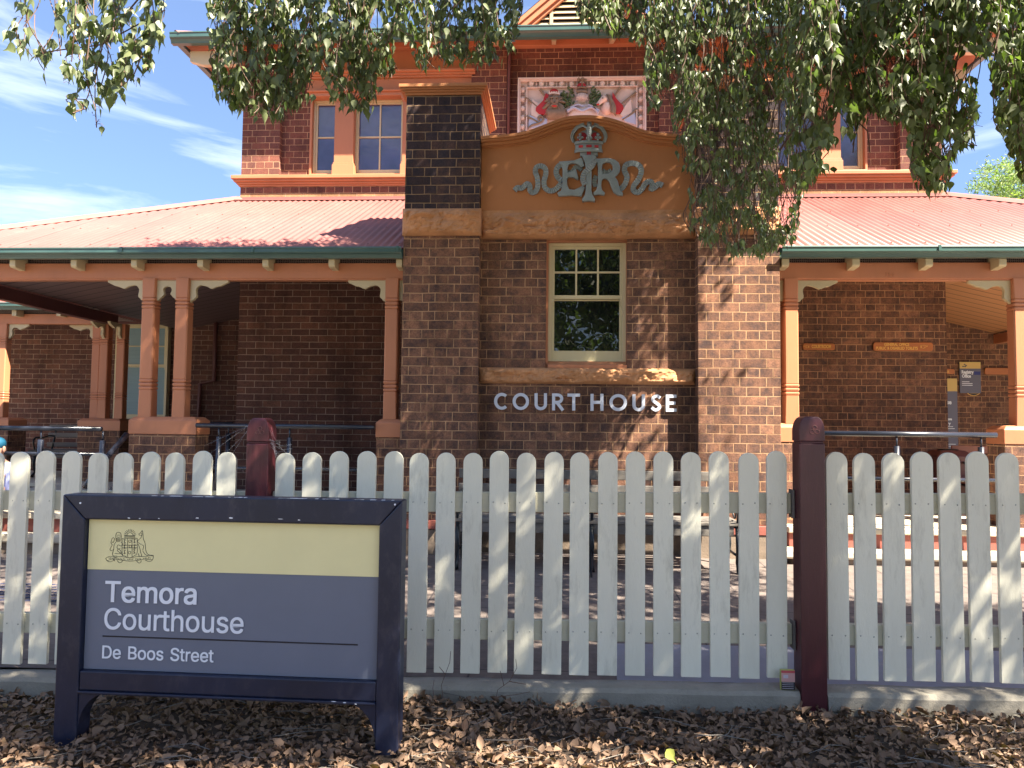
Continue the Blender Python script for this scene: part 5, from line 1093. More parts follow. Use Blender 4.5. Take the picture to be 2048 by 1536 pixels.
# ================================================================ coloured coat of arms on the upper wall
YA = YW + .04 - .03
M['dart'] = paint('pinkish_grey_plaster', (0.46, 0.35, 0.30), 0.8, var=0.2)
arms = thing('coat_of_arms', 'coloured coat of arms relief with lion, crown and unicorn in pink egg moulded frame', 'coat of arms', (CX, YA, 5.3))
def A(x, y): p = P(1000 + x / 5.12, 130 + y / 5.12, YA); return (p.x, p.z)
UA = 9.95 / F_PX / 5.12
ax0, ax1, az1, az0 = A(183, 400)[0], A(1492, 400)[0], A(800, 145)[1], 4.95
def adisc(b, x, y, rx, ry, d, yy=None, nu=14): p = A(x, y); b.sphere((p[0], yy if yy is not None else YA, p[1]), rx * UA, d, ry * UA, nu, 8); return b
MB().box(ax0, ax1, YA, YW + .04, az0, az1).build('back_slab', M['plaster'], arms)
b = MB(); t_ = 16 * UA
for (o, w, d) in ((0, 18, .075), (18.5, 12, .055), (88, 12, .045)):
    a0, a1, zt_ = ax0 + o * UA, ax1 - o * UA, az1 - o * UA
    b.box(a0, a0 + w * UA, YA - d, YA - .0005, az0, zt_ - w * UA - .0005).box(a1 - w * UA, a1, YA - d, YA - .0005, az0, zt_ - w * UA - .0005).box(a0, a1, YA - d, YA - .0005, zt_ - w * UA, zt_)
fr = b.build('frame', M['plaster'], arms, bevel=.003)
b = MB()
for k in range(11):
    x = 322 + k * 103.6; adisc(b, x, 198, 31, 38, .045)
    for sg in (-1, 1): p = A(x + sg * 52, 200); b.box(p[0] - 4 * UA, p[0] + 4 * UA, YA - .03, YA, p[1] - 34 * UA, p[1] + 34 * UA) if sg == 1 else None
for k in range(8):
    y = 262 + k * 94
    for x in (232, 1440): adisc(b, x, y, 30, 34, .04)
b.build('egg_moulding', M['plaster'], fr, smooth=True)
b = MB()
for k in range(11):
    x = 322 + k * 103.6; p = A(x, 198); b.tube([(p[0] + 42 * UA * math.cos(a), YA - .018, p[1] + 46 * UA * math.sin(a)) for a in [R(150 + 24 * q) for q in range(11)]], 5 * UA, 6)
for k in range(8):
    for x in (232, 1440): p = A(x, 262 + k * 94); b.tube([(p[0] + 40 * UA * math.cos(a), YA - .016, p[1] + 44 * UA * math.sin(a)) for a in [R(60 + 24 * q) for q in range(11)]], 5 * UA, 6)
b.build('dart_moulding', M['dart'], fr, smooth=True)
def astrip(m, nm, lists, yy, th=.02):
    b = MB()
    for pts, w in lists: b.strip([A(*p) for p in soft(pts, 5)], w * UA if not isinstance(w, list) else w, YA - yy, YA - yy + th)
    return b.build(nm, M[m], arms)
# flags and poles
def aprism(m, nm, pts, d, parent=arms, y1=0.001): return MB().prism([A(*p) for p in pts], YA - d, YA - y1).build(nm, M[m], parent, bevel=.003)
aprism('red', 'red_drape', [(470, 300), (440, 380), (370, 450), (365, 480), (400, 515), (470, 522), (520, 480), (520, 340)], .05)
aprism('red', 'red_drape', [(1150, 290), (1190, 360), (1255, 430), (1262, 460), (1230, 500), (1180, 515), (1140, 470)], .05)
aprism('plaster', 'white_drape', [(330, 360), (318, 520), (400, 560), (430, 530), (370, 470), (420, 420)], .035); aprism('plaster', 'white_drape', [(1340, 350), (1350, 500), (1260, 540), (1230, 520), (1270, 440)], .035)
aprism('paleblue', 'blue_drape', [(300, 520), (290, 660), (470, 640), (490, 560), (380, 550)], .03); aprism('paleblue', 'blue_drape', [(1380, 490), (1400, 620), (1290, 590), (1240, 545)], .03)
for pts in (((410, 262), (470, 340), (520, 420)), ((262, 345), (330, 395), (420, 470)), ((255, 530), (330, 560), (400, 600)), ((1228, 240), (1180, 310), (1130, 400)), ((1392, 292), (1300, 360), (1200, 440)), ((1400, 462), (1330, 520), (1250, 570))):
    MB().tube([(A(*p)[0], YA - .03, A(*p)[1]) for p in pts], [16 * UA, 9 * UA, 8 * UA], 7).build('flag_pole', M['stone_col'], arms)
# lion: mane of curling locks round a face
b = MB(); adisc(b, 565, 430, 80, 105, .09)
for k in range(46):
    a = R(random.uniform(-60, 240)); r0 = random.uniform(35, 70); r1 = r0 + random.uniform(35, 60)
    if math.sin(a) < -.2: r1 += 40
    cx2, cy2 = 565, 410
    pts = [(cx2 + math.cos(a) * r0, cy2 - math.sin(a) * r0), (cx2 + math.cos(a + .15) * (r0 + r1) / 2, cy2 - math.sin(a) * (r0 + r1) / 2 + 8), (cx2 + math.cos(a - .1) * r1, cy2 - math.sin(a) * r1 * 1.1 + 18)]
    b.tube([(A(*p)[0], YA - .085 + .025 * i, A(*p)[1]) for i, p in enumerate(pts)], [10 * UA, 12 * UA, 5 * UA], 6)
for k in range(16):
    x = 490 + k * 11; b.tube([(A(x, 470)[0], YA - .075, A(x, 470)[1]), (A(x + 8, 520)[0], YA - .07, A(x + 8, 520)[1]), (A(x - 2, 575)[0], YA - .04, A(x - 2, 575)[1])], [9 * UA, 11 * UA, 5 * UA], 6)
lion = b.build('lion_mane', M['stone_col'], arms, smooth=True)
b = MB(); adisc(b, 560, 390, 44, 52, .03, YA - .085); adisc(b, 556, 420, 20, 34, .035, YA - .10); adisc(b, 540, 445, 20, 16, .025, YA - .10); adisc(b, 574, 445, 20, 16, .025, YA - .10); adisc(b, 535, 372, 14, 8, .02, YA - .11); adisc(b, 583, 372, 14, 8, .02, YA - .11)
b.build('lion_face', M['stone_col'], lion, smooth=True)
b = MB(); adisc(b, 557, 456, 26, 7, .02, YA - .115); b.build('lion_mouth', M['red'], lion, smooth=True)
b = MB(); adisc(b, 535, 385, 7, 4, .012, YA - .112); adisc(b, 580, 385, 7, 4, .012, YA - .112); adisc(b, 557, 424, 11, 6, .012, YA - .134); b.build('lion_features', M['ink'], lion)
b = MB(); adisc(b, 553, 286, 46, 30, .05, YA - .03); b.build('lion_crown', M['red'], lion, smooth=True)
b = MB()
for dx in (-45, -22, 0, 22, 45): adisc(b, 553 + dx, 304, 9, 9, .012, YA - .078)
b.strip([A(500, 318), A(553, 312), A(610, 320)], 14 * UA, YA - .085, YA - .06); b.build('lion_crown_band', M['plaster'], lion)
b = MB(); b.tube([(A(*p)[0], YA - .04, A(*p)[1]) for p in soft([(290, 660), (330, 628), (390, 610), (435, 585), (438, 550), (410, 538), (390, 555), (405, 575)], 5)], 11 * UA, 7); b.build('tail', M['stone_col'], lion, smooth=True)
# helmet, crown, mantling, shield
b = MB()
for k in range(7): x = 790 + k * 16; b.tube([(A(x, 320)[0], YA - .07 - .03 * math.sin(math.pi * k / 6), A(x, 320)[1]), (A(x, 385)[0], YA - .07 - .03 * math.sin(math.pi * k / 6), A(x, 385)[1])], 9 * UA, 6)
adisc(b, 838, 350, 58, 48, .07); b.build('helmet', M['plaster'], arms, smooth=True)
b = MB(); adisc(b, 835, 235, 52, 40, .06, YA - .03); ac = b.build('crest_crown', M['red'], arms, smooth=True)
b = MB(); b.strip([A(785, 262), A(838, 256), A(892, 264)], 18 * UA, YA - .10, YA - .05); b.strip([A(782, 300), A(838, 294), A(895, 302)], 26 * UA, YA - .10, YA - .05)
for dx in (-42, -21, 0, 21, 42): adisc(b, 838 + dx, 262, 8, 8, .01, YA - .1)
for k in range(6): adisc(b, 838, 180 + k * 14, 8, 7, .012, YA - .09)
adisc(b, 805, 165, 18, 26, .03, YA - .05); adisc(b, 845, 160, 30, 22, .03, YA - .05); adisc(b, 800, 145, 10, 18, .02, YA - .05); adisc(b, 878, 170, 12, 30, .02, YA - .05)
b.build('crest_lion', M['stone_col'], ac, smooth=True)
for sg, cx2 in ((-1, 690), (1, 975)):
    b = MB()
    for (ox, oy, r_) in ((20, -90, 34), (-30, -50, 30), (35, -30, 36), (-15, 5, 34), (40, 35, 32), (0, 60, 28), (-50, 20, 22)):
        x, y = cx2 - sg * 0 + (ox if sg == -1 else -ox), 345 + oy
        b.tube([(A(x + r_ * (1 - q * .075) * math.cos(R(q * 32 + 40 * sg)), y + r_ * (1 - q * .075) * math.sin(R(q * 32)))[0], YA - .03 - q * .003, A(x, y + r_ * (1 - q * .075) * math.sin(R(q * 32)))[1]) for q in range(12)], [9 * UA] * 6 + [7 * UA] * 6, 6)
    for k in range(16): adisc(b, cx2 + random.uniform(-55, 60), 350 + random.uniform(-80, 90), random.uniform(14, 22), random.uniform(10, 20), .04)
    b.build('mantling', M['leafgreen'], arms, smooth=True)
b = MB(); adisc(b, 850, 520, 165, 125, .09); sh = b.build('shield', M['plaster'], arms, smooth=True)
b = MB()
for pts, w in (([(690, 500), (760, 470), (840, 500), (930, 465), (1010, 500)], 14), ([(720, 470), (790, 440), (850, 455)], 10), ([(900, 440), (960, 470), (1000, 520)], 12)):
    b.strip([A(*p) for p in soft(pts, 5)], w * UA, YA - .112, YA - .05)
b.build('garter_scroll', M['paleblue'], sh)
# unicorn
b = MB(); adisc(b, 1095, 440, 62, 75, .08); adisc(b, 1062, 372, 36, 34, .06, YA - .05)
b.tube([(A(*p)[0], YA - .075, A(*p)[1]) for p in soft([(1075, 360), (1040, 385), (1012, 415), (990, 430)], 4)], [34 * UA, 32 * UA, 30 * UA, 28 * UA, 27 * UA, 25 * UA, 24 * UA, 22 * UA, 21 * UA, 20 * UA, 18 * UA, 17 * UA, 16 * UA], 10)
b.tube([(A(*p)[0], YA - .06, A(*p)[1]) for p in ((1082, 345), (1092, 305))], [12 * UA, 2 * UA], 6); un = b.build('unicorn', M['plaster'], arms, smooth=True)
b = MB()
for k in range(20):
    y = 330 + k * 9; x = 1105 + 50 * math.sin(k / 19 * 2.2); b.tube([(A(x - 20, y)[0], YA - .08, A(x - 20, y)[1]), (A(x + 12, y + 6)[0], YA - .07, A(x + 12, y + 6)[1]), (A(x + 38, y + 30)[0], YA - .03, A(x + 38, y + 30)[1])], [8 * UA, 10 * UA, 4 * UA], 6)
b.build('unicorn_mane', M['stone_col'], un, smooth=True)
b = MB(); adisc(b, 998, 436, 16, 9, .02, YA - .10); b.build('unicorn_mouth', M['red'], un); b = MB(); adisc(b, 1045, 378, 9, 5, .01, YA - .12); b.build('unicorn_eye', M['ink'], un)

# ================================================================ signs on the right-hand walls
def wood_sign(px0, px1, py0, py1, y, label, lines, hand=None, size=.05):
    a, c = P(px0, py1, y), P(px1, py0, y); s = thing('timber_sign', label, 'sign', tuple((a + c) / 2))
    w, h = c.x - a.x, c.z - a.z; cr_ = h * .3; pts = []
    for (cx2, cz2, a0) in ((c.x - cr_, c.z - cr_, 0), (a.x + cr_, c.z - cr_, 90), (a.x + cr_, a.z + cr_, 180), (c.x - cr_, a.z + cr_, 270)):
        for k in range(5): t_ = R(a0 + 22.5 * k); pts.append((cx2 + cr_ * math.cos(t_), cz2 + cr_ * math.sin(t_)))
    bd = MB().prism(pts, y, y + .028).build('board', M['signwood'], s, bevel=.004)
    for (body, lx, lz, lw) in lines:
        text('lettering', body, size, a.x + w * lx, a.z + h * lz, y - .001, M['goldleaf'], bd, .002, .0012, w=w * lw)
    if hand:
        hx, hz, sg = a.x + w * hand[0], a.z + h * hand[1], hand[2]; k = h * .011
        b = MB()
        for pts, ww in (([(0, 12), (20, 18), (34, 10), (55, 12)], 3), ([(0, -12), (14, -16), (28, -8), (34, 2), (55, 4)], 3), ([(12, 0), (24, -2), (20, -14)], 3), ([(-8, 14), (-8, -14)], 4), ([(-16, 14), (-16, -14)], 4)):
            b.strip([(hx + sg * x * k, hz + z * k) for x, z in pts], ww * k, y - .0022, y - .0005)
        b.build('pointing_hand', M['goldleaf'], bd)
    return s
wood_sign(1606, 1670, 687, 700, YW - .032, 'small timber wall sign reading COURTROOM beside the orange post', [('COURTROOM', .27, .30, .60)], (.15, .5, -1), .06)
wood_sign(1747, 1866, 685, 702, YW - .032, 'timber wall sign reading GENERAL OFFICE, PUBLIC & DISABLED TOILETS with pointing hand', [('GENERAL OFFICE', .18, .60, .42), ('PUBLIC & DISABLED TOILETS', .04, .18, .70)], (.82, .5, 1), .05)
wood_sign(1862, 1909, 738, 748, YFAR - .035, 'half hidden timber sign above the tall grey board', [('ENQUIRIES', .45, .28, .32)], None, .05)
wood_sign(1970, 2040, 736, 749, YFAR - .035, 'blank looking orange timber sign behind the far right post', [], None, .05)
def board(px0, px1, py0, py1, pys, y, label, name):
    a, c = P(px0, py1, y), P(px1, py0, y); s = thing(name, label, 'sign', tuple((a + c) / 2)); zs = P(px0, pys, y).z
    bd = MB().box(a.x, c.x, y, y + .02, a.z, c.z).build('board', M['slate_far'], s, bevel=.002)
    MB().box(a.x + .001, c.x - .001, y - .0025, y - .0005, zs, c.z - .001).build('gold_band', M['gold'], bd)
    return s, bd, a, c
s, bd, a, c = board(1920, 1961, 724, 786, 737, YFAR - .03, 'square grey and gold board reading Registry Office on the far wall', 'registry_sign')
for body, px, py, w in (('Registry', 1923, 747, 23), ('Office', 1924, 755, 17)): text('lettering', body, .075, P(px, py, YFAR - .03).x, P(px, py, YFAR - .03).z, YFAR - .0315, M['white'], bd, .002, .003, w=w * 12.95 / F_PX / 1.03)
b = MB()
for py, w in ((763.5, 14), (767, 20), (770.5, 20)): p = P(1924, py, YFAR - .03); b.box(p.x, p.x + w * .0082, YFAR - .0325, YFAR - .0305, p.z - .005, p.z + .005)
b.build('small_print', M['white'], bd)
p = P(1948, 746, YFAR - .03); MB().box(p.x, p.x + .10, YFAR - .0325, YFAR - .0305, p.z - .03, p.z + .025).build('blue_symbol_patch', flat('deep_blue', (.03, .04, .2)), bd)
b = MB(); 
for (px, py) in ((1926, 733), (1929, 729), (1932, 731), (1930, 733)): p = P(px, py, YFAR - .03); b.sphere((p.x, YFAR - .033, p.z), .016, .002, .012, 8, 5)
b.build('crest', M['oldwood'], bd)
s, bd, a, c = board(1840, 1914, 757, 915, 782, YFAR - .03, 'tall narrow grey and gold board partly hidden behind the brick wall corner', 'directory_sign')
yy = YFAR - .0315
tx = text('lettering', 'House', .10, P(1872, 808, YFAR).x, P(1872, 808, YFAR - .03).z, yy, M['white'], bd, .002, .003, w=28 * .00805)
for (body, px, py, w) in (('Courthouse', 1862, 840, 39), ('Entry', 1882, 849, 17)): text('lettering', body, .06, P(px, py, YFAR).x, P(px, py, YFAR - .03).z, yy, M['white'], bd, .002, .002, w=w * .00805)
b = MB()
for (px, py, w) in ((1870, 826, 19), (1870, 830, 18), (1872, 853, 33), (1872, 857, 36), (1872, 876, 22), (1872, 888, 38), (1872, 892, 38)): p = P(px, py, YFAR - .03); b.box(p.x, p.x + w * .0081, yy - .0012, yy + .0008, p.z - .004, p.z + .004)
b.build('small_print', M['white'], bd)
p = P(1948, 783, YFAR - .03); pl = thing('oval_plaque', 'small oval dark plaque with gold rim under the registry board', 'plaque', tuple(p))
rx, rz = 13 * .0081, 8.2 * .0083
def oval(k): return [(p.x + rx * k * math.cos(a), p.z + rz * k * math.sin(a)) for a in [2 * math.pi * q / 28 for q in range(28)]]
MB().prism(oval(1), YFAR - .02, YFAR - .001).build('rim', M['goldleaf'], pl); o = MB().prism(oval(.88), YFAR - .0215, YFAR - .02).build('face', M['ink'], pl)
b = MB(); b.sphere((p.x, YFAR - .022, p.z + .022), .026, .003, .022, 10, 6); b.prism([(p.x - .085, p.z - .005), (p.x + .085, p.z - .005), (p.x + .06, p.z - .03), (p.x - .06, p.z - .03)], YFAR - .0225, YFAR - .0216); b.build('badge', M['goldleaf'], o)

# ================================================================ handrails
def handrail(label, x0, x1, y, zt, zl, posts, mt='steel', r=.024, loc=None, curve=None):
    t = thing('handrail', label, 'handrail', (x0, y, zt))
    MB().tube([(x0, y, zt), (x1, y, zt)] if not curve else curve, r, 12).build('top_rail', M[mt], t, smooth=True)
    if zl: MB().tube([(x0, y, zl), (x1, y, zl)], r * .72, 10).build('lower_rail', M[mt], t, smooth=True)
    for x in posts:
        MB().tube([(x, y + .0, zt - .02), (x, y, zt - .11)], .009, 8).tube([(x, y, zt - .105), (x, y, .45)], .026, 10).build('post', M[mt], t, smooth=True)
    return t
zt_ = Z(853, 7.20, 600)
handrail('black tubular handrail between the paired posts and the centre pier', X(398, 7.22), X(752, 7.22), 7.22, zt_, Z(939, 7.22, 650), [X(437, 7.22, 880), X(579, 7.22, 880)])
handrail('short black handrail further back behind the maroon post', X(405, 8.3), X(470, 8.3), 8.3, Z(848, 8.3, 430), Z(930, 8.3, 430), [X(462, 8.3)])
handrail('long black handrail at the far left veranda edge', -6.9, X(209, 7.0), 7.0, Z(857, 7.0, 100), Z(907, 7.0, 60), [X(81, 7.0, 900), X(14, 7.4, 900), X(205, 7.0, 900)])
t = thing('stair_handrail', 'black handrail sloping down from the brick plinth beside the steps', 'handrail', (X(230, 7.0), 7.0, 1.2))
a, c, d = P(254, 868, 7.1), P(205, 925, 6.8), P(170, 975, 6.6)
MB().tube([a, c, d], .026, 10).build('top_rail', M['steel'], t, smooth=True); MB().tube([a - Vector((0, 0, .35)), d - Vector((0, 0, .35))], .02, 8).build('lower_rail', M['steel'], t, smooth=True)
MB().tube([c, (c.x, c.y, .3)], .025, 8).build('post', M['steel'], t, smooth=True)
zr_ = Z(868, 7.0, 1800)
handrail('shiny black handrail in front of the right veranda', X(1636, 6.95), X(1989, 6.95), 6.95, zr_, Z(958, 6.95, 1800), [X(1793, 6.95, 880), X(1962, 6.95, 880)])

# ================================================================ benches
def bench(x0, x1, y, zf, label, m, legs, back=True, sgn=1):
    t = thing('bench', label, 'bench', ((x0 + x1) / 2, y, zf))
    for k, (dy, dz, hh) in enumerate(((.30, .72, .085), (.275, .60, .075), (.25, .455, .07))):
        if k < 3: MB().box(x0, x1, y + dy, y + dy + .022, zf + dz, zf + dz + hh).build('back_slat', M[m], t, bevel=.006)
    for k in range(4): MB().box(x0, x1, y - .18 + k * .105, y - .18 + k * .105 + .09, zf + .385 + (.012 if k else 0), zf + .415 + (.006 if k else 0)).build('seat_slat', M[m], t, bevel=.006)
    MB().box(x0 + .05, x1 - .05, y - .165, y - .145, zf + .30, zf + .384).build('apron', M[m], t, bevel=.003)
    for x in legs:
        b = MB()
        b.tube([(x, y - .15, zf + .38), (x, y - .19, zf + .2), (x, y - .15, zf + .08), (x, y - .22, zf + .0)], [.018, .022, .016, .024], 8)
        b.tube([(x, y + .2, zf + .38), (x, y + .16, zf + .2), (x, y + .28, zf)], [.018, .02, .024], 8); b.tube([(x, y - .17, zf + .37), (x, y + .24, zf + .39)], .018, 8); b.tube([(x, y - .17, zf + .14), (x, y + .17, zf + .14)], .012, 8)
        b.tube([(x, y + .22, zf + .38), (x, y + .29, zf + .6), (x, y + .34, zf + .8)], .016, 8)
        b.tube(soft([(x, y - .16, zf + .40), (x, y - .21, zf + .52), (x, y - .17, zf + .60), (x, y, zf + .60), (x, y + .15, zf + .63), (x, y + .28, zf + .62)], 4), .013, 8)
        b.tube([(x, y - .05 + .06 * math.cos(a), zf + .5 + .06 * math.sin(a)) for a in [R(30 * q) for q in range(13)]], .008, 6)
        b.build('leg', M['iron'], t, smooth=True)
    return t
bx0, bx1 = X(911, 6.75, 960), X(1468, 6.75, 960)
bench(bx0, bx1, 6.70, pz(.3, 6.7), 'long weathered grey timber bench in front of the bay wall', 'oldwood', (bx0 + .05, (bx0 + bx1) / 2 - .02, bx1 - .02))
bench(X(45, 11.3, 900), X(156, 11.3, 900) + .5, 11.6, .552, 'dark timber bench with scrolled iron arms on the far left veranda', 'oldwood', (X(58, 11.3, 900), X(156, 11.3, 900) + .4))
bench(X(1932, 8.6, 900), X(1932, 8.6, 900) + 1.6, 8.6, .45, 'reddish timber bench with iron arms on the right veranda', 'redwood', (X(1938, 8.6, 900), X(1938, 8.6, 900) + 1.4))
# cane umbrella-like stick leaning under the bench
ck = MB(); a, c = P(1181, 1120, 6.3), P(1196, 1225, 5.4); ck.tube([P(1181, 1095, 6.55), P(1183, 1160, 6.3), P(1197, 1225, 5.9)], [.012, .009, .012], 7)
o = ck.build('stick', M['iron'], None, smooth=True, org=tuple(P(1197, 1225, 5.9))); tag(o, 'thin dark stick leaning against the front of the long bench', 'stick')
# red brown bollard-like block top seen over a picket on the right
a = P(1895, 900, 8.9)
mb_ = thing('planter', 'red brown tapered planter just behind the pickets near the tall board', 'planter', (a.x, 8.9, .5))
pts = [(.17, 1.02), (.12, 1.14), (.115, 1.145)]
v = []; 
for (z, r_) in ((.552, .13), (1.10, .19), (1.14, .20), (1.20, .13), (1.205, .10)): v += [(a.x - r_, 8.9 - r_, z), (a.x + r_, 8.9 - r_, z), (a.x + r_, 8.9 + r_, z), (a.x - r_, 8.9 + r_, z)]
MB().add(v, [(4 * r_ + k, 4 * r_ + (k + 1) % 4, 4 * r_ + 4 + (k + 1) % 4, 4 * r_ + 4 + k) for r_ in range(4) for k in range(4)] + [(3, 2, 1, 0), (16, 17, 18, 19)]).build('pot', M['timber_dark'], mb_, bevel=.006)
MB().box(a.x - .08, a.x + .08, 8.82, 8.98, 1.2055, 1.215).build('soil', M['soil'], mb_)
# tactile strip
tt = MB(); ga = 5.9
for i in range(5):
    for j in range(9):
        x = -4.9 + i * .42 + .0; 
for i in range(26):
    for j in range(7):
        x = -4.75 + i * .065; y = 5.35 + j * .075; z = pz(x, y); tt.add([(x, y, z + .006), (x + .045, y + .012, z + .006), (x + .045, y + .034, z + .006), (x, y + .022, z + .006), (x, y, z), (x + .045, y + .012, z), (x + .045, y + .034, z), (x, y + .022, z)], [(0, 1, 2, 3), (4, 5, 1, 0), (5, 6, 2, 1), (6, 7, 3, 2), (7, 4, 0, 3)])
structure(tt.build('tactile_strip', paint('dark_blue_tactile', (.05, .06, .12), .6)))
# drain gap between slabs
# person seated at the far left edge
def person():
    import bmesh
    y0 = 6.88; hx = X(-9, y0, 892); hz = Z(894, y0, 0)
    t = thing('person', 'person in lavender shirt and teal cap seated at the left picture edge', 'person', (hx, y0, .5))
    J = {'pel': (0, 0, -.62, .125), 'wai': (0, .01, -.45, .12), 'che': (0, .03, -.27, .135), 'nek': (0, .02, -.13, .055), 'hed': (0, -.005, -.03, .075), 'top': (0, .0, .06, .07),
         'sl': (-.16, .03, -.20, .065), 'el': (-.21, -.03, -.45, .045), 'wl': (-.12, -.22, -.52, .032), 'sr': (.16, .03, -.20, .065), 'er': (.21, -.03, -.45, .045), 'wr': (.12, -.22, -.52, .032),
         'kl': (-.12, -.42, -.60, .07), 'al': (-.12, -.40, -.98, .045), 'fl': (-.12, -.55, -1.03, .04), 'kr': (.12, -.42, -.60, .07), 'ar': (.12, -.40, -.98, .045), 'fr': (.12, -.55, -1.03, .04)}
    E_ = [('pel', 'wai'), ('wai', 'che'), ('che', 'nek'), ('nek', 'hed'), ('hed', 'top'), ('che', 'sl'), ('sl', 'el'), ('el', 'wl'), ('che', 'sr'), ('sr', 'er'), ('er', 'wr'), ('pel', 'kl'), ('kl', 'al'), ('al', 'fl'), ('pel', 'kr'), ('kr', 'ar'), ('ar', 'fr')]
    def sk(nm, keys, edges, m, grow=0.0, sub=2):
        ks = list(keys); me = bpy.data.meshes.new(nm)
        me.from_pydata([(hx + J[k][0] - hx, J[k][1], hz + J[k][2] - .5) for k in ks], [(ks.index(a_), ks.index(b_)) for a_, b_ in edges], []); me.materials.append(m)
        o = bpy.data.objects.new(nm, me); C.objects.link(o); o.parent = t
        md = o.modifiers.new('skin', 'SKIN'); 
        for i, k in enumerate(ks): me.skin_vertices[0].data[i].radius = (J[k][3] + grow,) * 2
        me.skin_vertices[0].data[0].use_root = True
        s_ = o.modifiers.new('sub', 'SUBSURF'); s_.levels = sub; s_.render_levels = sub; return o
    skin = flat('skin', (.45, .26, .19)); sk('body', J.keys(), E_, skin)
    sh_ = ['pel', 'wai', 'che', 'sl', 'el', 'sr', 'er']; sk('shirt', sh_, [e for e in E_ if e[0] in sh_ and e[1] in sh_], flat('lavender_cloth', (.42, .46, .72), .8), .018)
    tr_2 = ['pel', 'kl', 'al', 'kr', 'ar']; sk('trousers', tr_2, [e for e in E_ if e[0] in tr_2 and e[1] in tr_2], flat('dark_cloth', (.03, .035, .05), .8), .02)
    b = MB(); b.sphere((hx, y0, hz + .030), .083, .098, .070, 14, 8); b.prism([(hx - .075, hz + .02), (hx + .075, hz + .02), (hx + .07, hz + .032), (hx - .07, hz + .032)], y0 - .18, y0 - .05)
    b.build('cap', flat('teal_cloth', (.006, .075, .14), .6), t, smooth=True)
    b = MB(); b.sphere((hx, y0 - .088, hz - .02), .014, .022, .022, 8, 6); b.sphere((hx - .085, y0, hz - .02), .012, .02, .03, 8, 6); b.sphere((hx + .085, y0, hz - .02), .012, .02, .03, 8, 6); b.build('nose_and_ears', skin, t, smooth=True)
    for s_ in (-1, 1):
        b = MB(); wx, wy, wz = hx + s_ * .12, y0 - .22, hz - .52; b.sphere((wx - s_ * .01, wy - .05, wz), .035, .05, .018, 10, 6)
        for k in range(4): b.tube([(wx - .028 + k * .017, wy - .085, wz), (wx - .028 + k * .017, wy - .125, wz - .008), (wx - .028 + k * .017, wy - .14 - .006 * (k % 3), wz - .028)], [.009, .008, .006], 6)
        b.tube([(wx - s_ * .03, wy - .04, wz), (wx - s_ * .055, wy - .075, wz - .01)], [.01, .008], 6); b.build('hand', skin, t, smooth=True)
person()

# ================================================================ foliage
def unit(a): return a / (np.linalg.norm(a, axis=1, keepdims=True) + 1e-9)
T_FULL = np.array([(0, 0, 0), (.08, .15, .03), (.24, .25, .045), (.45, .185, .02), (.68, .055, -.03), (1.0, .0, -.12), (.68, -.055, -.03), (.45, -.185, .02), (.24, -.25, .045), (.08, -.15, .03), (.26, 0, -.05), (.56, 0, -.06)], float)
F_FULL = [(0, 10, 2, 1), (10, 11, 3, 2), (11, 5, 4, 3), (0, 9, 8, 10), (10, 8, 7, 11), (11, 7, 6, 5)]
T_LOW = np.array([(0, 0, 0), (.32, .24, .03), (1, 0, -.05), (.32, -.24, .03)], float); F_LOW = [(0, 1, 2), (0, 2, 3)]
T_DRY = np.array([(0, 0, 0), (.25, .2, .10), (.6, .17, .13), (1.0, 0, .06), (.6, -.17, .10), (.25, -.2, .12), (.45, 0, .0)], float)
F_DRY = [(0, 6, 2, 1), (6, 3, 2), (0, 5, 4, 6), (6, 4, 3)]
def leaves(name, pos, d, nrm, L, W, T, Fc, m, parent=None, tone=None, org=(0, 0, 0), stuff=False, curl=None):
    d = unit(d); s = unit(np.cross(d, nrm)); n = np.cross(s, d)
    k = len(T); Nn = len(pos)
    zc = T[None, :, 2, None] * (curl[:, None, None] if curl is not None else 1.0)
    v = pos[:, None, :] + d[:, None, :] * (T[None, :, 0, None] * L[:, None, None]) + s[:, None, :] * (T[None, :, 1, None] * W[:, None, None] * 2) + n[:, None, :] * (zc * L[:, None, None])
    v = v.reshape(-1, 3) - np.array(org)
    loops = []; starts = []; tot = []; c = 0
    fi = np.concatenate([np.array(f) for f in Fc]); cnt = np.array([len(f) for f in Fc])
    all_l = (fi[None, :] + (np.arange(Nn) * k)[:, None]).reshape(-1)
    allc = np.tile(cnt, Nn); st = np.concatenate([[0], np.cumsum(allc)[:-1]])
    me = bpy.data.meshes.new(name); me.vertices.add(len(v)); me.vertices.foreach_set('co', v.reshape(-1).astype(np.float32))
    me.loops.add(len(all_l)); me.loops.foreach_set('vertex_index', all_l.astype(np.int32))
    me.polygons.add(len(allc)); me.polygons.foreach_set('loop_start', st.astype(np.int32)); me.polygons.foreach_set('loop_total', allc.astype(np.int32))
    if tone is None: tone = rng.random(Nn)
    at = me.attributes.new('tone', 'FLOAT', 'FACE'); at.data.foreach_set('value', np.repeat(tone, len(Fc)).astype(np.float32))
    me.update(calc_edges=True); me.validate()
    me.polygons.foreach_set('use_smooth', np.ones(len(me.polygons), bool))
    me.materials.append(m); o = bpy.data.objects.new(name, me); C.objects.link(o); ORG[o.name] = Vector(org)
    if parent: o.parent = parent
    else: o.location = org
    return o

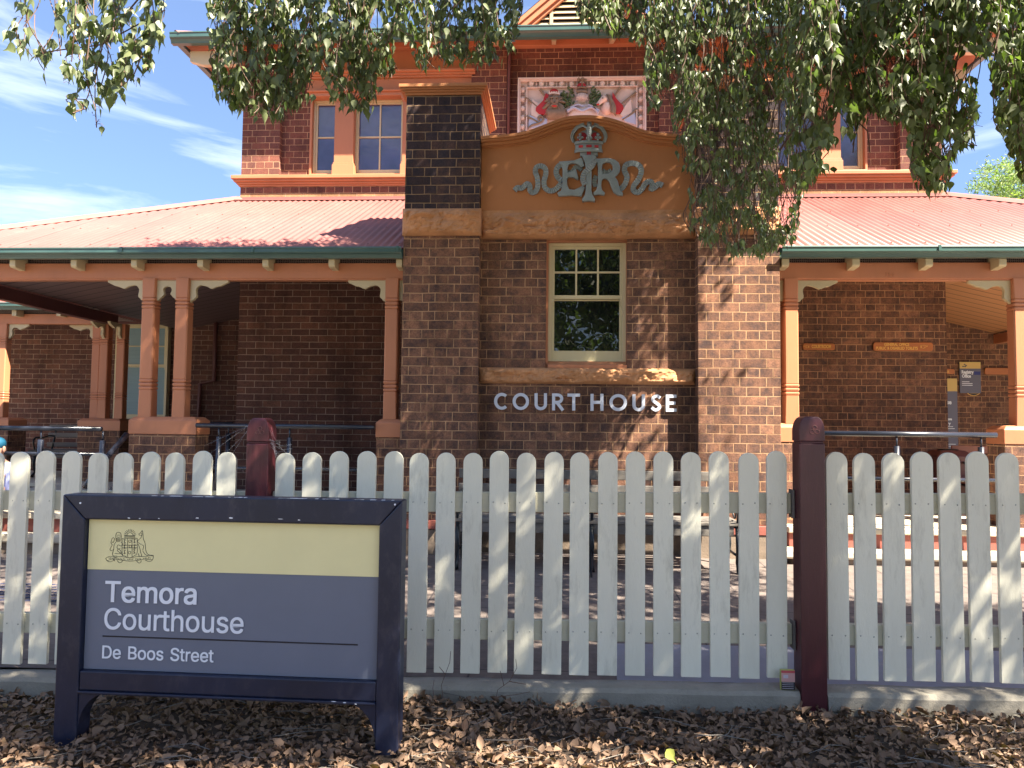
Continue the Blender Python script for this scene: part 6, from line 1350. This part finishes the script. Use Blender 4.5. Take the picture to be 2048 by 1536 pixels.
TX, TY = 3.9, 1.6
tree = thing('kurrajong_tree', 'large evergreen tree with drooping glossy pointed leaves hanging over the fence', 'tree', (TX, TY, 0))
env = [(45, 120), (60, 140), (80, 158), (100, 155), (118, 110), (135, 235), (150, 245), (165, 225), (185, 262), (205, 278), (220, 225), (240, 195), (255, 205), (275, 165), (292, 170), (312, 120), (330, 90), (336, -30), (345, 25), (357, -30),
       (412, -30), (420, 185), (440, 205), (465, 225), (500, 235), (530, 248), (560, 252), (590, 240), (615, 220), (640, 150), (655, 190), (680, 215), (710, 238), (740, 235), (760, 175), (785, 160), (800, 90), (815, 75), (835, 130), (860, 155), (885, 140), (905, 115), (930, 148), (960, 130), (1000, 130), (1030, 90), (1045, 50), (1052, -30),
       (1140, -30), (1150, 20), (1180, 55), (1210, 85), (1250, 70), (1275, 100), (1295, 215), (1320, 235), (1335, 200), (1350, 300), (1362, 345), (1372, 330), (1380, 470), (1400, 485), (1430, 505), (1470, 520), (1500, 510), (1525, 528), (1560, 505), (1595, 480), (1604, 400), (1625, 370), (1655, 350), (1685, 335), (1705, 310), (1712, 250), (1750, 235), (1780, 255), (1812, 260), (1825, 370), (1850, 385), (1875, 398), (1895, 385), (1912, 330), (1930, 300), (1955, 300), (1962, 100), (1978, 120), (1985, 210), (2000, 270), (2025, 330), (2055, 375), (2100, 380), (2200, 300)]
ex = np.array([e[0] for e in env], float); ey = np.array([e[1] for e in env], float)
def envy(px): return np.interp(px, ex, ey)
# holes where sky, wall or windows show through
holes = [(60, -20, 112, 96), (100, 60, 118, 100), (1735, 255, 1812, 400), (1640, 300, 1700, 345), (1905, 95, 1955, 170), (1556, 195, 1572, 330), (1668, 225, 1700, 320), (1955, 130, 1985, 220), (640, 120, 655, 160), (1045, -20, 1140, 40), (598, 225, 640, 300), (805, 120, 830, 200), (1205, 90, 1290, 200), (1905, 330, 1925, 420)]
def in_hole(px, py):
    h = np.zeros(len(px), bool)
    for (a, b_, c, d_) in holes: h |= (px > a) & (px < c) & (py > b_) & (py < d_)
    return h
def project(p):           # world -> photograph pixel (for keeping growth out of the gaps)
    x, y, z = p[:, 0], p[:, 1], p[:, 2] - CZ
    r = x * math.cos(YAW) + y * math.sin(YAW); f = -x * math.sin(YAW) + y * math.cos(YAW)
    cp, sp = math.cos(PITCH), math.sin(PITCH); d = f * cp + z * sp; u = -f * sp + z * cp
    d = np.maximum(d, .05); uu = F_PX * r / d; vv = F_PX * u / d
    c, s = math.cos(ROLL), math.sin(ROLL); u0 = uu * c + vv * s; v0 = -uu * s + vv * c
    return 1024 + u0, 768 - v0
def depth_for(px):
    if px < 340: return random.uniform(4.2, 4.7)
    if px < 830: return random.uniform(4.7, 5.3)
    if px < 1060: return random.uniform(5.4, 6.1)
    if px < 1600: return random.uniform(5.7, 6.6) if random.random() < .8 else random.uniform(5.0, 5.4)
    return random.uniform(4.3, 5.2)
POS = []; DIR = []; LEN = []; twigs = MB(); shoots = []
def strand(px, py0, py1, dep, n, spread, llen):
    """one hanging shoot: a stem from py0 down to py1 with drooping leaves"""
    a = P(px, py0, dep); e = P(px + random.uniform(-34, 34), py1, dep + random.uniform(-.1, .1))
    m_ = (a + e) / 2 + Vector((random.uniform(-.06, .06), random.uniform(-.06, .06), 0)); pts = soft([tuple(a), tuple(m_), tuple(e)], 5); shoots.append((pts, .0032))
    for i in range(n):
        t = random.random() ** .85; q = pts[min(int(t * (len(pts) - 1)), len(pts) - 2)]
        ang = random.uniform(0, 2 * math.pi); rr = random.uniform(.0, spread); off = Vector((math.cos(ang) * rr, math.sin(ang) * rr, random.uniform(-.02, .05)))
        POS.append(Vector(q) + off); tl = abs(random.gauss(0, .5)); dn = Vector((math.cos(ang) * tl, math.sin(ang) * tl, -1)); DIR.append(dn); LEN.append(llen * random.uniform(.65, 1.2))
        if i % 5 == 0: shoots.append(([q, tuple(Vector(q) + off * .6 + Vector((0, 0, .012))), tuple(Vector(q) + off)], .0013))
def density(px): return 1
px = 40.0
while px < 2150:
    yl = float(envy(px))
    if yl > -20:
        if px < 340: n, ll, sp_, reps = 15, .080, .055, 1
        elif px < 1060: n, ll, sp_, reps = 16, .076, .06, 2
        elif px < 1600: n, ll, sp_, reps = 20, .066, .07, 4
        else: n, ll, sp_, reps = 16, .074, .06, 3
        for _ in range(reps):
            dep = depth_for(px); top = -120
            y = top + random.uniform(0, 60); tipy = yl - (ll * .8 * F_PX / dep) * .75
            while y < tipy - 10:
                seg = random.uniform(70, 130); y2 = min(y + seg, tipy)
                fill = 1.0 if px > 1240 else .9
                if random.random() < fill: strand(px + random.uniform(-10, 10), y, y2, dep, int(n * (y2 - y) / 95) + 3, sp_, ll)
                y += seg * .8
    px += 12 if px < 340 else (11 if px < 1240 else 12)
# the horizontal sprig at the far left
for k in range(26): 
    t = k / 26; q = P(330 - 265 * t, 40 + 62 * t + random.uniform(-4, 10), 4.5); POS.append(q); DIR.append(Vector((random.uniform(-.5, .3), random.uniform(-.4, .4), -1))); LEN.append(.072 * random.uniform(.6, 1.1))
shoots.append(([tuple(P(330, 20, 4.5)), tuple(P(200, 90, 4.5)), tuple(P(120, 100, 4.5)), tuple(P(66, 108, 4.5))], .005))
pos = np.array([tuple(p) for p in POS]); dr = np.array([tuple(p) for p in DIR]); ln = np.array(LEN)
u_, v_ = project(pos); tip = pos + unit(dr) * ln[:, None]; ut, vt = project(tip)
jag = rng.normal(0, 7, len(pos))
keep = (vt < envy(ut) + 8 + jag) & (v_ < envy(u_) + jag) & (~in_hole(u_, v_) | (rng.random(len(pos)) < .12)) & (~in_hole(ut, vt) | (rng.random(len(pos)) < .2))
# sparse patches: let the wall show between the hanging shoots
def vnoise(u, v, s): return np.array([mnoise.noise(Vector((a / s, b_ / s, 4.2))) for a, b_ in zip(u, v)])
nz_ = vnoise(u_, v_, 34) + .5 * vnoise(u_, v_, 14)
thr = np.where(u_ < 340, -.16, np.where(u_ < 1060, np.where(v_ < 30, -.45, -.24), np.where(u_ > 1600, -.27, np.where(v_ > 250, -.10, np.where(v_ < 40, -.45, -.19)))))
keep &= nz_ > thr
pos, dr, ln = pos[keep], dr[keep], ln[keep]
vis = (pos, dr, ln)
# crown above and outside the frame; each clump kept only where the photograph shows its shade
def lit_reject(c):
    """shadow of a clump at c along the sun: True = would darken something the photo shows sunlit"""
    S = np.array(SUN)
    def at_y(Y): s = (c[1] - Y) / S[1] * 1.0; s = (c[1] - Y) / (S[1]); return c - S * s if s >= 0 else None
    def hit(Y):
        s = (Y - c[1]) / (-S[1])
        return (c[0] - S[0] * s, c[2] - S[2] * s) if s > 0 else None
    h = hit(7.1)
    if h:
        x, z = h
        if x > 1.95 and -.5 < z < 3.2: return True
        if 1.15 < x <= 1.95 and .1 < z < 2.2: return True
        if .8 < x <= 1.2 and .3 < z < 2.0 and random.random() < .7: return True
        if x > 1.2 and 2.3 <= z < 3.0 and random.random() < .6: return True
    hr = hit(8.3)
    if hr and 3.35 < hr[1] < 4.4 and (hr[0] < -1.5 or hr[0] > 2.1): return True
    hu = hit(9.9)
    if hu and 4.35 < hu[1] < 6.3 and random.random() < (.85 if hu[0] > -1.4 else .15): return True
    hf = hit(3.95)                       # kerb and fence right of the post, front strip of the mulch
    if hf and hf[0] > 1.7 and -.2 < hf[1] < .5 and random.random() < .6: return True
    g = c - S * ((c[2]) / S[2])
    if 2.4 < g[1] < 3.25 and -1.3 < g[0] < 1.9: return True
    if 6.0 < g[1] < 7.2 and g[0] > 1.9: return True
    return False
cp_, cd_, cl_ = [], [], []; cl_n = 0; tries = 0; centres = []
TG = [(-1.5, 1.3, 7.1, 3.2, 4.65, 3.0), (-6.6, -1.5, 7.3, .5, 3.05, 6.0), (-1.5, 1.1, 7.2, .4, 3.2, 2.4), (-3.3, 2.8, 4.0, 0, 1.3, 3.2), (-4.0, 2.6, 4.7, 0.1, .2, 1.3), (-4.5, 2.2, 5.5, 0.1, .2, 1.5), (-5, 1.7, 6.4, 0.1, .2, 1.5), (-2.2, -.6, 3.36, .1, 1.1, 1.6), (-3.5, 3.0, 3.7, 0, .05, 1.2), (-4.2, -1.5, 9.9, 4.7, 6, .8), (1.4, 4.5, 4.7, .1, .2, 1.6), (1.4, 4.4, 5.4, .1, .2, 1.4)]
TW = [t[5] for t in TG]
while cl_n < 1250 and tries < 60000:
    tries += 1
    tg = random.choices(TG, TW)[0]; s_ = random.uniform(2.8, 9.8)
    c = np.array([random.uniform(tg[0], tg[1]), tg[2], random.uniform(tg[3], tg[4])]) + np.array(SUN) * s_
    if c[2] > 9.6 or c[2] < 3.0: continue
    q = ((c[0] - 3.2) / 5.2) ** 2 + ((c[1] - 1.9) / 4.8) ** 2 + ((c[2] - 6.2) / 3.2) ** 2
    if q > 1.25: continue
    if c[1] > 0.3:
        uu, vv = project(np.array([[c[0] - .25, c[1], c[2] - .45], [c[0] + .25, c[1], c[2] - .45], [c[0], c[1] + .2, c[2]]]))
        if ((vv > -25) & (uu > -60) & (uu < 2110)).any(): continue
    if lit_reject(c): continue
    cl_n += 1; centres.append(c)
    k = random.randint(34, 60); r = random.uniform(.18, .36)
    pp = c + rng.normal(0, 1, (k, 3)) * np.array([r, r, r * .9]) * .62; cp_.append(pp)
    a = rng.random(k) * 6.283; h_ = rng.random(k) * .8; cd_.append(np.stack([np.cos(a) * h_, np.sin(a) * h_, -np.ones(k)], 1)); cl_.append(rng.uniform(.06, .095, k))
pc, dc, lc = np.concatenate(cp_), np.concatenate(cd_), np.concatenate(cl_)
uu, vv = project(pc); bad = (pc[:, 1] > .2) & (vv > -4) & (uu > -10) & (uu < 2058)
pc, dc, lc = pc[~bad], dc[~bad], lc[~bad]
def rn(n): v = rng.normal(0, 1, (n, 3)); v[:, 2] *= .3; return unit(v)
OG = (TX, TY, 0)
tone = np.clip(rng.beta(2, 2.4, len(vis[0])) , 0, 1)
cr1 = leaves('crown', vis[0], vis[1], rn(len(vis[0])), vis[2] * 1.08, vis[2] * np.where((project(vis[0])[0] > 1230) & (project(vis[0])[0] < 1610), rng.uniform(.32, .58, len(vis[0])), rng.uniform(.42, .78, len(vis[0]))), T_FULL, F_FULL, M['leaf'], tree, tone, OG)
cr2 = leaves('crown', pc, dc, rn(len(pc)), lc, lc * .95, T_LOW, F_LOW, M['leaf'], tree, None, OG)
# stems of the shoots
tw = MB()
for pts, r in shoots:
    e = np.array([pts[-1]]); uu, vv = project(e)
    if vv[0] < envy(uu[0]) - 5 and not in_hole(uu, vv)[0]: tw.tube(pts, r, 4, cap=False)
# bare twigs and thicker branches seen among the leaves
for pts, dep, r in (([(1490, -40), (1500, 60), (1475, 160), (1500, 200)], 5.6, .012), ([(1500, 60), (1530, 150), (1560, 210), (1553, 330), (1565, 420), (1575, 500)], 5.6, .008), ([(1700, 180), (1712, 240), (1706, 305)], 4.9, .005), ([(1712, 240), (1735, 262), (1740, 305)], 4.9, .005), ([(1600, -30), (1590, 80), (1620, 160)], 5.0, .012), ([(1560, 300), (1590, 255), (1620, 230)], 5.2, .008), ([(700, -30), (690, 60), (705, 120)], 4.9, .008), ([(1930, 40), (1912, 130), (1905, 200), (1895, 260)], 4.6, .006), ([(300, -30), (250, 30), (205, 90), (190, 160)], 4.4, .006)):
    tw.tube([tuple(P(a, b_, dep)) for a, b_ in pts for _ in (0,)], [r * (1 - .15 * i) for i in range(len(pts))], 6, cap=False)
tw.build('twigs', M['twig'], tree)
# trunk and limbs
MB().tube([(TX, TY, -.2), (TX + .02, TY, .4), (TX - .03, TY + .02, 1.5), (TX, TY, 2.6), (TX + .03, TY, 3.4)], [.34, .25, .21, .19, .16], 14).build('trunk', M['bark'], tree, smooth=True)
tops = [(-1.6, 3.6, 5.6), (.2, 4.6, 6.4), (1.6, 5.0, 6.2), (3.2, 4.6, 5.8), (5.6, 3.2, 6.4), (6.2, .5, 6.6), (3.2, -1.8, 7.2), (.4, -.6, 6.2), (2.6, 1.6, 8.4), (4.6, 1.8, 8.0)]
for t_ in tops:
    a = Vector((TX + .02, TY, random.uniform(2.5, 3.3))); e = Vector(t_); m1 = a.lerp(e, .35) + Vector((0, 0, .5)); m2 = a.lerp(e, .7) + Vector((random.uniform(-.3, .3), random.uniform(-.3, .3), .35))
    lb = MB(); lb.tube(soft([tuple(a), tuple(m1), tuple(m2), tuple(e)], 4), [.10 * (1 - .07 * i) + .01 for i in range(13)], 8, cap=False)
    near = sorted(centres, key=lambda c: (Vector(c) - e).length)[:10]
    for c in near:
        if c[2] > 3.6: s0 = m2 if (Vector(c) - m2).length < (Vector(c) - e).length else e; lb.tube([tuple(s0), tuple(s0.lerp(Vector(c), .5) + Vector((0, 0, .12))), tuple(c)], [.03, .02, .008], 5, cap=False)
    lb.build('limb', M['bark'], tree, smooth=True)

# pale feathery tree beyond the right roof
bt = P(2010, 400, 19); back = thing('feathery_tree', 'pale green feathery tree rising behind the right veranda roof', 'tree', (bt.x + .6, 19, 0))
ps = []; 
for (cx2, cy2, rx, ry, n) in ((2010, 345, 50, 22, 34), (2040, 372, 46, 26, 34), (1985, 375, 30, 14, 16), (2060, 335, 40, 24, 30), (1950, 405, 18, 8, 8), (1995, 405, 40, 10, 18), (2090, 380, 60, 50, 50), (2150, 340, 70, 60, 60)):
    for k in range(n):
        a = random.uniform(0, 6.283); rr = math.sqrt(random.random()); c = P(cx2 + rx * rr * math.cos(a), cy2 + ry * rr * math.sin(a), 19 + random.uniform(-1, 1)); m_ = 36
        stem = rng.normal(0, 1, 3); stem[2] = -abs(stem[2]) * .3; stem /= np.linalg.norm(stem); t_ = rng.uniform(-.32, .32, (m_, 1)); ps.append(np.array(c) + stem * t_ + rng.normal(0, .05, (m_, 3)))
pb = np.concatenate(ps); db = rng.normal(0, 1, (len(pb), 3)); db[:, 2] -= .5
leaves('crown', pb, db, rn(len(pb)), rng.uniform(.07, .13, len(pb)), rng.uniform(.02, .035, len(pb)), T_LOW, F_LOW, M['leaf2'], back, None, (bt.x + .6, 19, 0))
b = MB(); b.tube([(bt.x + .6, 19, -.2), (bt.x + .5, 19, 3), (bt.x + .6, 19, 6)], [.25, .2, .12], 10)
b.build('trunk', M['bark'], back)
for q in ((1965, 400), (1990, 372), (2010, 345), (2040, 350), (2060, 330), (2120, 340)):
    p = P(*q, 19); MB().tube([(bt.x + .6, 19, 5.2), tuple(Vector((bt.x + .6, 19, 5.2)).lerp(p, .5) + Vector((0, 0, -.15))), tuple(p)], [.06, .035, .012], 6, cap=False).build('limb', M['bark'], back)
# trees across the street, mirrored in the bay window and throwing the cool shade
for (x, y, s_, lab) in ((-6.8, -13, 1.1, 'dark round street tree across the road, left of the pair behind the viewpoint'), (1.6, -12, 1.3, 'dark round street tree across the road, right of the pair behind the viewpoint')):
    t = thing('street_tree', lab, 'tree', (x, y, -.16)); n = 5200
    v = rng.normal(0, 1, (n, 3)); v = unit(v) * (rng.random((n, 1)) ** .4) * np.array([4.4, 3.2, 3.0]) * s_ + np.array([x, y, 4.6 * s_])
    leaves('crown', v, rng.normal(0, 1, (n, 3)), rn(n), rng.uniform(.3, .5, n), rng.uniform(.16, .24, n), T_LOW, F_LOW, M['leaf'], t, None, (x, y, -.16))
    MB().tube([(x, y, -.2), (x, y, 2.2), (x + .2, y, 4)], [.3, .22, .15], 10).build('trunk', M['bark'], t)

# ================================================================ leaf litter
n = 30000
xy = np.stack([rng.uniform(-4.2, 4.2, n), rng.uniform(2.3, 3.97, n)], 1)
z = np.array([mulch_z(a, b_) for a, b_ in xy]) + rng.uniform(.002, .030, n)
edge = np.clip((xy[:, 1] - 3.80) / .15, 0, 1); z += edge * rng.uniform(0, .012, n)
dd = rng.normal(0, 1, (n, 3)); dd[:, 2] *= .5; nn = rng.normal(0, .8, (n, 3)); nn[:, 2] = 1
ll = rng.uniform(.015, .045, n) * np.where(rng.random(n) < .12, 1.45, 1.0); tn = np.clip(rng.beta(1.6, 3.0, n), 0, 1)
o = leaves('leaf_litter', np.column_stack([xy, z]), dd, nn, ll, ll * rng.uniform(.4, 1.0, n), T_DRY, F_DRY, M['litter'], None, tn, (0, 3.3, 0), curl=rng.uniform(.5, 4.2, n))
o['kind'] = 'stuff'; o['label'] = 'brown dry leaf litter covering the mulch bed in front of the fence'
b = MB()
for k in range(520):
    x, y = random.uniform(-3.6, 3.6), random.uniform(2.5, 3.93); a = random.uniform(-.7, .7) + (math.pi if random.random() < .5 else 0); l = random.uniform(.05, .28); zz = mulch_z(x, y) + random.uniform(.015, .04)
    b.tube([(x, y, zz), (x + l * .5 * math.cos(a), y + l * .5 * math.sin(a), zz + random.uniform(.0, .012)), (x + l * math.cos(a + .2), y + l * math.sin(a + .2), zz + random.uniform(-.01, .02))], random.uniform(.0008, .0022), 4, cap=False)
o = b.build('twig_litter', M['oldwood']); o['kind'] = 'stuff'; o['label'] = 'thin dry twigs scattered over the leaf litter'
# one fresh yellow-green leaf
gl = P(1347, 1512, 3.12); o = leaves('fallen_leaf', np.array([[gl.x - .03, 3.10, gz(0) + .14]]), np.array([[.55, .1, -.75]]), np.array([[.1, -1., .2]]), np.array([.075]), np.array([.045]), T_FULL, F_FULL, flat('yellow_green_leaf', (.27, .30, .07)), None, np.array([.5]), (gl.x, 3.1, .1))
tag(o, 'single fresh yellow green leaf standing among the brown litter', 'leaf')
for (px_, py_, dx_, lab) in ((886, 1390, 0, 'small bare dry weed stem at the kerb, nearer the street sign'), (1010, 1392, 0, 'forked bare dry weed at the kerb, farther from the street sign')):
    p0 = P(px_, py_ + 8, 3.93); w = thing('dry_weed', lab, 'weed', tuple(p0)); b = MB(); k = .0026
    if px_ < 900: L_ = [[(0, 0), (-4, -25), (4, -48), (12, -70), (14, -92)], [(4, -48), (-8, -62)], [(-16, 0), (-20, -20), (-18, -36)]]
    else: L_ = [[(-18, 0), (-14, -20), (8, -35), (22, -60), (20, -78)], [(8, -35), (40, -32)], [(-2, -28), (-10, -55)], [(-18, -5), (20, -12), (48, -18)]]
    for l in L_: b.tube([(p0.x + x * k, 3.93 + random.uniform(-.01, .01), p0.z - y * k) for x, y in l], [.0022] + [.0014] * (len(l) - 1), 5)
    b.build('stem', M['twig'], w)

for kind, g_ in (('bench', 'slatted timber benches'), ('handrail', 'black tubular handrails'), ('timber_sign', 'carved timber direction signs on the walls'), ('street_tree', 'street trees across the road'), ('dry_weed', 'dry weeds growing at the kerb')):
    for o in C.objects:
        if o.parent is None and o.name.split('.')[0] == kind: o['group'] = g_
